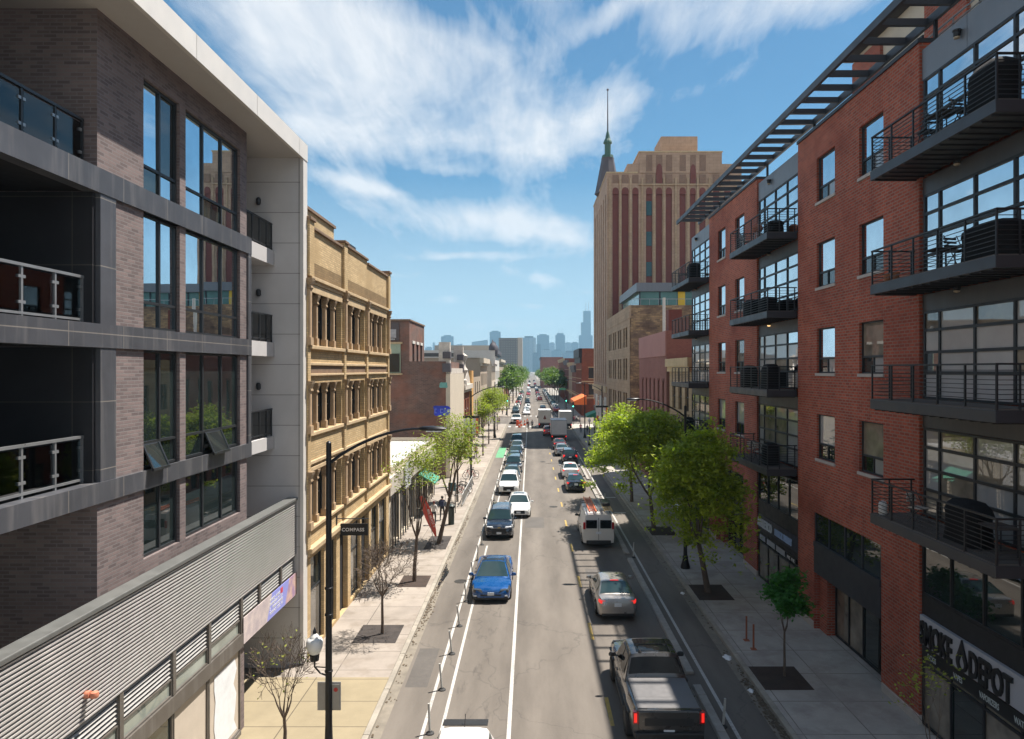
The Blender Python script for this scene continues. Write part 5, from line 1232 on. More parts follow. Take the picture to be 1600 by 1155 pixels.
    if det > 1 and seams:
        sm = MB()
        for s in (-1, 1):
            for f in ((a+.055), b+(c-b)*.42, min(c+.02, .74)): 
                for k in range(3):
                    q0, q1 = .42+(belt-.5)*k/3, .42+(belt-.5)*(k+1)/3
                    wx = lambda q: W2*lerp(sp['tab'], f)[1]*(1.0 if q < belt-.15 else .975)
                    sm.quad((s*(wx(q0)+.004), L/2-f*L-.006, q0), (s*(wx(q0)+.004), L/2-f*L+.006, q0), (s*(wx(q1)+.004), L/2-f*L+.006, q1), (s*(wx(q1)+.004), L/2-f*L-.006, q1))
            for f in (b+(c-b)*.36, min(c-.0, .68)): sm.box(s*W2*.985, s*(W2*1.0+.025), L/2-f*L-.09, L/2-f*L+.09, belt-.17, belt-.14)
        part('door_trim', sm, mt['trim_black'], t, recalc=False)
    if rails:
        rl = MB()
        for s in (-1, 1): rl.tube([(s*hw(H)*.88, L/2-(b+.02)*L, H-.02), (s*hw(H)*.88, L/2-(b+.05)*L, H+.05), (s*hw(H)*.88, L/2-(c-.05)*L, H+.05), (s*hw(H)*.88, L/2-(c-.02)*L, H-.02)], .02, 5)
        part('roof_rail', rl, mt['trim_black'], t)
    return t, sp
P_blue = paint('paint_blue', (.001, .070, .25), .22, .3); P_white = paint('paint_car_white', (.74, .73, .71), .3); P_black = paint('paint_black', (.010, .011, .013), .2)
P_navy = paint('paint_navy', (.012, .018, .032), .22, .2); P_silver = paint('paint_silver', (.36, .33, .30), .3, .6); P_grey = paint('paint_truck', (.075, .070, .066), .25, .5); P_red = paint('paint_red', (.34, .015, .012), .28)
P_teal = paint('paint_teal', (.03, .055, .065), .25, .3); P_ltgrey = paint('paint_ltgrey', (.32, .33, .34), .3, .5); P_beige = paint('paint_beige', (.33, .28, .22), .3, .4)
PK = 'cars parked along the bike lane'; TR = 'cars queuing away from the camera'
# parked row and oncoming cars on the left
t, sp = car('hatchback', 'white hatchback at the bottom edge with black roof spoiler and antenna', 'car', -1.80, 17.0, False, P_white, 'hatch', rim='rim', group=PK)
part('roof_spoiler', MB().ext([(-2.16, 1.545), (-1.74, 1.60), (-1.74, 1.575), (-2.12, 1.52)], 'x', -.62, .62), mt['trim_black'], t); part('antenna', MB().tube([(0, -1.62, 1.6), (0, -1.9, 1.82)], .012, 5), mt['trim_black'], t)
t, sp = car('parked_car', 'bright blue low sedan with a dark panoramic roof and green number plate', 'car', -1.93, 35.6, False, P_blue, 'fast', roofglass=(.478, .80), rim='rim_dark', group=PK)
lb = MB()
for s in (-1, 1): lb.rings([[(s*.50, 2.375, .60), (s*.84, 2.25, .64), (s*.845, 2.243, .66), (s*.50, 2.37, .62)], [(s*.50, 2.40, .60), (s*.84, 2.29, .64), (s*.845, 2.29, .66), (s*.50, 2.40, .62)]])
part('day_lamp', lb, mt['lamp_clear'], t); part('lower_trim', MB().box(-.84, .84, 2.30, 2.475, .17, .33), mt['trim_black'], t, bevel=.03); part('fog_lamp', MB().box(-.80, -.68, 2.40, 2.485, .34, .40), mt['lamp_clear'], t); part('fog_lamp', MB().box(.68, .80, 2.40, 2.485, .34, .40), mt['lamp_clear'], t)
t, sp = car('parked_car', 'black SUV with roof rails parked behind the blue sedan', 'car', -2.1, 47.8, False, P_navy, 'suv', rails=True, group=PK); part('badge', MB().box(-.09, .09, 2.375, 2.395, .80, .86), M('badge_gold', (.5, .36, .1), .3, metal=.8, var=0), t)
car('car', 'white sedan with sunroof driving out beside the black SUV', 'car', -.92, 54.4, False, P_white, 'sedan', roofglass=(.5, .6), group='cars driving towards the camera')
car('parked_car', 'white SUV parked directly behind the moving white sedan', 'car', -1.98, 63.9, False, P_white, 'suv', rails=True, det=1, group=PK)
for k, (y, pm, kd, lab) in enumerate(((70.3, P_teal, 'sedan', 'dark teal sedan parked just behind the white SUV'), (76.6, P_black, 'suv', 'black crossover second behind the parked white SUV'), (82.8, P_teal, 'sedan', 'dark green sedan third behind the parked white SUV'), (88.9, P_navy, 'sedan', 'navy sedan fourth behind the parked white SUV'), (95.2, P_ltgrey, 'sedan', 'grey sedan second from the far end of the parked left row'), (101.4, P_teal, 'suv', 'dark crossover at the far end of the parked left row'))):
    car('parked_car', lab, 'car', -1.95+.1*math.sin(k*2.1), y, False, pm, kd, det=1, group=PK)
# queue on the right
t, sp = car('pickup_truck', 'dark grey pickup truck with a flat bed cover in the bottom right of the road', 'pickup', 4.08, 23.05, True, P_grey, 'pickup', brake=True, glass='car_glass_dark', roofglass=(.375, .555), rim='rim_dark')
L = 5.9
part('bed_cover', MB().box(-.92, .92, -2.86, -.90, 1.30, 1.352).box(-.90, .90, -2.2, -2.19, 1.352, 1.358), M('bed_vinyl', (.15, .145, .145), .45, var=.12, scale=6), t, bevel=.012)
part('tailgate', MB().box(-.90, .90, -2.985, -2.9, .74, 1.31), P_grey, t, bevel=.03); part('tailgate_trim', MB().box(-.72, .72, -2.992, -2.984, .88, 1.10).box(-.93, .93, -2.99, -2.88, 1.31, 1.335), M('trim_dark_grey', (.022, .022, .023), .45, var=.2), t, bevel=.004)
part('rear_bumper', MB().box(-1.02, 1.02, -3.06, -2.8, .50, .70), mt['trim_black'], t, bevel=.04)
part('roof_bar', MB().box(-.56, .56, L/2-.463*L-.012, L/2-.463*L+.012, 1.98, 2.03), P_grey, t); part('roof_antenna', MB().lathe((-.45, -.36, 1.95), [(.07, 0), (.06, .03), (.02, .09)], 8), mt['trim_black'], t)
part('hood_scoop', MB().box(-.42, .42, 1.75, 2.45, 1.22, 1.28), P_grey, t, bevel=.03); pieces('fender_flare', [(-1.14, -1.05, 1.35, 2.5, .93, .99), (1.05, 1.14, 1.35, 2.5, .93, .99), (-1.14, -1.05, -2.35, -1.2, .93, .99), (1.05, 1.14, -2.35, -1.2, .93, .99)], mt['trim_black'], t, bevel=.025)
pieces('side_step', [(-1.09, -.86, -.95, 1.2, .36, .44), (.86, 1.09, -.95, 1.2, .36, .44)], mt['trim_black'], t, bevel=.02)
car('car', 'silver bronze sedan with lit brake lights ahead of the grey pickup', 'car', 3.93, 33.1, True, P_silver, 'sedan', brake=True, group=TR)
t, sp = car('work_van', 'dirty white work van carrying orange and silver ladders on its roof', 'van', 4.32, 46.1, True, paint('paint_van', (.60, .585, .55), .4, coat=.4), 'van', glass='car_glass_dark')
rk = MB()
for y in (-2.3, -.8, .7): rk.tube([(-.86, y, 2.05), (-.86, y, 2.28), (.86, y, 2.28), (.86, y, 2.05)], .025, 5)
part('roof_rack', rk, mt['alu_light'], t)
def ladder(name, label, x, y0, y1, z, m_, w_=.42):
    l = MB(); l.box(x-w_/2-.03, x-w_/2+.03, y0, y1, z, z+.09); l.box(x+w_/2-.03, x+w_/2+.03, y0, y1, z, z+.09)
    y = y0+.2
    while y < y1-.1: l.cyl((x-w_/2, y, z+.045), (x+w_/2, y, z+.045), .02, .02, 5); y += .3
    solo(name, l, m_, label, 'ladder', 'ladders on the van roof')
ladder('ladder', 'long silver ladder with orange side rails on the left of the van roof', 3.95, 43.2, 48.2, 2.32, M('ladder_orange', (.55, .13, .05), .5, var=.15))
ladder('ladder', 'shorter silver ladder in the middle of the van roof', 4.45, 43.6, 47.6, 2.32, mt['alu_light'], .36)
ladder('ladder', 'pale step ladder lying over the right edge of the van roof', 4.95, 43.4, 45.6, 2.32, M('ladder_yellow', (.5, .36, .18), .6, var=.2), .5)
solo('roof_box', MB().box(4.7, 5.2, 44.6, 46.2, 2.44, 2.62), mt['trim_dark_grey'], 'dark flat box strapped on top of the ladders at the van roof edge', 'box', bevel=.03)
car('car', 'black sedan braking ahead of the white van', 'car', 4.2, 65.2, True, P_black, 'sedan', brake=True, group=TR)
car('car', 'white sedan right ahead of the black braking sedan', 'car', 4.18, 73.0, True, P_white, 'sedan', brake=True, det=1, group=TR)
car('car', 'dark SUV with red tail lights nearer the curb ahead of the white sedans', 'car', 4.75, 84.2, True, P_navy, 'suv', brake=True, det=1, group=TR)
car('car', 'pale silver sedan ahead of the dark SUV in the queue', 'car', 4.15, 91.5, True, P_ltgrey, 'sedan', det=1, group=TR)
car('car', 'dark maroon sedan just behind the nearest grey box truck', 'car', 4.15, 98.6, True, paint('paint_maroon', (.12, .02, .02), .3), 'sedan', brake=True, det=1, group=TR)
car('car', 'red car half hidden left of the nearest box truck', 'car', 3.1, 118, True, P_red, 'suv', brake=True, det=1, group=TR)
car('pickup_truck', 'white pickup facing the camera beside the traffic cones', 'pickup', -3.0, 145, False, P_white, 'pickup', det=1)
M('box_white', (.58, .57, .54), .5, var=.12, scale=1, streak=.1); M('box_grey', (.62, .62, .62), .6, var=.15, scale=1, streak=.1)
def box_truck(name, label, x, y, away, m_, L=7., Wd=2.35, H=3.3, cabc=None, deco=None):
    t = thing(name, label, 'truck', (x, y, .004), 0 if away else math.pi)
    b = MB().box(-Wd/2, Wd/2, -L/2, L/2-1.9, .95, H); part('cargo_box', b, mt[m_], t, bevel=.04)
    fr_ = MB()
    for s in (-1, 1): fr_.box(s*(Wd/2-.06), s*(Wd/2+.012), -L/2-.012, -L/2+.06, .95, H-.02)
    fr_.box(-Wd/2, Wd/2, -L/2-.012, -L/2+.06, H-.14, H+.012); fr_.box(-Wd/2, Wd/2, -L/2-.014, -L/2+.06, .95, 1.12)
    part('door_frame', fr_, mt['alu_light'], t)
    cb_ = MB().rings([[(-Wd*.44, y_, z0), (Wd*.44, y_, z0), (Wd*.44*k, y_, z1), (-Wd*.44*k, y_, z1)] for y_, z0, z1, k in ((L/2-1.85, .7, 2.3, .92), (L/2-1.0, .7, 2.3, .92), (L/2-.5, .6, 1.45, .98), (L/2, .55, 1.25, .96))])
    part('cab', cb_, cabc or P_white, t, bevel=.04); part('windshield', MB().quad((-.85, L/2-.52, 1.5), (.85, L/2-.52, 1.5), (.78, L/2-.94, 2.2), (-.78, L/2-.94, 2.2)), mt['car_glass_dark'], t, recalc=False)
    ch = MB().box(-Wd*.42, Wd*.42, -L/2+.1, L/2-1.6, .55, .95); ch.box(-Wd*.46, Wd*.46, -L/2-.1, -L/2+.1, .48, .66); part('chassis', ch, mt['trim_black'], t)
    for s in (-1, 1):
        part('taillight', MB().box(s*Wd*.40, s*Wd*.47, -L/2-.12, -L/2-.09, .70, .90), mt['brake_lit'], t)
        for yy in (L/2-.9, -L/2+1.5): wheel(t, s*(Wd/2-.2), yy, .46, .3, 'rim_dark')
        part('wing_mirror', MB().box(s*Wd*.5, s*(Wd*.5+.2), L/2-1.0, L/2-.9, 1.5, 2.0), mt['trim_black'], t)
    if deco: part('decal', MB().lathe((0, 0, 0), [(.02, 0), (.3, .1), (.16, .5), (.05, .8)], 8), mt[deco], t).matrix_local = Matrix.Translation((0, -L/2-.02, 1.7)) @ Matrix.Diagonal((1, .05, 1, 1))
    return t
box_truck('box_truck', 'grey box truck with a roll up door in the queue, nearest of the three trucks', 4.5, 111.5, True, 'box_grey', 7.4, 2.5, 3.35)
box_truck('box_truck', 'off white box truck with a small dark emblem, leftmost truck at the crossing', 2.75, 135.5, True, 'box_white', 7.2, 2.45, 3.5, deco='brick_dark_red')
box_truck('box_truck', 'rounded white delivery truck at the curb right of the two box trucks', 6.75, 134, True, 'box_white', 7., 2.4, 3.3)
# far traffic, a few pixels each
PAL = [P_black, P_white, P_ltgrey, P_navy, P_silver, P_red, P_teal, P_beige]
def far_car(x, y, away, pm, lab, group, kind='sedan'):
    sp = SPEC[kind]; mb = MB(); mb.add(body_mb(sp)); mb.add(cab_mb(sp)); n = len(mb.f)
    mb.mi = 1; a, b, c, d = sp['cab']; mb.add(MB())
    for g in (top_patch(sp, a+.012, b-.01, .93, .012, 2, 1), top_patch(sp, c+.012, d-.015, .92, .012, 2, 1)): g.m = [1]*len(g.f); mb.add(g)
    for s in (-1, 1): g = side_glass(sp, s, a+.045, c); g.m = [1]*len(g.f); mb.add(g)
    for fx in sp['ax']:
        for s in (-1, 1): g = MB().cyl((s*(sp['Wd']/2-.22), sp['L']/2-fx*sp['L'], sp['wr']), (s*sp['Wd']/2, sp['L']/2-fx*sp['L'], sp['wr']), sp['wr'], None, 10); g.m = [2]*len(g.f); mb.add(g)
    for s in (-1, 1):
        g = MB().box(s*.5, s*.85, -sp['L']/2-.01, -sp['L']/2+.2, .7, .85); g.m = [3]*len(g.f); mb.add(g)
    o = bpy.data.objects.new('car', mesh_of('car', mb, [pm, mt['car_glass'], mt['tyre'], mt['lamp_red']], smooth=True)); COL.objects.link(o)
    o.location = (x, y, .004); o.rotation_euler = (0, 0, 0 if away else math.pi); tag(o, lab, 'car', group)
FT = 'far traffic past the crossing'; FP = 'cars parked along the right curb past the crossing'
NTH = ['first', 'second', 'third', 'fourth', 'fifth', 'sixth', 'seventh', 'eighth', 'ninth', 'tenth', 'eleventh', 'twelfth', 'thirteenth', 'fourteenth', 'fifteenth', 'sixteenth', 'seventeenth', 'eighteenth', 'nineteenth', 'twentieth', 'twenty-first', 'twenty-second', 'twenty-third', 'twenty-fourth']
CN = {id(P_black): 'black', id(P_white): 'white', id(P_ltgrey): 'light grey', id(P_navy): 'navy', id(P_silver): 'bronze', id(P_red): 'red', id(P_teal): 'teal', id(P_beige): 'beige'}
for k, (x, y, pm, kd) in enumerate(((-1.0, 172, P_white, 'sedan'), (-1.1, 181, P_ltgrey, 'sedan'), (-.9, 192, P_white, 'suv'), (-1.0, 224, P_black, 'suv'), (-1.2, 262, P_beige, 'sedan'), (-1.0, 300, P_red, 'sedan'), (-.9, 338, P_ltgrey, 'suv'), (-1.1, 400, P_white, 'sedan'), (-1.0, 450, P_red, 'suv'), (-1.0, 520, P_white, 'sedan'), (-.9, 600, P_black, 'suv'))):
    far_car(x, y, False, pm, '%s car oncoming past the crossing, %s in its lane from the camera' % (CN[id(pm)], NTH[k]), FT, kd)
for k, (x, y, pm, kd) in enumerate(((3.4, 190, P_black, 'sedan'), (3.3, 246, P_red, 'suv'), (3.2, 258, P_white, 'sedan'), (3.3, 285, P_beige, 'sedan'), (3.1, 310, P_red, 'sedan'), (3.2, 345, P_navy, 'suv'), (3.2, 390, P_white, 'sedan'), (3.1, 450, P_silver, 'sedan'), (3.2, 500, P_red, 'suv'), (3.1, 560, P_white, 'sedan'), (3.2, 640, P_navy, 'suv'))):
    far_car(x, y, True, pm, '%s car driving away past the crossing, %s in its lane from the camera' % (CN[id(pm)], NTH[k]), FT, kd)
for k in range(24):
    pm = [P_red, P_ltgrey, P_white, P_teal, P_navy, P_black, P_silver, P_white, P_navy, P_beige, P_ltgrey, P_black, P_teal, P_white][k % 14]
    far_car(6.9, 183+k*7.2+(k % 3)*.5, True, pm, '%s car parked at the right curb past the crossing, %s in the row' % (CN[id(pm)], NTH[k]), FP, ['sedan', 'suv', 'sedan'][k % 3])
for k in range(18):
    pm = [P_teal, P_beige, P_white, P_black, P_red, P_ltgrey, P_navy, P_silver][k % 8]
    far_car(-3.9, 178+k*8.4, False, pm, '%s car parked at the left curb past the crossing, %s in the row' % (CN[id(pm)], NTH[k]), 'cars parked along the left curb past the crossing', ['suv', 'sedan'][k % 2])
# ---------------------------------------------------------------- trees
M('bark', (.115, .085, .065), .9, var=.4, scale=9, bump=.6); M('bark_pale', (.20, .155, .115), .9, var=.35, scale=9, bump=.5)
LEAF('leaf_locust', (.44, .48, .055), (.15, .23, .025), .45); LEAF('leaf_spring', (.30, .32, .05), (.17, .23, .035), .4); LEAF('leaf_young', (.065, .21, .03), (.03, .12, .022)); LEAF('leaf_far', (.13, .20, .035), (.06, .11, .025)); LEAF('leaf_sparse', (.32, .33, .06), (.22, .27, .05), .4)
mt = MATS
def tree(label, x, y, h, cr, seed, leaf, nleaf, trunk_h, size=(.16, .07), spread_=.9, lean=(0, 0), tr=.11, bark='bark', name='street_tree', depth=4, droop=.15, group=None, bare=False, fork=3, csz=.34, leafy=False, gaps=0., rmin=0., hang=0.):
    r_ = random.Random(seed); t = thing(name, label, 'tree', (x, y, .135), 0, group)
    tm = MB(); tips = []
    top_z = h
    def grow(p, d, ln, rad, lev):
        n = 4; pts = [p]; rr = [rad]; q = Vector(p); d = Vector(d).normalized()
        for k in range(n):
            d = (d + Vector((r_.gauss(0, .12), r_.gauss(0, .12), r_.gauss(.02, .08)))).normalized(); q = q + d*ln/n; pts.append(q.copy()); rr.append(max(rmin, rad*(1-.42*(k+1)/n)))
            if (lev >= depth-1 and k >= 1) or (lev == depth-2 and k >= 2 and leafy): tips.append((q.copy(), d.copy()))
        tm.tube(pts, rr, 7 if lev < 2 else (5 if lev < 3 else 3), cap=False)
        if lev >= depth: tips.append((q, d)); return
        m = r_.choice([2, 3, 3]) if lev else fork
        a0 = r_.uniform(0, 6.28)
        for k in range(m):
            a = a0 + 6.283*k/m + r_.gauss(0, .35); sp_ = spread_*r_.uniform(.6, 1.15)
            u = d.orthogonal().normalized(); v = d.cross(u)
            nd_ = (d*math.cos(sp_*.75) + (u*math.cos(a)+v*math.sin(a))*math.sin(sp_*.75) + Vector((0, 0, .18-.06*lev))).normalized()
            grow(q - d*ln*r_.uniform(0, .35)*(lev > 0), nd_, ln*r_.uniform(.62, .82), rr[-1]*r_.uniform(.62, .85), lev+1)
        if r_.random() < .7 and lev: grow(q, (d + Vector((r_.gauss(0, .2), r_.gauss(0, .2), .1))).normalized(), ln*.7, rr[-1]*.8, lev+1)
    base_pts = [(0, 0, -.1), (lean[0]*.3+r_.gauss(0, .02), lean[1]*.3, trunk_h*.35), (lean[0]*.7, lean[1]*.7+r_.gauss(0, .03), trunk_h*.7), (lean[0], lean[1], trunk_h)]
    tm.tube(base_pts, [tr*1.25, tr, tr*.9, tr*.78], 9, cap=False)
    P0 = Vector(base_pts[-1]); L0 = (h-trunk_h)*.40
    a0 = r_.uniform(0, 6.28)
    for k in range(fork):
        a = a0+6.283*k/fork; grow(P0, (math.cos(a)*spread_*.62+lean[0]*.1, math.sin(a)*spread_*.62, 1.), L0*r_.uniform(.85, 1.15), tr*.62, 1)
    grow(P0, (lean[0]*.2, lean[1]*.2, 1), L0*1.05, tr*.68, 1)
    # keep it inside the outline of the real tree
    mx = max(p[2] for p in tm.v); rx = sorted(math.hypot(p[0]-lean[0], p[1]-lean[1]) for p in tm.v)[int(len(tm.v)*.985)]
    sz, sx = (h-trunk_h)/(mx-trunk_h), cr/max(rx, .1)
    def fit(p):
        z = p[2]
        if z <= trunk_h: return tuple(p)
        k = min(1, (z-trunk_h)/(.25*(h-trunk_h))); f = 1+(sx-1)*k
        return (lean[0]+(p[0]-lean[0])*f, lean[1]+(p[1]-lean[1])*f, trunk_h+(z-trunk_h)*sz)
    tm.v = [fit(p) for p in tm.v]; tips = [(Vector(fit(p)), d) for p, d in tips]
    part('trunk', tm, mt[bark], t, smooth=True, ang=60)
    if not nleaf: return t
    lf = MB(); r_.shuffle(tips); per = nleaf/len(tips)/(1-gaps)
    for p, d in tips:
        if r_.random() < gaps: continue
        if hang and r_.random() < .55: p = p + Vector(((p.x-lean[0])*.12, (p.y-lean[1])*.12, -hang*r_.random()**1.3))
        c_ = csz*r_.uniform(.6, 1.4); nn = int(per*r_.choice([.3, .8, 1.2, 1.7]) + r_.random())
        ax = Vector((r_.gauss(0, 1), r_.gauss(0, 1), r_.gauss(0, .35)))
        for k in range(nn):
            o = p + Vector((r_.gauss(0, c_), r_.gauss(0, c_), r_.gauss(0, c_*.42)-droop*c_))
            u = Vector((r_.gauss(0, 1), r_.gauss(0, 1), r_.gauss(-droop, .4))).normalized(); v = u.cross(Vector((r_.gauss(0, .45), r_.gauss(0, .45), 1))).normalized()
            a, b = size[0]*r_.uniform(.6, 1.3)/2, size[1]*r_.uniform(.7, 1.3)/2
            lf.quad(o-u*a, o+v*b-u*a*.1, o+u*a, o-v*b-u*a*.1)
    me = mesh_of('crown', lf, mt[leaf], recalc=False); o = bpy.data.objects.new('crown', me); COL.objects.link(o); o.parent = t
    return t
tree('big green locust tree in the shaded pit before the dark blue shop sign', 8.96, 34.4, 8.9, 2.05, 5, 'leaf_locust', 26000, 2.6, (.24, .11), 1.1, (-.5, .1), .14, csz=.34, droop=.4, leafy=True, gaps=.3, hang=2.6)
tree('bright green locust tree lit by the sun, just behind the big shaded locust', 8.6, 47.4, 8.6, 3.8, 9, 'leaf_locust', 28000, 2.4, (.27, .125), 1.05, (-.3, 0), .14, csz=.38, droop=.4, leafy=True, gaps=.3, hang=2.4)
tree('farther bright green locust tree on the right pavement near the low grey shop', 8.6, 58.0, 8.3, 2.9, 21, 'leaf_locust', 14000, 2.5, (.28, .12), 1.05, (-.1, 0), .13, csz=.42, droop=.4, leafy=True, gaps=.3, hang=2.)
tree('small dense dark green young tree beside the two rusty posts', 9.3, 25.0, 3.95, .9, 4, 'leaf_young', 3000, 1.6, (.18, .11), .7, (0, 0), .045, csz=.15, depth=4, droop=.0, gaps=.58, leafy=True)
tree('thin half bare sapling in front of the white shop sign board', 10.35, 17.6, 4.2, .85, 14, 'leaf_sparse', 170, 1.3, (.12, .07), .9, (0, 0), .035, csz=.12, depth=4, bark='bark')
tree('bare sapling in the dark mulch bed beside the nearest street lamp', -6.3, 29.0, 4.1, 1.5, 31, 'leaf_spring', 0, 1.6, tr=.06, spread_=1.1, depth=5, bark='bark', fork=6, rmin=.009)
tree('bare sapling with a few yellow green leaves at the lower left by the tan pavement', -7.0, 19.4, 3.9, 1.1, 8, 'leaf_sparse', 70, 1.3, (.10, .065), 0.85, (0, 0), .055, csz=.1, depth=5, bark='bark', fork=4, rmin=.008)
tree('upright tree with thin yellow green spring leaves in the brown soil pit', -6.15, 36.2, 7.9, 1.75, 17, 'leaf_spring', 1900, 2.3, (.17, .08), .72, (.1, .1), .10, csz=.26, depth=5)
tree('leaning tree with yellow green spring leaves behind the soil pit tree', -5.95, 44.0, 8.4, 2.3, 23, 'leaf_spring', 3200, 2.9, (.20, .095), .8, (.7, .4), .13, csz=.34, depth=5)
for k, (x, y, h, cr, n, lab) in enumerate(((-6.2, 58, 5.2, 1.3, 900, 'small half bare tree near the bike racks on the left'), (-6.2, 89, 7.2, 1.7, 1500, 'pale yellow green tree before the far left lamp post'), (-6.3, 103, 8.6, 2.2, 2200, 'yellow green tree below the long tan wall'), (-6.2, 115, 8.2, 2.2, 2200, 'yellow green tree second below the long tan wall'), (-6.2, 127, 8.0, 2.1, 2000, 'yellow green tree last before the crossing on the left'))):
    tree(lab, x, y, h, cr, 40+k, 'leaf_spring', n, 2.6, (.30, .16), .8, (0, 0), .09, csz=.4, depth=4, group='spring trees along the left pavement')
far = []
for k in range(16):
    far.append((-6.2-.5*(k % 2)+k*.12, 196+k*(15+k), 10.+1.4*(k % 3), 3.1, 'green street tree past the crossing on the left, %s from the camera' % NTH[k], 'green trees past the crossing on the left'))
for k in range(16):
    far.append((9.6-k*.12, 232+k*(14+k), 9.5+1.3*(k % 3), 3.3, 'green street tree past the crossing on the right, %s from the camera' % NTH[k], 'green trees past the crossing on the right'))
for k, (x, y, h, cr, lab, g) in enumerate(far):
    tree(lab, x, y, h, cr, 70+k, 'leaf_far', 1300, 3.2, (.75, .45), 1.0, (0, 0), .16, csz=.8, depth=3, group=g)
# ---------------------------------------------------------------- street furniture
M('lamp_black', (.012, .012, .014), .4, metal=.3, var=.2); M('globe', (.72, .72, .70), .25, var=.04, coat=.5)
M('flex_post', (.42, .41, .38), .6, var=.2, scale=8); M('flex_base', (.03, .03, .03), .7, var=.1); M('concrete_kerb', (.30, .28, .25), .85, var=.3, scale=4, bump=.2)
M('rust', (.30, .095, .045), .8, var=.3, scale=12); M('banner_orange', (.62, .16, .06), .7, var=.12); M('banner_white', (.60, .58, .58), .7, var=.12, scale=4); M('sign_back', (.30, .29, .28), .5, metal=.3, var=.2)
mt = MATS
def lamp(label, x, y, arm, base=.135, h=9.15, banners=False, globe=1, sign=False, full=True):
    """arm: +1 reaches to +X over the road, -1 to -X"""
    t = thing('street_lamp', label, 'street lamp', (x, y, base), 0, 'tall black street lamps')
    p = MB().lathe((0, 0, 0), [(.27, 0), (.27, .12), (.21, .3), (.15, .55), (.165, .62), (.115, .75), (.10, 1.2), (.095, 3), (.075, h), (.03, h+.05)], 12)
    for z in (2.65, 4.25, 5.0): p.lathe((0, 0, z), [(.105, 0), (.115, .01), (.115, .05), (.105, .06)], 12)
    part('pole', p, mt['lamp_black'], t, smooth=True)
    pts = []
    for k in range(11):
        s = k/10; pts.append((arm*(.07+2.55*s), 0, h-.55+.95*math.sin(s*math.pi/2)**.85))
    part('arm', MB().tube(pts, [.05-.018*k/10 for k in range(11)], 7), mt['lamp_black'], t, smooth=True)
    e = pts[-1]
    hd = MB().rings([[(e[0]+arm*d, w_*c_, e[2]+.0+hh*s_) for c_, s_ in [(math.cos(a), math.sin(a)) for a in [2*math.pi*q/10 for q in range(10)]]] for d, w_, hh in ((-.05, .04, .04), (.05, .10, .07), (.3, .16, .08), (.6, .15, .06), (.72, .06, .02))])
    part('lamp_head', hd, mt['lamp_black'], t, smooth=True); part('lens', MB().box(e[0]+arm*.15, e[0]+arm*.58, -.10, .10, e[2]-.085, e[2]-.055), mt['globe'], t)
    if globe:
        gx = -arm*.40*globe; gz = 2.95
        br_ = MB().tube([(-arm*.05*globe, 0, 2.55), (gx*.6, 0, 2.62), (gx, 0, 2.8), (gx, 0, 2.95)], .028, 6); br_.tube([(-arm*.05*globe, 0, 2.78), (gx*.9, 0, 2.8)], .018, 5)
        br_.lathe((gx, 0, gz), [(.05, 0), (.12, .03), (.14, .2), (.10, .24)], 10); part('bracket', br_, mt['lamp_black'], t)
        part('globe', MB().lathe((gx, 0, gz+.2), [(.10, 0), (.17, .06), (.23, .22), (.235, .36), (.20, .44), (.14, .47), (.12, .52), (.05, .6), (.02, .62)], 16), mt['globe'], t, smooth=True)
        part('globe_cap', MB().lathe((gx, 0, gz+.80), [(.06, 0), (.05, .06), (.02, .14), (.005, .18)], 8), mt['lamp_black'], t)
    if banners:
        b_ = MB()
        for z in (4.9, 6.55): b_.tube([(-.75, 0, z), (.75, 0, z)], .03, 5)
        b_.box(-.78, .78, -.05, .05, 6.5, 6.72); part('banner_arm', b_, mt['lamp_black'], t)
        for s in (-1, 1):
            q = MB().box(s*.12, s*.72, -.012, .012, 4.95, 6.5); f = part('banner', q, mt['banner_white'], t)
            part('banner_stripe', MB().box(*( (s*.45, s*.715) if s > 0 else (s*.70, s*.40)), -.016, .016, 4.98, 6.48 if s > 0 else 5.5), mt['banner_orange'], f)
            part('lettering', scribble(((.50 if s > 0 else -.36), -.018, 5.0), (0, 0, 1), (-1, 0, 0) if s > 0 else (-1, 0, 0), 1.2, .14, 1, 3), mt['white_letter'] if s > 0 else mt['letter_grey'], f)
    if sign:
        part('sign_plate', MB().box(-.33, .33, .03, .06, 1.55, 2.35), mt['sign_back'], t); part('sign_mark', MB().box(.08, .3, -.0, .0299, 1.6, 2.3), mt['sign_back'], t)
        part('sign_dot', MB().cyl((.2, -.012, 2.15), (.2, 0, 2.15), .06, .06, 12), M('dot_red', (.45, .03, .03), .5, var=0), t)
    return t
lamp('nearest tall black street lamp with a white globe, in front of the black hanging sign', -5.72, 19.35, 1, sign=True)
lamp('tall black street lamp with white and orange banners on the left pavement', -5.8, 66.5, 1, banners=True, globe=0)
lamp('tall black street lamp near the far trees on the left, beyond the bannered one', -5.85, 112, 1, globe=0)
lamp('tall black street lamp behind the big locust tree on the right pavement', 8.75, 38.6, -1, globe=-1)
lamp('tall black street lamp with orange and white banners near the tan tower', 8.9, 85, -1, banners=True, globe=0)
lamp('farthest tall black street lamp on the right pavement before the crossing', 8.9, 112, -1, globe=0)
lamp('tall black street lamp past the crossing on the left', -5.9, 168, 1, globe=0)
for k, (x, y) in enumerate(((8.7, 93), (8.7, 101))):
    t = thing('lamp_post', ['short black post lamp on the right pavement, nearer of the two by the bannered lamp', 'short black post lamp on the right pavement, farther of the two by the bannered lamp'][k], 'lamp', (x, y, .135), 0, 'short post lamps')
    part('post', MB().lathe((0, 0, 0), [(.22, 0), (.2, .3), (.10, .6), (.07, .8), (.06, 3.4), (.09, 3.45)], 10), mt['lamp_black'], t, smooth=True); part('globe', MB().lathe((0, 0, 3.45), [(.1, 0), (.2, .15), (.2, .35), (.1, .5), (.02, .6)], 10), mt['globe'], t, smooth=True)
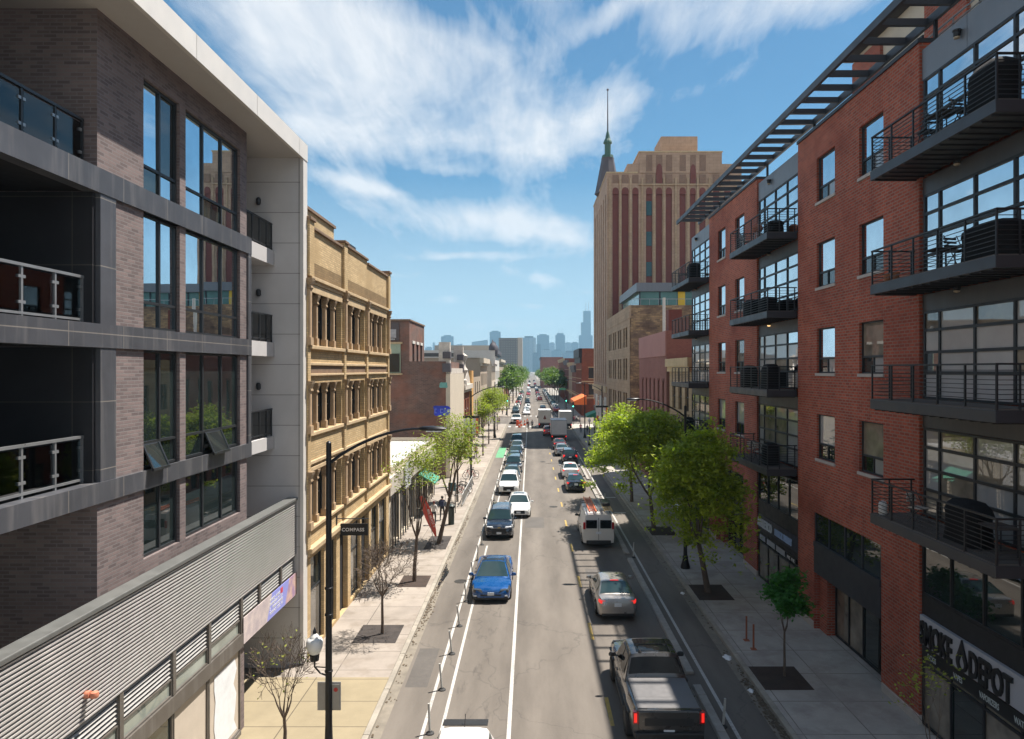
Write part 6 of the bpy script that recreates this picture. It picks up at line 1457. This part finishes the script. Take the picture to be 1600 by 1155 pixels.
# flexible posts between bike lane and cars
ORD = ['nearest', 'second', 'third', 'fourth', 'fifth', 'sixth', 'seventh', 'eighth', 'ninth', 'tenth', 'eleventh', 'twelfth', 'thirteenth', 'fourteenth', 'fifteenth', 'sixteenth']
def flex(x, y, lab, g, lean):
    t = thing('flexible_post', lab, 'bollard', (x, y, 0), 0, g)
    part('post', MB().tube([(0, 0, .03), (lean[0]*.5, lean[1]*.5, .45), (lean[0], lean[1], .92)], [.042, .038, .036], 8), mt['flex_post'], t, smooth=True)
    part('base', MB().lathe((0, 0, .002), [(.14, 0), (.13, .03), (.07, .06), (.05, .09)], 12), mt['flex_base'], t)
fy = [21.3, 24.2, 27.25, 30.2, 33.4, 37.0, 40.6, 44.2, 47.8, 51.4, 55.2, 59, 63, 67.5, 72, 78]
for k, y in enumerate(fy):
    flex(-3.14, y, 'worn white flexible post left of the parked cars, %s from the camera' % ORD[k], 'flexible posts along the left bike lane', (rnd.gauss(-.09, .04), rnd.gauss(0, .06)))
for k, (x, y) in enumerate(((6.12, 21.7), (6.2, 41.2), (6.25, 57.5), (6.2, 70))):
    flex(x, y, 'worn white flexible post beside the concrete lane kerbs on the right, %s from the camera' % ORD[k], 'flexible posts along the right bike lane', (rnd.gauss(.05, .03), rnd.gauss(0, .05)))
for k, (y0, y1) in enumerate(((14., 24.4), (25.4, 40.8), (41.9, 55.5), (56.6, 69), (70.2, 84))):
    o = MB(); y = y0
    while y < y1 - .5:
        y2 = min(y+2.4, y1); o.rings([[(5.76, yy, .003), (6.10, yy, .003), (6.07, yy, .13), (5.79, yy, .13)] for yy in (y, y2-.03)]); y = y2
    solo('lane_kerb', o, mt['concrete_kerb'], 'long low concrete kerb between lane and right bike lane, %s stretch from the camera' % ORD[k], 'kerb', 'concrete lane kerbs', bevel=.02)
for k, (x, y) in enumerate(((8.95, 27.4), (8.95, 28.3))):
    t = thing('rusty_post', ['short rusty orange stub post near the small dark green tree, nearer of two', 'short rusty orange stub post near the small dark green tree, farther of two'][k], 'post', (x, y, .135), 0, 'rusty stub posts')
    part('post', MB().box(-.03, .03, -.03, .03, 0, 1.0), mt['rust'], t, bevel=.006); part('base_plate', MB().box(-.11, .11, -.11, .11, 0, .02), mt['rust'], t)
# parking pay box, bin, racks, bikes, fence, flag on the left
t = thing('litter_bin', 'slim dark green bin standing on the left pavement behind the leaning tree', 'bin', (-5.75, 49.5, .135)); part('body', MB().lathe((0, 0, 0), [(.22, 0), (.22, 1.15), (.25, 1.2), (.25, 1.35), (.12, 1.45), (.02, 1.47)], 12), M('bin_green', (.02, .035, .03), .5, var=.15), t, smooth=True); part('opening', MB().box(-.14, .14, -.262, -.2, 1.2, 1.3), mt['dark_room'], t)
t = thing('pay_station', 'blue topped pay station on two posts near the slim dark bin', 'pay station', (-6.15, 53.5, .135)); part('post', MB().box(-.28, -.22, -.03, .03, 0, 2.3).box(.22, .28, -.03, .03, 0, 2.3), mt['lamp_black'], t); part('panel', MB().box(-.3, .3, -.05, .05, 1.7, 2.35), M('panel_blue', (.04, .12, .14), .4, var=.1), t)
fn = thing('fence', 'low pale metal fence round the pavement seats by the left curb', 'fence', (-5.6, 60, .135), world=True)
fb_ = MB()
for k in range(36): fb_.box(-5.62, -5.58, 56+k*.28-.012, 56+k*.28+.012, .135, 1.1)
for z in (.25, 1.08): fb_.box(-5.63, -5.57, 55.9, 66, z, z+.04)
for k in range(6): fb_.box(-7+k*.26, -6.97+k*.26, 55.9, 55.94, .135, 1.1)
fb_.box(-7.1, -5.6, 55.9, 55.94, 1.08, 1.12); part('bar', fb_, M('fence_pale', (.50, .50, .49), .5, metal=.3, var=.1), fn)
def bicycle(x, y, rz, col, lab):
    t = thing('bicycle', lab, 'bicycle', (x, y, .135), rz, 'bicycles at the racks on the left pavement')
    for yy in (-.52, .52):
        w_ = part('wheel', MB().tube([(0, yy+.33*math.cos(a), .34+.33*math.sin(a)) for a in [2*math.pi*k/16 for k in range(17)]], .022, 5), mt['tyre'], t)
        s_ = MB()
        for k in range(5): a = math.pi*k/5; s_.tube([(0, yy-.31*math.cos(a), .34-.31*math.sin(a)), (0, yy+.31*math.cos(a), .34+.31*math.sin(a))], .005, 3)
        part('spoke', s_, mt['alu_light'], w_)
    f = MB()
    for a, b in (((0, -.52, .34), (0, -.15, .82)), ((0, -.52, .34), (0, -.05, .3)), ((0, -.05, .3), (0, -.2, .9)), ((0, -.05, .3), (0, .36, .82)), ((0, -.16, .78), (0, .34, .84)), ((0, .33, .92), (0, .52, .34))): f.tube([a, b], .022, 6)
    part('frame', f, col, t); part('saddle', MB().lathe((0, -.2, .92), [(.03, 0), (.09, .02), (.08, .06), (.02, .07)], 8), mt['trim_black'], t)
    part('handlebar', MB().tube([(-.28, .26, 1.0), (-.1, .36, 1.0), (.1, .36, 1.0), (.28, .26, 1.0)], .016, 5).tube([(0, .33, .9), (0, .36, 1.0)], .016, 5), mt['trim_black'], t)
for k, (x, y, rz, c_, lab) in enumerate(((-6.2, 60.5, 1.2, P_red, 'red bicycle nearest at the racks'), (-6.1, 62, 1.35, P_black, 'black bicycle behind the red one at the racks'), (-6.2, 63.6, 1.1, P_navy, 'navy bicycle third at the racks'), (-6.15, 70, 1.5, P_red, 'red bicycle leaning near the bannered lamp'), (-6.2, 71.5, 1.3, P_black, 'black bicycle beyond the bannered lamp'))): bicycle(x, y, rz, c_, lab)
for k, y in enumerate((61.2, 62.8, 70.8)):
    solo('bike_rack', MB().tube([(-6.5, y, .13), (-6.5, y, .95), (-6.35, y, 1.05), (-6.0, y, 1.05), (-5.85, y, .95), (-5.85, y, .13)], .03, 6), mt['lamp_black'], ['black hoop rack beside the red and black bicycles', 'black hoop rack beside the navy bicycle', 'black hoop rack beyond the bannered lamp'][k], 'bike rack', 'bike racks')
fg = thing('flag', 'red and white feather flag leaning out over the left pavement', 'flag', (-6.05, 43.2, .135))
part('pole', MB().tube([(0, 0, 0), (-.45, 0, 2.2), (-.95, 0, 3.8)], .02, 6), mt['alu_light'], fg)
fm_ = MB(); g_ = []
for k in range(9):
    s = k/8; px_ = -.90+.95*s; pz_ = 3.2-2.55*s; w_ = .29*math.sin(math.pi*min(1, .12+s*.86))+.04; wv_ = .05*math.sin(s*9)
    g_.append([(px_-w_*.55, wv_, pz_-w_*.3), (px_, wv_+.05, pz_), (px_+w_*.9, wv_-.02, pz_+w_*.35)])
fm_.rings(g_, closed=False, cap=False); part('cloth', fm_, M('flag_red', (.60, .10, .075), .7, var=.15, scale=5), fg, smooth=True, recalc=False)
part('lettering', scribble((-.52, -.10, 2.35), (.35, 0, -.94), (.94, 0, .35), 1.3, .2, 1, 6), mt['white_letter'], fg)
# traffic signals, signs and cones at the crossing
def signal(x, y, lab, face=-1):
    t = thing('traffic_light', lab, 'traffic light', (x, y, .13), 0, 'traffic lights at the crossing')
    part('pole', MB().cyl((0, 0, 0), (0, 0, 4.6), .09, .07, 8), mt['lamp_black'], t); part('housing', MB().box(-.18, .18, -.2, .1, 3.5, 4.6), M('signal_case', (.02, .022, .02), .5, var=.1), t)
    for k, m_ in enumerate(('sig_green', 'sig_dark', 'sig_dark')): part('lens', MB().cyl((0, -.225, 3.7+k*.34), (0, -.19, 3.7+k*.34), .12, .12, 10), mt[m_], t)
M('sig_green', (.1, .7, .5), .3, var=0, emit=((.1, 1., .65), 3.)); M('sig_dark', (.05, .03, .02), .4, var=0)
mt = MATS
signal(8.7, 139.5, 'traffic light showing green on the near right corner of the crossing'); signal(8.6, 164.5, 'traffic light showing green on the far right corner of the crossing'); signal(-5.6, 164.5, 'traffic light on the far left corner of the crossing')
t = thing('street_sign', 'green street name plate on a pole at the far right corner of the crossing', 'sign', (8.3, 164, .13)); part('pole', MB().cyl((0, 0, 0), (0, 0, 7), .06, .05, 6), mt['lamp_black'], t); part('plate', MB().box(-1.4, .2, -.03, .03, 6.3, 6.8), mt['awning_green'], t)
for k, (x, y) in enumerate(((-1.9, 137.5), (-1.2, 139), (-.7, 143), (-2.2, 133.5))):
    t = thing('traffic_cone', 'orange traffic cone by the white pickup, %s from the camera' % ORD[k], 'cone', (x, y, 0), 0, 'traffic cones at the crossing')
    part('cone', MB().lathe((0, 0, .03), [(.26, 0), (.20, .3), (.12, .8), (.05, 1.05)], 10), M('cone_orange', (.75, .12, .03), .6, var=.1), t); part('stripe', MB().lathe((0, 0, .4), [(.19, 0), (.145, .28)], 10), mt['banner_white'], t); part('foot', MB().box(-.33, .33, -.33, .33, .0, .04), mt['trim_black'], t)
solo('drum_barrier', MB().lathe((-2.6, 137.4, 0), [(.3, 0), (.3, .3), (.27, .31), (.27, 1.1), (.1, 1.15)], 12), M('drum_orange', (.7, .10, .04), .6, var=.2), 'red orange traffic drum right in front of the white pickup', 'barrel')
# things standing on the balconies of the red block
M('cover_black', (.010, .010, .011), .9, var=.4, scale=4, bump=.8, spec=.2); M('wicker', (.05, .04, .035), .8, var=.4, scale=20); M('pot_clay', (.34, .14, .07), .8, var=.15); M('cushion', (.45, .42, .38), .8, var=.1); M('planter_red', (.20, .055, .03), .7, var=.2)
mt = MATS
def cover(x, y, z, w_, d, h, lab, seed=1, name='covered_grill', cat='grill', group='covered grills on the balconies'):
    r_ = random.Random(seed); rs = []
    for k, (zz_, s) in enumerate(((0, 1.04), (.3, 1.0), (.62, .98), (.70, 1.05), (.85, .95), (.97, .7), (1.0, .35))):
        ring = []
        for q in range(16):
            a = 2*math.pi*q/16; cx_, cz_ = math.cos(a), math.sin(a); f = s*(1+r_.gauss(0, .025))
            ring.append((x+d/2*f*math.copysign(abs(cx_)**.5, cx_), y+w_/2*f*math.copysign(abs(cz_)**.5, cz_), z+h*zz_))
        rs.append(ring)
    return solo(name, MB().rings(rs), mt['cover_black'], lab, cat, group, smooth=True, ang=60)
def grill(x, y, z, lab):
    t = thing('kettle_grill', lab, 'grill', (x, y, z)); part('bowl', MB().lathe((0, 0, .55), [(.05, 0), (.22, .06), (.28, .2), (.28, .24), (.2, .38), (.05, .44)], 14), mt['rust'] if 'red' in lab else mt['cover_black'], t, smooth=True)
    l = MB()
    for a in (0, 2.1, 4.2): l.tube([(.15*math.cos(a), .15*math.sin(a), .6), (.28*math.cos(a), .28*math.sin(a), 0)], .015, 5)
    part('leg', l, mt['alu_light'], t)
def chair(x, y, z, rz, lab, m_='steel_dark', group='folding chairs on the balconies'):
    t = thing('folding_chair', lab, 'chair', (x, y, z), rz, group)
    part('seat', MB().box(-.21, .21, -.2, .2, .44, .465), mt[m_], t); b = MB()
    for k in range(3): b.box(-.2, .2, .235+k*.012, .255+k*.012, .6+k*.1, .66+k*.1)
    part('backrest', b, mt[m_], t)
    for s in (-1, 1): part('leg', MB().tube([(s*.2, -.22, 0), (s*.2, .26, .92)], .013, 5).tube([(s*.19, .24, 0), (s*.19, -.18, .45)], .013, 5), mt['steel_dark'], t)
def table(x, y, z, lab, m_='wicker', w_=.7, d=.6, h=.72):
    t = thing('balcony_table', lab, 'table', (x, y, z), 0, 'tables on the balconies'); part('top', MB().box(-d/2, d/2, -w_/2, w_/2, h-.03, h), mt[m_], t, bevel=.01)
    for sx in (-1, 1):
        for sy in (-1, 1): part('leg', MB().cyl((sx*(d/2-.05), sy*(w_/2-.05), 0), (sx*(d/2-.05), sy*(w_/2-.05), h-.03), .018, .018, 5), mt['steel_dark'], t)
Z = FL
cover(11.5, 16.95, Z[3], 1.25, .75, 1.25, 'big black covered grill on the highest balcony of the nearest stack', 1)
table(11.45, 18.9, Z[3], 'small folding table on the highest balcony of the nearest stack'); chair(11.4, 18.0, Z[3], 0.1, 'folding chair between table and covered grill on the highest near balcony'); chair(11.4, 19.6, Z[3], 3.1, 'folding chair at the far side of the small table on the highest near balcony')
cover(11.55, 17.0, Z[2], 1.7, .9, .95, 'broad low furniture pile under a black cover on the second highest near balcony', 2, 'covered_furniture', 'furniture cover')
table(11.5, 19.2, Z[2], 'dark table on the second highest near balcony', h=.66); chair(11.45, 18.3, Z[2], .2, 'dark chair beside the table on the second highest near balcony')
for k, y in enumerate((20.9, 21.3)): solo('flower_pot', MB().lathe((11.15, y, Z[2]), [(.09, 0), (.14, .2), (.15, .24), (.12, .24), (.1, .2)], 10), mt['pot_clay'], ['nearer clay flower pot at the rail of the second highest near balcony', 'farther clay flower pot at the rail of the second highest near balcony'][k], 'flower pot', 'clay pots')
cover(11.55, 18.0, Z[0], 1.3, .7, 1.15, 'black covered grill on the lowest near balcony', 3); table(11.6, 16.9, Z[0], 'dark table behind the covered grill on the lowest near balcony')
chair(11.6, 20.4, Z[0], .4, 'pale seated chair on the lowest near balcony', 'cushion')
solo('lantern', MB().lathe((11.12, 21.55, Z[0]), [(.10, 0), (.13, .05), (.13, .34), (.10, .4), (.03, .44)], 12), M('lantern_white', (.6, .6, .6), .6, var=.35, scale=14), 'white patterned lantern at the far corner of the lowest near balcony', 'lantern', smooth=True)
# middle stack
grill(11.5, 34.6, Z[3], 'round red kettle grill on the highest balcony of the middle stack'); chair(11.5, 36.4, Z[3], .5, 'pale chair at the far end of the highest middle balcony', 'cushion'); cover(11.6, 32.6, Z[3], 1.2, .7, .7, 'low black covered seat on the highest middle balcony', 5, 'covered_furniture', 'furniture cover')
cover(11.55, 35.4, Z[2], 1.5, .8, .9, 'black covered grill on the far half of the second highest middle balcony', 6); cover(11.55, 33.2, Z[2], 1.0, .7, .8, 'black covered grill on the near half of the second highest middle balcony', 7)
cover(11.6, 36.2, Z[1], 1.0, .7, 1.15, 'tall rounded black grill cover on the third highest middle balcony', 8); cover(11.6, 33.0, Z[1], 1.1, .7, 1.2, 'square dark cabinet grill on the third highest middle balcony', 9)
chair(11.5, 34.4, Z[0], .3, 'pale chair on the lowest middle balcony, nearer one', 'cushion'); chair(11.5, 35.6, Z[0], 2.8, 'pale chair on the lowest middle balcony, farther one', 'cushion'); cover(11.6, 33.0, Z[0], .9, .7, 1.05, 'black covered grill on the lowest middle balcony', 10)
# far stack
cover(11.6, 48.6, Z[3], 1.4, .8, 1.2, 'black covered grill on the highest balcony of the far stack', 11); table(11.5, 51, Z[3], 'small table on the highest far balcony')
solo('planter_screen', MB().box(10.98, 11.02, 47.4, 52.7, Z[2]+.08, Z[2]+.98), mt['planter_red'], 'reddish screen panel tied along the rail of the second highest far balcony', 'screen', bevel=.01)
cover(11.6, 50.2, Z[1]-3.65, 1.0, .7, 1.1, 'black covered grill on the lowest balcony of the far stack', 12)
# ---------------------------------------------------------------- people
def person(x, y, rz, lab, top_c, leg_c, hair_c=(.03, .02, .015), skin_c=(.42, .26, .19), walk=1., h=1.74, base=.135, bag=None):
    k = h/1.74; me = bpy.data.meshes.new('p'); bm = bmesh.new(); L = bm.verts.layers.skin.verify(); V = {}
    s = walk
    J = {'pel': (0, 0, .95, .135, .10), 'waist': (0, 0, 1.10, .125, .09), 'chest': (0, .01, 1.30, .155, .105), 'shou': (0, 0, 1.43, .11, .08), 'neck': (0, .01, 1.50, .052, .052), 'head': (0, .03, 1.60, .082, .092), 'crown': (0, .02, 1.68, .07, .08)}
    for q, g in (('l', 1), ('r', -1)):
        J[q+'hip'] = (g*.095, 0, .88, .088, .088); J[q+'knee'] = (g*.10, .09*s*g+.03, .50, .058, .058); J[q+'ank'] = (g*.10, .17*s*g-.05*s, .10, .038, .04); J[q+'toe'] = (g*.105, .17*s*g-.05*s+.16, .05, .036, .03)
        J[q+'sh'] = (g*.185, 0, 1.40, .056, .056); J[q+'elb'] = (g*.235, -.07*s*g-.02, 1.13, .042, .042); J[q+'wri'] = (g*.235, -.10*s*g+.10, .91, .030, .027); J[q+'hand'] = (g*.23, -.10*s*g+.13, .83, .036, .022)
    for n, (a, b, c, r1, r2) in J.items(): v = bm.verts.new((a*k, b*k, c*k)); v[L].radius = (r1*k, r2*k); V[n] = v
    V['pel'][L].use_root = True
    for a, b in [('pel', 'waist'), ('waist', 'chest'), ('chest', 'shou'), ('shou', 'neck'), ('neck', 'head'), ('head', 'crown')] + [(q+a if a else b0, q+b) for q in 'lr' for a, b, b0 in (('', 'hip', 'pel'), ('hip', 'knee', 0), ('knee', 'ank', 0), ('ank', 'toe', 0), ('', 'sh', 'shou'), ('sh', 'elb', 0), ('elb', 'wri', 0), ('wri', 'hand', 0))]:
        bm.edges.new((V[a], V[b]))
    bm.to_mesh(me); bm.free()
    tmp = bpy.data.objects.new('p', me); COL.objects.link(tmp); tmp.modifiers.new('s', 'SKIN'); sb = tmp.modifiers.new('u', 'SUBSURF'); sb.levels = sb.render_levels = 1
    dg = bpy.context.evaluated_depsgraph_get(); m2 = bpy.data.meshes.new_from_object(tmp.evaluated_get(dg)); bpy.data.objects.remove(tmp); bpy.data.meshes.remove(me)
    m2.name = 'person'; m2.materials.clear()
    for nm, c in (('skin', skin_c), ('top', top_c), ('leg', leg_c), ('shoe', (.03, .03, .03))): m2.materials.append(M('cloth_%s_%d_%d_%d' % (nm, c[0]*999, c[1]*999, c[2]*999), c, .8, var=.12, scale=8))
    for p in m2.polygons:
        p.use_smooth = True; z = p.center.z/k; ax_ = abs(p.center.x)/k
        p.material_index = 3 if z < .09 else (2 if z < .97 and ax_ < .2 else (0 if z > 1.47 or (z < .93 and ax_ >= .2) else 1))
    o = bpy.data.objects.new('person', m2); COL.objects.link(o); o.location = (x, y, base-.015); o.rotation_euler = (0, 0, rz); tag(o, lab, 'person')
    hr = MB().lathe((0, .005*k, 1.575*k), [(.088*k, 0), (.097*k, .06*k), (.088*k, .11*k), (.05*k, .15*k), (.01*k, .16*k)], 10); hm_ = mesh_of('hair', hr, M('hair_%d' % int(hair_c[0]*999), hair_c, .7, var=.2, scale=20), smooth=True)
    h_ = bpy.data.objects.new('hair', hm_); COL.objects.link(h_); h_.parent = o
    fc = MB().box(-.035*k, -.018*k, .115*k, .124*k, 1.60*k, 1.61*k).box(.018*k, .035*k, .115*k, .124*k, 1.60*k, 1.61*k).box(-.02*k, .02*k, .112*k, .12*k, 1.545*k, 1.552*k); fo_ = bpy.data.objects.new('face', mesh_of('face', fc, mt['trim_black'])); COL.objects.link(fo_); fo_.parent = o
    if bag:
        bo = bpy.data.objects.new('backpack', mesh_of('backpack', MB().rings([[(-.13, -.12, 1.08), (.13, -.12, 1.08), (.13, -.25, 1.08), (-.13, -.25, 1.08)], [(-.15, -.11, 1.25), (.15, -.11, 1.25), (.15, -.27, 1.25), (-.15, -.27, 1.25)], [(-.11, -.11, 1.45), (.11, -.11, 1.45), (.11, -.2, 1.45), (-.11, -.2, 1.45)]]), M('bag_navy', bag, .7, var=.1), smooth=True)); COL.objects.link(bo); bo.parent = o
    return o
person(-7.0, 49.4, 0.05, 'person in a white top and dark trousers walking away on the left pavement', (.62, .60, .58), (.02, .025, .04), (.10, .03, .03))
person(-6.6, 51.0, -.05, 'person in dark clothes with a backpack beside the one in the white top', (.02, .025, .05), (.02, .02, .025), bag=(.03, .04, .09), h=1.82)
person(-.45, 129.2, 0.1, 'person in dark clothes crossing the road by the cones, left of a pair', (.10, .03, .04), (.02, .02, .03), base=0)
person(.30, 129.8, 0, 'person in dark clothes crossing the road by the cones, right of a pair', (.03, .03, .05), (.02, .02, .025), base=0, h=1.82)
person(-6.9, 86, 3.0, 'person in a purple red top on the left pavement below the tan wall', (.16, .04, .06), (.03, .03, .04)); person(-7.4, 84, 3.2, 'person in black near the far bike racks on the left pavement', (.02, .02, .02), (.03, .03, .04))
person(8.9, 121, 3.1, 'person in a bright pink red coat in front of the green awning', (.60, .02, .10), (.03, .04, .07)); person(9.8, 118, 3.2, 'person in dark blue clothes on the right pavement by the green awning', (.03, .04, .08), (.02, .03, .05))
person(10.3, 100, 3.1, 'person in a lilac top on the right pavement beside the bannered lamp', (.30, .26, .42), (.03, .03, .06)); person(10.6, 105, 0, 'person in black on the right pavement behind the lilac top', (.02, .02, .03), (.02, .02, .03))
for k, (x, y, c) in enumerate(((9.0, 142, (.25, .04, .08)), (9.6, 144, (.5, .5, .5)), (10.2, 141, (.05, .06, .12)), (-6.4, 139, (.4, .3, .25)), (-7, 170, (.3, .06, .05)), (9.2, 172, (.35, .3, .28)))):
    person(x, y, rnd.uniform(0, 6), ['maroon clad person waiting at the near right corner of the crossing', 'pale clad person at the near right corner of the crossing', 'navy clad person at the near right corner of the crossing', 'beige clad person at the near left corner of the crossing', 'red clad person past the crossing on the left pavement', 'sand clad person past the crossing on the right pavement'][k], c, (.03, .03, .04))
